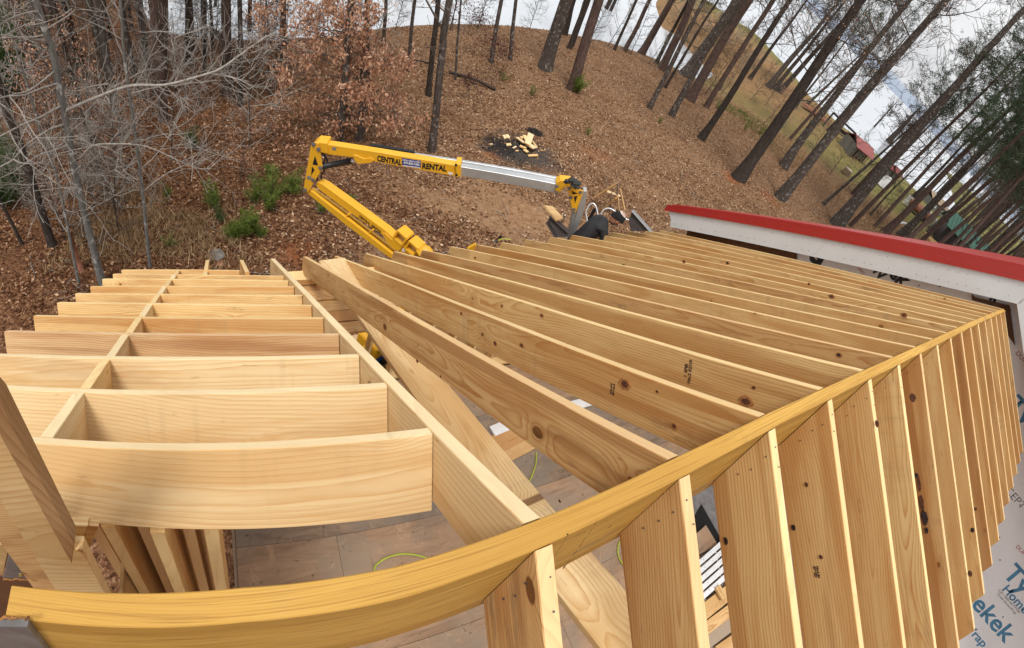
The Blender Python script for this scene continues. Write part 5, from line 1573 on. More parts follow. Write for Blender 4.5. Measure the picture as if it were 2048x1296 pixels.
TREES = [
    # base px, upper px, width, kind, label, options
    ((204, 566), (71, 0), 17, 'grey', 'pale lichen-spotted slim tree rising just behind the left lookouts', dict(H=11, lo=0.30, nbr=18, blen=2.3, mid=[(164, 406), (130, 233), (104, 99)], depth=3)),
    ((298, 536), (240, 0), 8, 'grey', 'slim grey sapling left of the green pine seedlings, beside the dry grass', dict(H=9, lo=0.22, nbr=22, blen=1.5, mid=[(283, 367), (263, 216), (246, 86)], depth=2)),
    ((104, 492), (-20, 120), 20, 'dark', 'dark leaning trunk left of the lichen-spotted tree', dict(H=10, lo=0.4, nbr=12, mid=[(65, 367), (35, 276), (0, 173)])),
    ((155, 566), (60, 190), 7, 'grey', 'thin forked pale stem between the dark leaning trunk and the spotted tree', dict(H=7, lo=0.2, nbr=14, blen=1.2, mid=[(117, 367), (86, 280)])),
    ((46, 490), (-10, 380), 9, 'dark', 'thin dark stem at the left photo edge low by the leaves', dict(H=6, nbr=8)),
    ((454, 188), (452, 0), 21, 'pine', 'thick reddish pine trunk in front of the lake behind the seedlings', dict(H=14)),
    ((482, 212), (479, 0), 11, 'dark', 'dark thinner trunk just right of the thick reddish pine', dict(H=12)),
    ((318, 190), (322, 0), 30, 'pine', 'thickest dark pine trunk at upper left against the brush', dict(H=15)),
    ((376, 128), (376, 0), 14, 'dark', 'dark trunk at the lake shore right of the thickest pine', dict(H=12)),
    ((420, 60), (432, 0), 8, 'dark', 'slim tilted dark trunk against the water at upper left', dict(H=10)),
    ((497, 80), (500, 0), 9, 'dark', 'slender dark trunk at the shore beside the pair left of the oak', dict(H=11)),
    ((566, 140), (566, 0), 13, 'pine', 'pine trunk half hidden by the orange oak leaves, left side', dict(H=14)),
    ((682, 281), (702, 0), 15, 'oak', 'left of two dark trunks below the orange leaves behind the boom', dict(H=12)),
    ((717, 281), (735, 0), 14, 'oak', 'right of two dark trunks below the orange leaves behind the boom', dict(H=12)),
    ((768, 96), (772, 0), 8, 'oak', 'slim grey trunk upslope right of the orange oak', dict(H=10)),
    ((818, 143), (830, 0), 8, 'oak', 'brown slim trunk with orange leaves midway to the shore', dict(H=10, leafy=500)),
    ((859, 191), (877, 0), 12, 'dark', 'dark trunk just left of the crooked mossy tree over the boom', dict(H=12)),
    ((866, 302), (899, 0), 17, 'oak', 'crooked mottled tree standing above the middle of the yellow boom', dict(H=12, mid=[(871, 235), (877, 173), (886, 90)], lo=0.25, nbr=16)),
    ((913, 160), (922, 0), 5, 'oak', 'thin stem with purple-brown leaves right of the crooked tree', dict(H=8)),
    ((984, 126), (1003, 0), 9, 'oak', 'slim straight trunk up the slope above the fire scar', dict(H=11)),
    ((1023, 121), (1032, 0), 8, 'oak', 'slim pale trunk right above the fire scar', dict(H=11)),
    ((1082, 46), (1090, 0), 4, 'dark', 'very thin trunk on the shoreline against white water at top centre', dict(H=9, nbr=8)),
    ((1092, 138), (1133, 0), 27, 'oak', 'stout tree with pale foot, left of the trunk with a green bush', dict(H=15)),
    ((1129, 70), (1146, 0), 13, 'dark', 'dark trunk directly behind the stout pale-footed tree', dict(H=13)),
    ((1139, 97), (1169, 8), 10, 'dark', 'first of two dark trunks between the stout tree and the bushy-footed pine', dict(H=12)),
    ((1144, 92), (1178, 0), 8, 'dark', 'second of two dark trunks between the stout tree and the bushy-footed pine', dict(H=12)),
    ((1146, 180), (1198, 0), 21, 'pine', 'reddish pine with a green bush at its foot', dict(H=16)),
    ((1188, 70), (1221, 0), 10, 'dark', 'left of a dark pair on the shore right of the bushy-footed pine', dict(H=12)),
    ((1197, 74), (1231, 0), 8, 'dark', 'right of a dark pair on the shore right of the bushy-footed pine', dict(H=12)),
    ((1229, 100), (1273, 0), 6, 'dark', 'thin dark shoreline trunk left of the reddish one', dict(H=11, nbr=9)),
    ((1249, 102), (1299, 0), 9, 'pine', 'slim reddish shoreline trunk against the white water', dict(H=13)),
    ((1282, 108), (1344, 0), 14, 'pine', 'reddish pine on the shore left of the muddy headland', dict(H=14)),
    ((1312, 127), (1347, 58), 8, 'dark', 'short-looking dark trunk in front of the muddy headland', dict(H=11)),
    ((1324, 139), (1385, 0), 16, 'pine', 'broad reddish pine crossing the muddy headland', dict(H=15)),
    ((1299, 217), (1367, 79), 11, 'oak', 'grey forked trunk on the leaf slope, leftmost of the near pair', dict(H=11, lo=0.3)),
    ((1343, 232), (1469, 0), 13, 'oak', 'grey-footed trunk on the leaf slope, right of the near pair', dict(H=13)),
    ((1370, 152), (1481, 0), 24, 'oak', 'large dark trunk leaning where the leaf slope meets the cove', dict(H=15)),
    ((1379, 199), (1499, 0), 20, 'pine', 'large pine right beside the leaning dark trunk at the cove', dict(H=16)),
    ((1412, 215), (1545, 0), 11, 'pine', 'straight slim pine right of the cove pair', dict(H=14)),
    ((1402, 277), (1580, 0), 15, 'dark', 'black-barked trunk standing alone on the leaf slope', dict(H=14)),
    ((1499, 158), (1602, 16), 8, 'dark', 'thin dark trunk on the far bank left of the triple group', dict(H=13)),
    ((1537, 174), (1658, 26), 12, 'oak', 'left trunk of the triple group on the grassy bank', dict(H=14)),
    ((1548, 180), (1676, 20), 9, 'oak', 'middle trunk of the triple group on the grassy bank', dict(H=14)),
    ((1558, 184), (1702, 20), 11, 'oak', 'right trunk of the triple group on the grassy bank', dict(H=14)),
    ((1478, 357), (1722, 0), 27, 'dark', 'big blackish tree with orange leaves halfway up its trunk', dict(H=16, leafy=400, lo=0.25)),
    ((1610, 213), (1718, 112), 6, 'oak', 'thin grey tree by the water beside the upturned red boat', dict(H=11, lo=0.3)),
    ((1567, 334), (1806, 17), 18, 'oak', 'tall brown tree with orange clump, left of the swing frame', dict(H=16, leafy=300)),
    ((1560, 397), (1892, 0), 23, 'oak', 'tall heavy tree crossing in front of the swing frame', dict(H=18, leafy=150)),
    ((1645, 408), (1770, 300), 8, 'oak', 'slim sapling leaning before the red-roofed cabin', dict(H=9, lo=0.35)),
    ((1672, 452), (2022, 47), 26, 'oak', 'big mottled tree rising just behind the red roof edge', dict(H=18)),
    ((1736, 268), (1850, 142), 5, 'dark', 'thin dark trunk beside the red-roofed cabin wall', dict(H=12)),
    ((1763, 298), (1880, 172), 16, 'dark', 'dark shadowy trunk behind the big mottled tree', dict(H=14)),
    ((1766, 469), (2050, 190), 16, 'pine', 'pinkish pine trunk by the rusty tank', dict(H=17)),
    ((1797, 476), (2050, 215), 18, 'oak', 'mottled trunk between the rusty tank and the lumber pile', dict(H=17)),
    ((1740, 430), (1835, 330), 5, 'oak', 'thin branching sapling on the lawn left of the tank', dict(H=8, lo=0.2)),
    ((1330, 175), (1430, 10), 6, 'dark', 'thin black trunk behind the grey pair on the slope', dict(H=12, nbr=12)),
    ((1436, 180), (1530, 30), 9, 'oak', 'mid-size grey trunk just past the cove pair', dict(H=13)),
    ((1590, 215), (1690, 85), 5, 'dark', 'very thin trunk beside the thin grey tree at the water', dict(H=12, nbr=12)),
    ((1655, 262), (1790, 100), 6, 'dark', 'thin dark trunk between swing frame and boat', dict(H=13, nbr=12)),
    ((1700, 420), (1860, 250), 7, 'oak', 'thin bare tree between the big mottled tree and the sapling', dict(H=13, lo=.25, nbr=18)),
    ((1850, 470), (2046, 270), 9, 'oak', 'slim tree rising over the lumber stack', dict(H=15, lo=.3, nbr=18)),
    ((1820, 400), (1990, 225), 8, 'dark', 'dark slim tree before the white fence', dict(H=15, lo=.3, nbr=18)),
    ((1905, 440), (2050, 330), 9, 'pine', 'pine behind the green-roofed shed, leftmost', dict(H=17)),
    ((1955, 520), (2060, 430), 11, 'pine', 'pine directly over the green shed roof', dict(H=17)),
    ((1985, 530), (2070, 470), 9, 'dark', 'dark trunk right of the green shed near the red roof', dict(H=15)),
]
for i, (bx, tx, w, kind, lab, op) in enumerate(TREES):
    op = dict(op); op.setdefault('nbr', 14); far_ = bx[0] > 1200
    if bx[0] > 1450 and w >= 11 and kind != 'pine': op.setdefault('depth', 3); op['nbr'] = 18; op.setdefault('blen', 2.8)
    if kind == 'pine': op.setdefault('nbr', 26); op.setdefault('lo', 0.45)
    make_tree(bx, tx, w, kind, lab, 1000 + i, far=far_, **op)

def bough(root_name, base_px, pts, r0, seed, label):
    root = next(o for o in bpy.data.objects if o.get('label') == root_name)
    rg = random.Random(seed); B = ground(*base_px); hv = B - O; hv[2] = 0; hv /= np.linalg.norm(hv); D0 = (B - O) @ hv
    P = smooth_path([O + ray(x, y) * ((D0 + dz) / (ray(x, y) @ hv)) for x, y, dz in pts], 4)
    tb = TB(); ends = []; tb.tube(P - B, np.linspace(r0, r0 * .25, len(P)), 6)
    for i in range(3, len(P), 1):
        d = P[min(i + 1, len(P) - 1)] - P[i - 1]; d /= np.linalg.norm(d)
        if rg.random() < .75:
            nd = d * .7 + rnd_perp(rg, d) * .8 + np.array([0, 0, .12]); nd /= np.linalg.norm(nd)
            twigs(tb, rg, P[i] - B, nd, rg.uniform(.35, .95), .006, 1, ends, kids=(2, 4), minr=.0028)
    o = link('branches', tb.mesh('branches', MAT['twig_pale']), root, Matrix.Translation(Vector(B))); o['label'] = label


SPOT = 'pale lichen-spotted slim tree rising just behind the left lookouts'
bough(SPOT, (204, 566), [(125, 224, 0), (190, 196, -.3), (260, 172, -.6), (330, 170, -.8), (400, 152, -1.0), (440, 138, -1.1), (480, 110, -1.1), (530, 75, -1.0), (552, 66, -1.0)], .030, 71, 'longest pale bough reaching right')
bough(SPOT, (204, 566), [(420, 148, -1.0), (455, 153, -1.1), (490, 165, -1.2), (520, 190, -1.2), (545, 212, -1.2)], .012, 72, 'drooping fork of the long bough')
bough(SPOT, (204, 566), [(160, 318, 0), (185, 292, -.3), (230, 288, -.5), (290, 292, -.7), (350, 318, -.9), (390, 335, -.9), (418, 338, -1.0)], .018, 73, 'lower pale bough')
bough(SPOT, (204, 566), [(112, 140, 0), (60, 180, -.3), (20, 190, -.5), (-30, 210, -.7)], .018, 74, 'pale bough to the left edge')
bough(SPOT, (204, 566), [(90, 60, 0), (150, 20, -.3), (135, -10, -.3)], .016, 75, 'short upper bough')
bough(SPOT, (204, 566), [(78, 22, 0), (40, 30, -.4), (0, 50, -.7), (-30, 90, -.8)], .022, 76, 'upper pale bough curling left')

# prototypes for the wood behind, copied
def proto(kind, seed, H, r0, nbr=18, blen=2.0, lo=0.3, tw='twig', bark_m=None, leafy=0, depth=2):
    rg = random.Random(seed); nr = np.random.default_rng(seed)
    top = np.array([rg.uniform(-.6, .6), rg.uniform(-.6, .6), H]); P = trunk_path(np.array([0, 0, -0.3]), top, 10, 0.06, rg)
    cum = np.linspace(0, 1, len(P)); Rr = r0 * (1 - 0.75 * cum)
    tb = TB(); tb.tube(P, Rr, 7); br = TB(); ends = []
    for i in range(nbr):
        t = lo + (0.98 - lo) * (i + rg.random()) / nbr; j = min(int(t * 9), 8); f = t * 9 - j; p = P[j] + (P[j + 1] - P[j]) * f
        a = rg.uniform(0, 6.28); el_ = rg.uniform(0, .7) if kind != 'pine' else rg.uniform(-.2, .3)
        dd = np.array([math.cos(a) * math.cos(el_), math.sin(a) * math.cos(el_), math.sin(el_)])
        twigs(br, rg, p, dd, blen * rg.uniform(.5, 1.1), 0.02, depth, ends, minr=0.006 if kind == 'pine' else 0.004)
    parts = [('trunk', tb.mesh('trunk', MAT[bark_m or {'pine': 'bark_pine', 'oak': 'bark_oak', 'dark': 'bark_dark'}[kind]])), ('branches', br.mesh('branches', MAT[tw]))]
    if kind == 'pine':
        Ps = []; Ds = []
        for p, d_ in ends:
            if p[2] < H * 0.5: continue
            o_ = nr.normal(size=(11, 3)); o_ /= np.linalg.norm(o_, axis=1)[:, None]
            Ps.append(p + o_ * 0.12 + nr.normal(size=(11, 3)) * 0.06); Ds.append(o_)
        parts.append(('needles', leaf_mesh('needles', quads_at(np.concatenate(Ps), np.concatenate(Ds), 0.30, 0.034, nr, .1), MAT['needle_far'])))
    if leafy:
        pp = np.array([e[0] for e in ends]); k_ = nr.integers(0, len(pp), leafy)
        Ds = nr.normal(size=(leafy, 3)); Ds[:, 2] -= .8
        parts.append(('dry_leaves', leaf_mesh('dry_leaves', quads_at(pp[k_] + nr.normal(size=(leafy, 3)) * .16, Ds, .12, .07, nr), MAT['oak_leaf'])))
    return parts


PR = {'pine': [proto('pine', s, 16 + s % 3, 0.15, nbr=26, lo=0.5, blen=2.0) for s in (11, 12, 13)],
      'oak': [proto('oak', s, 13 + s % 3, 0.13, blen=2.2, lo=0.25) for s in (21, 22, 23, 24)],
      'dark': [proto('dark', s, 12 + s % 3, 0.09, blen=1.6, nbr=16, lo=0.2) for s in (31, 32, 33)],
      'brush': [proto('dark', s, 4.2, 0.03, blen=1.1, nbr=22, lo=0.08, tw='twig') for s in (41, 42)],
      'pbrush': [proto('oak', s, 4.0, 0.028, blen=1.2, nbr=22, lo=0.08, tw='twig_pale') for s in (43, 44)],
      'leafy': [proto('oak', s, 5.0, 0.035, blen=1.1, nbr=20, lo=0.12, leafy=700) for s in (51,)]}


def put(kind, x, y, label, group, rg, sc=1.0, name='bare_tree', cat='tree'):
    if group:
        d_ = math.hypot(x, y); a_ = math.degrees(math.atan2(y, x))
        if 'left' in label: label += ', ' + ('nearest rows' if d_ < 17 else 'midway' if d_ < 28 else 'far back') + (', at the edge' if a_ > 101 else '')
        elif 'far right' in label or 'beyond' in label: label += ', ' + ('front rows' if d_ < 60 else 'middle rows' if d_ < 100 else 'back rows') + (', at photo edge' if a_ < 6 else '')
    z = float(gh(x, y)); v = rg.choice(PR[kind])
    root = empty(name, (x, y, z), label, cat, group)
    root.rotation_euler = (rg.uniform(-.04, .04), rg.uniform(-.04, .04), rg.uniform(0, 6.28)); s = sc * rg.uniform(.85, 1.15); root.scale = (s, s, s)
    for nm, me in v:
        o = bpy.data.objects.new(nm, me); COL.objects.link(o); o.parent = root
        if nm in STUFFY: o['kind'] = 'stuff'
    return root


rg = random.Random(77)
PR['bigpine'] = [proto('pine', s, 18, 0.17, nbr=34, lo=0.45, blen=2.4) for s in (61, 62)]


def polar(az, d): return d * math.cos(math.radians(az)), d * math.sin(math.radians(az))


for (az, d, lab) in [(29.5, 46, 'dark-crowned pine on the grassy bank with needles at the top edge'), (38.5, 50, 'dark-crowned pine near the headland at the top edge'), (18.6, 33, 'tall pine whose needle crown fills the sky left of the right edge'), (16.6, 38, 'tall pine crown behind the sky-filling one'), (20.8, 44, 'tall far pine with small crown above the cabin'), (13.2, 27, 'tall pine with dark needle crown, left of the group over the red roof'), (10.6, 31, 'tall pine with dark needle crown, second over the red roof'), (8.0, 27, 'tall dark-crowned pine at the right photo edge, nearest'),
                     (6.0, 36, 'tall dark-crowned pine at the right photo edge, behind the nearest'), (12.0, 40, 'tall pine with thin crown between the two pines over the red roof'), (15.5, 62, 'distant tall pine behind the rusty tank'), (9.2, 48, 'tall pine far behind the green-roofed shed')]:
    x, y = d * math.cos(math.radians(az)), d * math.sin(math.radians(az)); put('bigpine', x, y, lab, None, rg, 1.0, 'pine_tree')
cnt = 0
for i in range(400):
    az = rg.uniform(-2, 19); d = rg.uniform(30, 120)
    x, y = polar(az, d)
    if float(shore_dist(x, y)) < 1.0: continue
    if az > 10 and d < 80: continue
    if az > 13.5 and d < 125: continue
    kd = rg.choice(['pine', 'pine', 'oak', 'dark', 'pine'])
    put(kd, x, y, {'pine': 'slender pine in the wood beyond the green shed', 'oak': 'bare grey tree in the wood beyond the green shed', 'dark': 'thin dark tree in the wood beyond the green shed'}[kd],
        {'pine': 'pines in the far right wood', 'oak': 'bare trees in the far right wood', 'dark': 'thin dark trees in the far right wood'}[kd], rg, 1.15, 'pine_tree' if kd == 'pine' else 'bare_tree')
    cnt += 1
    if cnt > 68: break
cnt = 0
for i in range(500):
    az = rg.uniform(1, 15.5); d = rg.uniform(85, 210); x, y = polar(az, d)
    if float(shore_dist(x, y)) < 1.0: continue
    kd = rg.choice(['pine', 'oak', 'dark', 'brush', 'oak'])
    put(kd, x, y, {'pine': 'small pine on the skyline, far right wood', 'oak': 'small bare tree on the skyline, far right wood', 'dark': 'small dark tree on the skyline, far right wood', 'brush': 'brown thicket on the skyline, far right wood'}[kd],
        'skyline trees of the far right wood', rg, 1.2 if kd != 'brush' else 2.6, 'pine_tree' if kd == 'pine' else 'bare_tree')
    cnt += 1
    if cnt > 75: break
cnt = 0
for i in range(400):
    az = rg.uniform(89, 114); d = rg.uniform(14, 50)
    x, y = polar(az, d)
    if float(shore_dist(x, y)) < 0.6: continue
    kd = rg.choice(['dark', 'oak', 'dark', 'pine'])
    put(kd, x, y, {'pine': 'slim pine in the dense dark thicket at upper left', 'oak': 'bare grey tree in the dense thicket at upper left', 'dark': 'thin dark bare tree in the dense thicket at upper left'}[kd],
        {'pine': 'pines in the upper left thicket', 'oak': 'bare trees in the upper left thicket', 'dark': 'thin dark trees in the upper left thicket'}[kd], rg, 0.95, 'pine_tree' if kd == 'pine' else 'bare_tree')
    cnt += 1
    if cnt > 50: break
cnt = 0
for i in range(600):
    az = rg.uniform(82, 116); d = rg.uniform(9, 40)
    x, y = polar(az, d)
    if float(shore_dist(x, y)) < 0.6 or (az < 97 and d < 13) or (az < 88.5 and d > 21): continue
    kd = rg.choice(['brush', 'pbrush', 'brush', 'pbrush', 'leafy'])
    put(kd, x, y, {'brush': 'tangle of brown leafless brush at upper left', 'pbrush': 'tangle of pale leafless brush at upper left', 'leafy': 'small sapling keeping orange dead leaves at upper left'}[kd],
        {'brush': 'brown brush at upper left', 'pbrush': 'pale brush at upper left', 'leafy': 'orange-leaved saplings at upper left'}[kd], rg, rg.uniform(.45, 0.95), 'leafless_shrub' if kd != 'leafy' else 'leafy_sapling', 'shrub' if kd != 'leafy' else 'sapling')
    cnt += 1
    if cnt > 75: break
# saplings and brush along the shore, centre to right
cnt = 0
def shore_word(px, py):
    for lim, w in ((760, 'right behind the orange oak'), (870, 'left of the crooked tree'), (1000, 'right of the crooked tree'), (1100, 'left of the stout tree'), (1240, 'beside the dark shoreline pair'),
                   (1310, 'among the reddish shoreline pines'), (1420, 'in front of the headland'), (1480, 'beside the cove'), (1540, 'left of the blackish tree'), (1600, 'right of the blackish tree'), (1680, 'behind the heavy tree'), (1730, 'left of the big mottled tree')):
        if px < lim: return w + (', upper one' if py < 100 and lim in (1480, 1240, 870) else '')
    return 'just behind the red roof edge'


for (px, py) in [(700, 60), (740, 110), (790, 60), (905, 60), (955, 60), (1060, 60), (1175, 90), (1215, 92), (1262, 110), (1296, 128), (1352, 150), (1392, 175), (1410, 188), (1440, 190), (1470, 170), (1500, 200), (1530, 210), (1470, 120), (1445, 60), (1345, 45), (1365, 80), (1380, 25), (1405, 70), (1418, 105), (1435, 55), (1452, 95), (1470, 80), (1490, 110), (1505, 140), (1425, 130), (1398, 45), (1560, 250), (1590, 280), (1625, 300), (1660, 350), (1690, 380), (1720, 400), (1750, 440), (1530, 150)]:
    g = ground(px, py); kd = rg.choice(['brush', 'pbrush', 'brush'])
    put(kd, g[0], g[1], ('thin brown' if kd == 'brush' else 'thin pale') + ' leafless shrub ' + shore_word(px, py), 'leafless shrubs on the slope', rg, 0.8, 'leafless_shrub', 'shrub')
for (px, py, s, lab) in [(705, 130, 1.0, 'low orange-leaved sapling in front of the big oak'), (560, 200, .8, 'small orange-leaved sapling left of the big oak'), (480, 360, .35, 'tiny orange-leaved sapling above the green seedlings'), (900, 60, .9, 'orange-leaved sapling on the shore above the boom'),
                         (800, 40, 1.0, 'orange-leaved sapling by the water right of the oak'), (1525, 250, .8, 'orange-leaved sapling left of the blackish tree'), (640, 30, 1.2, 'orange-leaved sapling beside the lake at top')]:
    g = ground(px, py); put('leafy', g[0], g[1], lab, None, rg, s, 'leafy_sapling', 'sapling')

# the big oak that keeps its orange leaves
def orange_oak():
    rg = random.Random(5); nr = np.random.default_rng(5)
    B = ground(722, 268); d0 = np.linalg.norm(B - O); root = empty('oak_tree', B, 'oak still hung with pale orange dead leaves behind the boom knee', 'tree')
    c0 = Matrix.Translation(Vector(B)); hv = B - O; hv[2] = 0; hv /= np.linalg.norm(hv)
    T_ = O + ray(735, 0) * (((B - O) @ hv) / (ray(735, 0) @ hv))
    P = smooth_path([B - [0, 0, .2], B + (T_ - B) * .5 + [0.1, 0, 0], T_, T_ + [0, 0, 3.0]], 5)
    tb = TB(); tb.tube(P - B, np.linspace(.11, .03, len(P)), 9); link('trunk', tb.mesh('trunk', MAT['bark_oak']), root, c0)
    br = TB(); ends = []
    # leafy boughs reach the spots where the picture shows leaves
    spots = [(600, 40), (640, 60), (680, 50), (720, 40), (620, 110), (660, 120), (700, 110), (740, 100), (600, 170), (640, 190), (680, 180), (720, 170), (760, 180), (780, 130), (600, 230), (620, 262), (650, 235),
             (740, 225), (770, 210), (700, 215), (575, 100), (560, 50), (790, 225), (750, 140), (590, 150), (580, 240), (690, 20), (630, 10), (745, 20), (800, 230), (570, 262), (720, 130), (660, 80)]
    for q, (x, y) in enumerate(spots):
        r = ray(x, y); tgt = O + r * (((B - O) @ hv + rg.uniform(-1.6, 0.9)) / (r @ hv))
        hz = max(0.6, tgt[2] - B[2] - np.linalg.norm((tgt - B)[:2]) * 0.3)
        j = int(np.argmin(np.abs(P[:, 2] - (B[2] + hz)))); s = P[j]
        md = (s + tgt) / 2 + np.array([0, 0, .15]); Q = smooth_path([s, md, tgt], 4) - B
        br.tube(Q, np.linspace(.025, .008, len(Q)), 4)
        for _ in range(4):
            dd = rnd_perp(rg, np.array([0, 0, 1.])) + np.array([0, 0, rg.uniform(-.3, .3)]); dd /= np.linalg.norm(dd)
            twigs(br, rg, tgt - B, dd, 0.55, .007, 2, ends, minr=.003)
    link('branches', br.mesh('branches', MAT['twig']), root, c0)
    pp = np.array([e[0] for e in ends]); n = 7200; sub = nr.integers(0, len(pp), 560); k_ = sub[nr.integers(0, 560, n)]
    Ds = nr.normal(size=(n, 3)) * 0.7; Ds[:, 2] -= 1.0
    Pp = pp[k_] + nr.normal(size=(n, 3)) * np.array([.10, .10, .13]) + np.array([0, 0, -.10])
    link('dry_leaves', leaf_mesh('dry_leaves', quads_at(Pp, Ds, nr.uniform(.08, .15, n), nr.uniform(.04, .07, n), nr), MAT['oak_leaf']), root, c0)


orange_oak()


def leaf_clump(name, px, py, r, n, mat, label, cat, lift_=0.0, flat=0.7, L=0.09, W=0.05):
    nr = np.random.default_rng(int(px)); rg = random.Random(int(px)); B = ground(px, py)
    root = empty(name, B, label, cat); c0 = Matrix.Translation(Vector(B))
    br = TB(); ends = []
    for _ in range(7):
        a = rg.uniform(0, 6.28); e = rg.uniform(.3, 1.3); dd = np.array([math.cos(a) * math.cos(e), math.sin(a) * math.cos(e), math.sin(e)])
        twigs(br, rg, np.array([0, 0, lift_]), dd, r * 1.1, .008, 2, ends, minr=.003)
    link('stems', br.mesh('stems', MAT['twig']), root, c0)
    pp = np.array([e[0] for e in ends]); k_ = nr.integers(0, len(pp), n)
    link('foliage', leaf_mesh('foliage', quads_at(pp[k_] + nr.normal(size=(n, 3)) * r * .16, nr.normal(size=(n, 3)), L, W, nr), MAT[mat]), root, c0)


leaf_clump('dead_leafed_shrub', 970, 160, 0.8, 500, 'dark_leaf', 'clump of dark purple-brown dead leaves above the fire scar', 'shrub', 0.5)
leaf_clump('dead_leafed_shrub', 925, 110, 0.9, 450, 'dark_leaf', 'reddish brown dead-leafed shrub right of the crooked tree', 'shrub', 0.9)
leaf_clump('dead_leafed_shrub', 934, 195, 0.4, 160, 'dark_leaf', 'small dark leafed twig clump between crooked tree and fire scar', 'shrub', 0.3)


def pine_seedling(px, py, h, label, mat='needle_lt', dens=1.0):
    h = h * 1.15; dens = dens * (.72 if px > 100 else 1.0)
    """bushy young pine: upright shoots clothed in long needles"""
    nr = np.random.default_rng(int(px * 7 + py)); rg = random.Random(int(px * 3 + py)); B = ground(px, py + 12)
    root = empty('pine_seedling', B, label, 'seedling'); c0 = Matrix.Translation(Vector(B))
    tb = TB(); Ps = []; Ds = []
    ns = max(4, int(9 * dens))
    for s_ in range(ns):
        a = rg.uniform(0, 6.28); sp = rg.uniform(0.05, 0.55) * h; e = np.array([math.cos(a) * sp, math.sin(a) * sp, h * rg.uniform(.45, 1.0)])
        P = smooth_path([np.zeros(3), e * [.5, .5, .35], e], 4); tb.tube(P, np.linspace(.012, .004, len(P)), 4)
        for _ in range(int(75 * dens)):
            t = rg.uniform(.3, 1.0); i = min(int(t * (len(P) - 1)), len(P) - 2); p = P[i] + (P[i + 1] - P[i]) * (t * (len(P) - 1) - i)
            d_ = np.array([rg.gauss(0, 1), rg.gauss(0, 1), rg.gauss(.8, .7)]); d_ /= np.linalg.norm(d_)
            Ps.append(p + d_ * .07 * (.5 + h)); Ds.append(d_)
    link('stem', tb.mesh('stem', MAT['twig']), root, c0)
    link('needles', leaf_mesh('needles', quads_at(np.array(Ps), np.array(Ds), .15 * (.5 + h), .011, nr, .1), MAT[mat]), root, c0)


for (px, py, h, lab, mt, dn) in [(492, 455, .55, 'largest bushy green pine seedling, front of the cluster', 'needle_lt', 2.6), (470, 468, .4, 'yellow-green pine seedling at the lower left of the cluster', 'needle_lt', 1.6),
                                 (520, 462, .4, 'green pine seedling at the lower right of the largest one', 'needle_lt', 1.2), (545, 380, .7, 'dark green pine seedling at the back of the cluster', 'needle_lt', 1.5),
                                 (536, 405, .5, 'mid-green pine seedling between the dark one and the largest', 'needle_lt', 1.6), (583, 372, .55, 'round green pine seedling nearest the boom knee', 'needle_lt', 1.6),
                                 (510, 393, .5, 'slim light pine seedling above the largest one', 'needle_lt', 1.3), (434, 400, .6, 'upright pine seedling at the left of the cluster', 'needle_lt', 1.3), (440, 432, .4, 'sparse seedling with white stalks below the upright one', 'needle', .9),
                                 (538, 340, .35, 'small faint seedling farthest upslope in the cluster', 'needle_lt', .8), (640, 412, .35, 'low seedling showing under the lower boom', 'needle_lt', 1.2), (706, 395, .25, 'tiny green sprig between the two booms', 'needle_lt', .7),
                                 (333, 385, .3, 'little green seedling by the slim grey sapling', 'needle_lt', .8), (392, 285, .6, 'dark green seedling upslope in front of the brush', 'needle', 1.2), (340, 485, .3, 'small green tuft right of the dry grass', 'needle_lt', .6),
                                 (1150, 172, .75, 'green bush at the foot of the reddish pine', 'needle_lt', 2.4), (1062, 178, .4, 'faint yellow-green tuft left of the stout tree', 'needle_lt', .8), (1004, 150, .5, 'pale green tuft above the fire scar', 'needle_lt', .7),
                                 (1175, 258, .3, 'tiny green tuft right of the fire scar', 'needle_lt', .5), (1318, 235, .35, 'green sprig between two grey-footed trunks', 'needle_lt', .6), (1487, 250, .6, 'greenish brush left of the blackish tree', 'needle_lt', .8),
                                 (1518, 258, .5, 'greenish brush right under the orange leaves', 'needle_lt', .8), (1432, 205, .6, 'green brush at the cove side', 'needle_lt', .9),
                                 (15, 355, 1.3, 'young dark pine at the left photo edge', 'needle', 3.0), (30, 180, 2.2, 'tall dark green pine bush in the upper left corner', 'needle', 4.5), (5, 100, 2.6, 'deep green pine at the top left corner', 'needle', 4.5), (22, 395, 1.5, 'dark green young pine at the left edge below the corner pines', 'needle', 3.4), (60, 110, 2.0, 'dark green pine bush between the corner pine and the spotted tree', 'needle', 3.4), (1790, 295, 1.3, 'small dark pine in front of the cabin', 'needle', 1.4)]:
    pine_seedling(px, py, h, lab, mt, dn)

# dead stump and broken stick by the left corner
B = ground(160, 540)
o = tube_obj('rotten_stump', None, [B, B + [0, 0, .5], B + [.05, .02, 1.1]], [.10, .08, .03], MAT['rust'], 9); tag(o, 'broken reddish rotten stump beside the lichen-spotted tree', 'stump')
# fallen logs on the slope
for i, (a, b_, r, lab) in enumerate([((898, 148), (990, 182), .06, 'fallen log lying across the slope above the fire scar'), ((1030, 36), (1060, 44), .08, 'dark drift log on the shoreline at top centre'), ((395, 62), (445, 80), .12, 'dark log at the waterline upper left'), ((880, 215), (956, 212), .012, 'thin fallen stick right of the crooked tree'),
                                     ((800, 120), (860, 128), .03, 'thin fallen branch near the slim brown trunk')]):
    A = ground(*a); Bb = ground(*b_); P = smooth_path([A + [0, 0, r], (A + Bb) / 2 + [0, 0, r * 2.5], Bb + [0, 0, r]], 5)
    o = tube_obj('fallen_log', None, P, r, MAT['bark_dark'], 7); tag(o, lab, 'log')
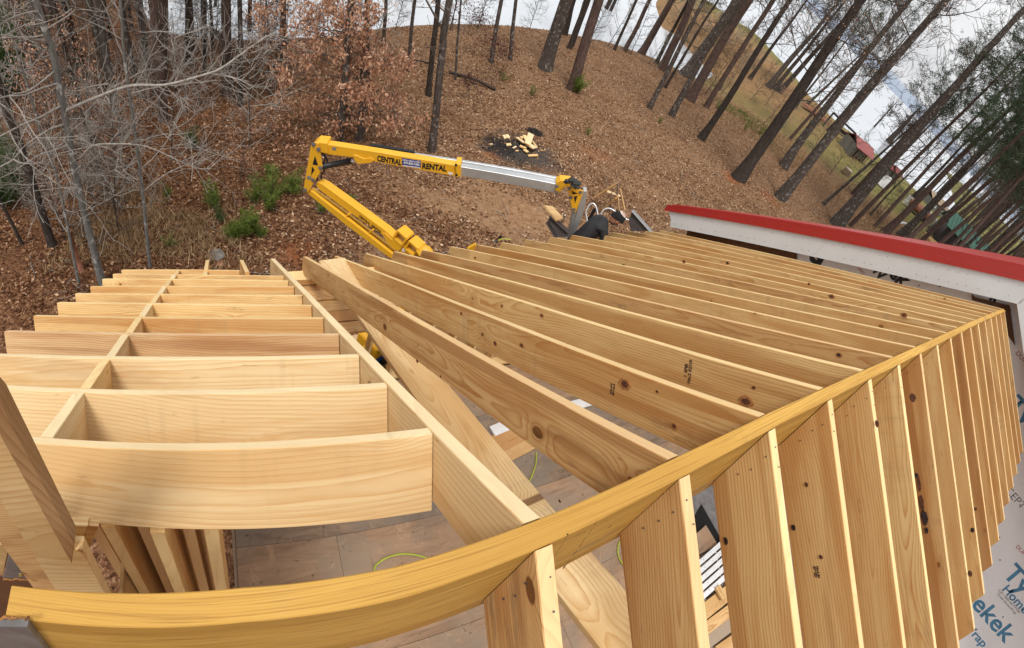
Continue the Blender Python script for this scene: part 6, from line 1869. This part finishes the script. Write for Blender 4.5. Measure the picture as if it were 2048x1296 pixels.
# scattered stones
for i, (x, y, s, lab) in enumerate([(432, 512, .22, 'flat grey stone in the leaves above the rafter tails'), (440, 528, .10, 'small orange-brown stone next to the flat grey one')]):
    B = ground(x, y); sb_ = bmesh.new(); bmesh.ops.create_icosphere(sb_, subdivisions=2, radius=s); q = random.Random(i)
    for v in sb_.verts: v.co = Vector((v.co.x * q.uniform(.8, 1.1), v.co.y * q.uniform(.7, 1.0), v.co.z * .35 * q.uniform(.8, 1.1)))
    me = bpy.data.meshes.new('stone'); sb_.to_mesh(me); sb_.free(); me.materials.append(MAT['stone' if i == 0 else 'rust']); o = link('stone', me, None, Matrix.Translation(Vector(B) + Vector((0, 0, .02)))); tag(o, lab, 'stone')

# fire pit: charred heap and fresh offcuts
FC = ground(1035, 290)


def offcut(a, b_, w, h, label, mt='lumber_pale', th=.035):
    A = ground(*a); B = ground(*b_); A[2] += h; B[2] += h + .02
    q = random.Random(int(a[0] * 10))
    o = board('offcut', None, A, B, (q.uniform(-.3, .3), q.uniform(-.3, .3), 1), w, th, MAT[mt], seg=1, bow=0); tag(o, label, 'wood scrap', 'pale offcuts on the burn pile')


for i, (a, b_, w, h, lab) in enumerate([
        ((1006, 276), (1017, 275), .20, .05, 'triangular-looking offcut at the top left of the burn pile'), ((1012, 291), (1021, 291), .13, .04, 'small square offcut left of the main heap'), ((976, 290), (984, 290), .05, .03, 'thin chip farthest left in the ashes'),
        ((1032, 280), (1046, 292), .14, .12, 'long offcut sloping at the heap\'s upper left'), ((1038, 283), (1056, 281), .10, .16, 'orange-edged offcut across the top of the heap'), ((1044, 280), (1051, 296), .10, .20, 'narrow upright-looking offcut in the heap\'s middle'),
        ((1058, 278), (1050, 300), .20, .22, 'widest pale offcut leaning on the heap'), ((1038, 296), (1050, 302), .14, .10, 'short offcut at the heap\'s left foot'), ((1062, 288), (1071, 302), .07, .14, 'knotty edge piece on the heap\'s right'),
        ((1054, 297), (1066, 306), .22, .18, 'large flat offcut at the heap\'s lower right'), ((1055, 313), (1074, 313), .12, .05, 'bottom offcut lying lengthwise under the heap'), ((1047, 303), (1053, 309), .12, .09, 'small block between the heap and the bottom offcut'),
        ((1025, 298), (1031, 295), .06, .04, 'small stick left of the heap'), ((1030, 303), (1036, 303), .05, .03, 'short white chip below left of the heap'), ((1080, 299), (1086, 303), .035, .03, 'thin chip right of the heap')]):
    offcut(a, b_, w * 1.05, h, lab, 'lumber' if i % 3 else 'lumber_pale')
nr = np.random.default_rng(8); n = 420; th_ = nr.uniform(0, 6.28, n); rr_ = nr.uniform(0, 1, n) ** .7
C1 = ground(1018, 295); C2 = ground(1068, 264)
Ps = np.concatenate([C1 + np.stack([np.cos(th_) * rr_ * 1.0, np.sin(th_) * rr_ * .8, np.zeros(n)], 1), C2 + np.stack([np.cos(th_) * rr_ * .35, np.sin(th_) * rr_ * .35, np.zeros(n)], 1)])
Ps[:, 2] = gh(Ps[:, 0], Ps[:, 1]) + nr.uniform(0, .05, len(Ps))
Ds = nr.normal(size=(len(Ps), 3)); Ds[:, 2] *= .3
tag(link('charred_debris', leaf_mesh('charred_debris', quads_at(Ps, Ds, nr.uniform(.03, .09, len(Ps)), .03, nr), MAT['char'])), 'charred bits and ash under the pale offcuts', 'ash', kind='stuff')

# ------------------------------------------------------------------ fallen leaves and dry grass
def litter(name, n, az0, az1, d0, d1, mat, Lr, keep, seed, label):
    nr = np.random.default_rng(seed)
    az = np.radians(nr.uniform(az0, az1, n)); u = nr.uniform(0, 1, n)
    d = d0 * (d1 / d0) ** u
    x, y = d * np.cos(az), d * np.sin(az)
    z = gh(x, y)
    ok = (z > LAKE + .25) & ~((x > -0.35) & (x < 8) & (y < 4.3) & (y > -3.6)) & ~((x > XWALL - .2) & (x < 15) & (y < 5.2))
    ok &= keep(x, y, nr)
    x, y, z = x[ok], y[ok], z[ok]; m = len(x)
    P = np.stack([x, y, z + nr.uniform(.004, .05, m)], 1); D = nr.normal(size=(m, 3)); D[:, 2] *= .35
    L = nr.uniform(*Lr, m)
    v = quads_at(P, D, L, L * nr.uniform(.35, .62, m), nr, .22)
    tag(link(name, leaf_mesh(name, v, MAT[mat])), label, 'leaf litter', kind='stuff')


bare = [(ground(x, y)[:2], r) for x, y, r in [(1010, 430, 1.9), (880, 400, 1.2), (1080, 440, 1.4), (1190, 310, .7), (1465, 355, .7), (760, 520, .9), (1025, 300, 1.1), (1068, 262, .4)]]


def keep_fn(bias):
    def f(x, y, nr):
        p = np.ones(len(x))
        for c, r in bare:
            dd = np.hypot(x - c[0], y - c[1]); p = np.minimum(p, np.clip((dd / r) ** 1.5, .12, 1))
        p = p * np.clip(.62 + .5 * np.sin(x * 2.1 + 1.5 * np.sin(y * 1.3)) * np.sin(y * 1.9 + 1.2 * np.sin(x * .9)) + .25 * np.sin(x * 5.3 + y * 4.1), .18, 1)
        s = np.clip((x - 1.0) / 7.0 + 0.25 * np.sin(x * .9 + y * .7), 0, 1)          # tan leaves take over to the right
        q = s if bias else 1 - s * .75
        g_ = (x > 30)
        return (nr.uniform(0, 1, len(x)) < p * np.clip(q + .12, 0, 1)) & ~(g_ & (nr.uniform(0, 1, len(x)) < .5))
    return f


litter('leaf_litter', 170000, 25, 122, 5.0, 42, 'litter', (.06, .13), keep_fn(0), 1, 'brown fallen leaves covering the wooded slope')
litter('leaf_litter', 190000, 8, 100, 5.5, 55, 'litter_tan', (.055, .115), keep_fn(1), 2, 'tan fallen leaves covering the slope to the right')


nr = np.random.default_rng(12); tbt = TB()
for _ in range(520):
    a_ = math.radians(nr.uniform(12, 118)); d_ = 6.5 * 6 ** nr.uniform(0, 1); x, y = d_ * math.cos(a_), d_ * math.sin(a_)
    if float(shore_dist(x, y)) < .5 or (-.4 < x < 8 and y < 4.4): continue
    an = nr.uniform(0, 6.28); L_ = nr.uniform(.2, 1.1); P = np.array([[x + math.cos(an) * L_ * t, y + math.sin(an) * L_ * t + .08 * math.sin(t * 5) * L_, 0] for t in (-.5, -.15, .2, .5)]); P[:, 2] = gh(P[:, 0], P[:, 1]) + .03
    tbt.tube(P, np.linspace(.010, .004, 4) * nr.uniform(.5, 1.2), 3)
tag(link('fallen_twigs', tbt.mesh('fallen_twigs', MAT['twig_pale'])), 'fallen twigs scattered over the leaf litter', 'twigs', kind='stuff')


def grass(name, c_px, rad, n, mat, h, label, seed, squash=1.0):
    nr = np.random.default_rng(seed); C_ = ground(*c_px); th_ = nr.uniform(0, 6.28, n); r_ = np.sqrt(nr.uniform(0, 1, n)) * rad * (1 + .35 * np.sin(3 * th_ + seed) + .2 * np.sin(7 * th_)) + nr.normal(size=n) * rad * .12
    x = C_[0] + np.cos(th_) * r_; y = C_[1] + np.sin(th_) * r_ * squash; z = gh(x, y); ok = z > LAKE + .3; x, y, z = x[ok], y[ok], z[ok]; n = len(x)
    D = nr.normal(size=(n, 3)) * .55; D[:, 2] = np.abs(D[:, 2]) + .55; L = nr.uniform(.4, 1.0, n) * h
    P = np.stack([x, y, z + L * .35], 1)
    tag(link(name, leaf_mesh(name, quads_at(P, D, L, .012 + .0005 * np.hypot(x, y), nr, .05), MAT[mat])), label, 'grass', kind='stuff')


grass('dry_grass', (265, 455), 1.5, 3800, 'dry_grass', .38, 'patch of matted tan dry grass around the slim grey sapling', 3)
grass('dry_grass', (420, 480), 1.0, 1500, 'dry_grass', .3, 'thin dry grass among the green seedlings', 4)
grass('dry_grass', (1560, 300), 5.0, 5000, 'dry_grass', .45, 'dry grass at the edge of the lawn among the far trunks', 5)
grass('dry_grass', (1800, 490), 4.0, 3500, 'dry_grass', .5, 'dry weeds beside the trunks behind the red roof edge', 6)
grass('dry_grass', (1400, 70), 7.0, 5000, 'dry_grass', .9, 'tall dry brown weeds on the muddy headland', 8)
grass('green_grass', (1500, 245), 2.5, 1500, 'green_grass', .35, 'greenish weeds left of the blackish tree', 7)

# ------------------------------------------------------------------ far bank: swing frame, cabin, boat, fence, tank, shed
def upd(px, py, px2, py2):
    """height in metres of a thing whose foot is at px,py and whose head is at px2,py2"""
    B = ground(px, py); hv = B - O; hv[2] = 0; hv /= np.linalg.norm(hv); r = ray(px2, py2); T_ = O + r * (((B - O) @ hv) / (r @ hv)); return B, T_


def strut(name, root, A, B, r, mat, k=6): return tube_obj(name, root, [A, B], r, MAT[mat], k)


B1, T1 = upd(1647, 250, 1665, 228); B2_, T2 = upd(1697, 288, 1712, 268)
sw = empty('swing_frame', B1, 'dark swing frame standing open against the lake left of the cabin', 'swing frame')
Tz = max(T1[2], T2[2]); T1[2] = T2[2] = min(Tz, B1[2] + 3.0)
strut('crossbeam', sw, T1, T2, .13, 'dark_steel')
for Bq, Tq in ((B1, T1), (B2_, T2)):
    pr = np.cross(T2 - T1, [0, 0, 1]); pr /= np.linalg.norm(pr)
    for s_ in (-.8, .8): strut('leg', sw, Bq + pr * s_, Tq, .11, 'dark_steel')
m1 = T1 * .55 + T2 * .45
for s_ in (-.25, .25):
    dv_ = (T2 - T1) / np.linalg.norm(T2 - T1); strut('chain', sw, m1 + dv_ * s_, m1 + dv_ * s_ - [0, 0, 2.0], .02, 'dark_steel', 4)
box('seat', sw, m1 - [0, 0, 2.05], (.6, .3, .06), MAT['dark_steel'])

cb0, cbt = upd(1697, 312, 1722, 272)
cd = ground(1790, 372) - ground(1697, 312); cd[2] = 0; cd /= np.linalg.norm(cd); cp = np.array([-cd[1], cd[0], 0.]); cp = cp if cp @ cb0 > 0 else -cp
cz = float(cb0[2])
cabin = empty('cabin', cb0, 'cabin with pinkish red metal roof and dark open porch on the far lawn', 'cabin')
ds_ = np.linalg.norm(cb0 - O)


def cbx(name, u0, u1, v0, v1, z0, z1, mat):
    P = [cb0 + cd * u + cp * v for u, v in ((u0, v0), (u1, v0), (u1, v1), (u0, v1))]
    for p in P: p[2] = cz + z0
    return extrude(name, cabin, P, (0, 0, z1 - z0), MAT[mat])


Lc = 5.2
cbx('wall', 0.0, Lc, 1.6, 5.5, 0, 2.7, 'dark_steel')
cbx('end_wall', -.06, .02, 0, 5.5, -.2, 2.9, 'grey_wall')
cbx('porch_floor', 0, Lc, -.3, 1.6, -.2, .1, 'weathered')
for i in range(6):
    u = .1 + i * (Lc - .2) / 5; cbx('porch_post', u, u + .14, -.25, -.11, 0, 2.55, 'weathered')
for zz in (.45, .95): cbx('porch_rail', 0, Lc, -.2, -.14, zz, zz + .08, 'weathered')
for i in range(3):
    u = .9 + i * 1.45; w_ = cbx('window', u, u + .9, 1.55, 1.595, 1.0, 2.0, 'white'); cbx('pane', u + .1, u + .8, 1.53, 1.545, 1.1, 1.9, 'grey_wall')
for (v0, z0, v1, z1) in ((-.6, 2.55, 2.4, 4.1), (2.4, 4.1, 6.0, 2.5)):
    P = [cb0 + cd * -.4 + cp * v0, cb0 + cd * (Lc + .4) + cp * v0, cb0 + cd * (Lc + .4) + cp * v1, cb0 + cd * -.4 + cp * v1]
    for p, z in zip(P, (z0, z0, z1, z1)): p[2] = cz + z
    extrude('roof', cabin, P, (0, 0, .1), MAT['red_roof'])
cabin.scale = (.52, .52, .52)
for i, (px, py, tx_, ty_, lab) in enumerate([(1765, 345, 1775, 322, 'small outbuilding with a red roof just right of the cabin'), (1780, 356, 1792, 338, 'smallest red-roofed outbuilding, right of the other red roofs')]):
    b0, t0 = upd(px, py, tx_, ty_)
    rt = empty('outbuilding', b0, lab, 'outbuilding')
    yaw = math.atan2(cd[1], cd[0])
    box('wall', rt, (b0[0], b0[1], b0[2] + 1.1), (2.4 - i * .5, 2.6, 2.2), MAT['grey_wall'], (0, 0, yaw))
    R3 = Matrix.Rotation(yaw, 3, 'Z')
    for s_ in (-1, 1):
        P = [Vector(b0) + R3 @ Vector(q) for q in ((-1.5, s_ * 1.7, 2.1), (1.5, s_ * 1.7, 2.1), (1.5, 0, 3.2), (-1.5, 0, 3.2))]
        extrude('roof', rt, P, (0, 0, .08), MAT['red_roof'])
    rt.scale = (.5, .5, .5)
# upturned boat and bench
b0 = ground(1632, 232); rt = empty('boat', b0, 'long reddish upturned boat on the grass bank at the water', 'boat')
hb = bmesh.new(); bmesh.ops.create_uvsphere(hb, u_segments=20, v_segments=10, radius=1); bmesh.ops.delete(hb, geom=[v for v in hb.verts if v.co.z < -.02], context='VERTS')
bmesh.ops.scale(hb, vec=(2.4, .55, .5), verts=hb.verts); me = bpy.data.meshes.new('hull'); hb.to_mesh(me); hb.free(); me.materials.append(MAT['rust'])
link('hull', me, rt, Matrix.Translation(Vector(b0) + Vector((0, 0, .1))) @ Matrix.Rotation(-.6, 4, 'Z'))
box('keel', rt, b0 + [0, 0, .6], (4.2, .06, .06), MAT['brown_board'], (0, 0, -.6))
b0 = ground(1682, 280); rt = empty('bench', b0, 'dark low bench on the lawn under the swing frame', 'bench')
box('seat', rt, b0 + [0, 0, .5], (2.2, .5, .08), MAT['dark_steel'], (0, 0, -.6)); box('backrest', rt, b0 + [.15, .22, .8], (2.2, .06, .4), MAT['dark_steel'], (0, 0, -.6))
for s_ in (-1, 1): box('leg', rt, b0 + [s_ * .8, -s_ * .5, .24], (.1, .45, .48), MAT['dark_steel'], (0, 0, -.6))
b0 = ground(1690, 348); o = box('fire_ring_crate', None, b0 + [0, 0, .3], (1.1, .8, .6), MAT['weathered'], (0, 0, .4), .05); tag(o, 'small dark wooden crate on the lawn before the cabin', 'crate')
b0 = ground(1762, 372); rt = empty('covered_grill', b0, 'pale tarp-covered thing hanging by the big mottled tree', 'grill')
tc_ = bmesh.new(); bmesh.ops.create_cone(tc_, cap_ends=True, segments=10, radius1=.75, radius2=.35, depth=1.3); me = bpy.data.meshes.new('cover'); tc_.to_mesh(me); tc_.free(); me.materials.append(MAT['fascia'])
link('cover', me, rt, Matrix.Translation(Vector(b0) + Vector((0, 0, .7))))
# white picket rails and far house
f0, f1 = ground(1805, 405), ground(1862, 455)
fn = empty('white_fence', f0, 'white railed fence beyond the rusty tank', 'fence')
fd_ = (f1 - f0); fl = np.linalg.norm(fd_); fd_ /= fl
n_ = 26
for i in range(n_):
    p = f0 + fd_ * fl * i / (n_ - 1); p[2] = float(gh(p[0], p[1])); box('picket', fn, p + [0, 0, .6], (.09, .05, 1.2), MAT['white'], (0, 0, math.atan2(fd_[1], fd_[0])))
for zz in (.35, .95):
    c = (f0 + f1) / 2; c[2] = float(gh(c[0], c[1])) + zz; box('rail', fn, c, (fl, .04, .08), MAT['white'], (0, 0, math.atan2(fd_[1], fd_[0])))
b0 = ground(1858, 412); rt = far_h = empty('far_house', b0, 'low brown-walled house among the trees beyond the white fence', 'house'); yaw = math.atan2(cd[1], cd[0]) + .1
box('wall', rt, b0 + [0, 0, 1.3], (9, 5, 2.6), MAT['grey_wall'], (0, 0, yaw)); R3 = Matrix.Rotation(yaw, 3, 'Z')
for s_ in (-1, 1):
    P = [Vector(b0) + R3 @ Vector(q) for q in ((-4.8, s_ * 3.0, 2.5), (4.8, s_ * 3.0, 2.5), (4.8, 0, 4.0), (-4.8, 0, 4.0))]
    extrude('roof', rt, P, (0, 0, .1), MAT['weathered'])
for u in (-3, -1, 1.4, 3.2):
    p = Vector(b0) + R3 @ Vector((u, -2.53, 1.4)); box('window', rt, p, (.8, .05, .9), MAT['white'], (0, 0, yaw))
far_h.scale = (.5, .5, .5)
# rusty tank
b0, t0 = upd(1832, 432, 1826, 418); rt = empty('rusty_tank', b0, 'rusty cylindrical tank on the green lawn behind the pinkish pine', 'tank')
yaw = math.atan2(fd_[1], fd_[0])
tk = bmesh.new(); bmesh.ops.create_uvsphere(tk, u_segments=20, v_segments=14, radius=.55)
for v in tk.verts: v.co.x *= 1.0; v.co.x += 1.1 * (1 if v.co.x > 0 else -1 if v.co.x < 0 else 0)
me = bpy.data.meshes.new('shell'); tk.to_mesh(me); tk.free(); me.materials.append(MAT['rust'])
for p_ in me.polygons: p_.use_smooth = True
link('shell', me, rt, Matrix.Translation(Vector(b0) + Vector((0, 0, .8))) @ Matrix.Rotation(yaw, 4, 'Z'))
for s_ in (-1, 1):
    p = Vector(b0) + Matrix.Rotation(yaw, 3, 'Z') @ Vector((s_ * .9, 0, .2)); box('support', rt, p, (.2, .8, .4), MAT['dark_steel'], (0, 0, yaw))
# shed with a green metal roof
e1, e2, e3 = ground(1882, 520), ground(1948, 540), ground(1900, 470)
sb0 = ground(1912, 512); yaw = math.radians(-62)
shed = empty('shed', sb0, 'dark open shed with a green metal roof right of the lumber pile', 'shed'); R3 = Matrix.Rotation(yaw, 3, 'Z')
dsh = np.linalg.norm(sb0 - O)


def shp(x, y, z): return Vector(sb0) + R3 @ Vector((x, y, z))


sW, sL, sH = 2.4, 4.2, 2.3
for (x0, y0, x1, y1, nm) in ((-sL, -sW, sL, -sW, 'wall'), (-sL, sW, sL, sW, 'wall'), (-sL, -sW, -sL, sW, 'wall'), (sL, -sW, sL, sW, 'wall')):
    P = [shp(x0, y0, 0), shp(x1, y1, 0), shp(x1, y1, sH), shp(x0, y0, sH)]
    nv = R3 @ Vector((0 if x0 != x1 else .1, .1 if x0 != x1 else 0, 0)); extrude(nm, shed, P, nv, MAT['dark_steel'])
for s_ in (-1, 1):
    P = [shp(-sL - .4, s_ * (sW + .5), sH - .1), shp(sL + .4, s_ * (sW + .5), sH - .1), shp(sL + .4, 0, sH + 1.5), shp(-sL - .4, 0, sH + 1.5)]
    extrude('roof', shed, P, (0, 0, .08), MAT['green_roof'])
    for i in range(19):
        u = -sL - .35 + i * (2 * sL + .7) / 18
        A = shp(u, s_ * (sW + .5), sH - .02 + .02); Bq = shp(u, 0, sH + 1.60)
        strut('roof_rib', shed, np.array(A), np.array(Bq), .025, 'green_roof', 4)
for s_ in (-1, 1): strut('porch_post', shed, np.array(shp(-sL - 1.8, s_ * sW, 0)), np.array(shp(-sL - 1.8, s_ * sW, sH)), .07, 'weathered')
shed.scale = (.88, .88, .88)
# lumber pile and trailer beside the shed
pb = ground(1862, 492); yaw = math.radians(-50); R3 = Matrix.Rotation(yaw, 3, 'Z'); pile = empty('lumber_stack', pb, 'small tan lumber stack left of the green-roofed shed', 'lumber stack')
for i in range(6):
    for j in range(3):
        p = Vector(pb) + R3 @ Vector(((i - 2.5) * .32, random.Random(i * 3 + j).uniform(-.1, .1), .15 + j * .14)); box('plank', pile, p, (.29, 2.6, .1), MAT['osb'], (0, 0, yaw))
for i in range(7):
    p = Vector(pb) + R3 @ Vector(((i - 3) * .42, -2.6, .12)); box('batten', pile, p, (.08, 1.3, .08), MAT['lumber_pale'], (0, 0, yaw))
tp = ground(1885, 470)
for i, (dx, lab) in enumerate([(0, 'white pole leaning behind the lumber stack, upper'), (.6, 'white pole leaning behind the lumber stack, lower')]):
    o = tube_obj('white_pole', None, [tp + [dx, 0, .5], tp + [dx - 1.8, 2.0, .9], tp + [dx - 3, 3.3, 1.2]], .06, MAT['white'], 6); tag(o, lab, 'pole', 'white poles')
# bleached branch near the tank
A = ground(1795, 448); o = tube_obj('bleached_branch', None, smooth_path([A + [0, 0, .1], A + [.8, -.2, .4], A + [1.5, -.7, .3], A + [2.3, -.8, .15]], 4), .09, MAT['white'], 6); tag(o, 'bleached white branch lying left of the mottled trunk by the tank', 'branch')
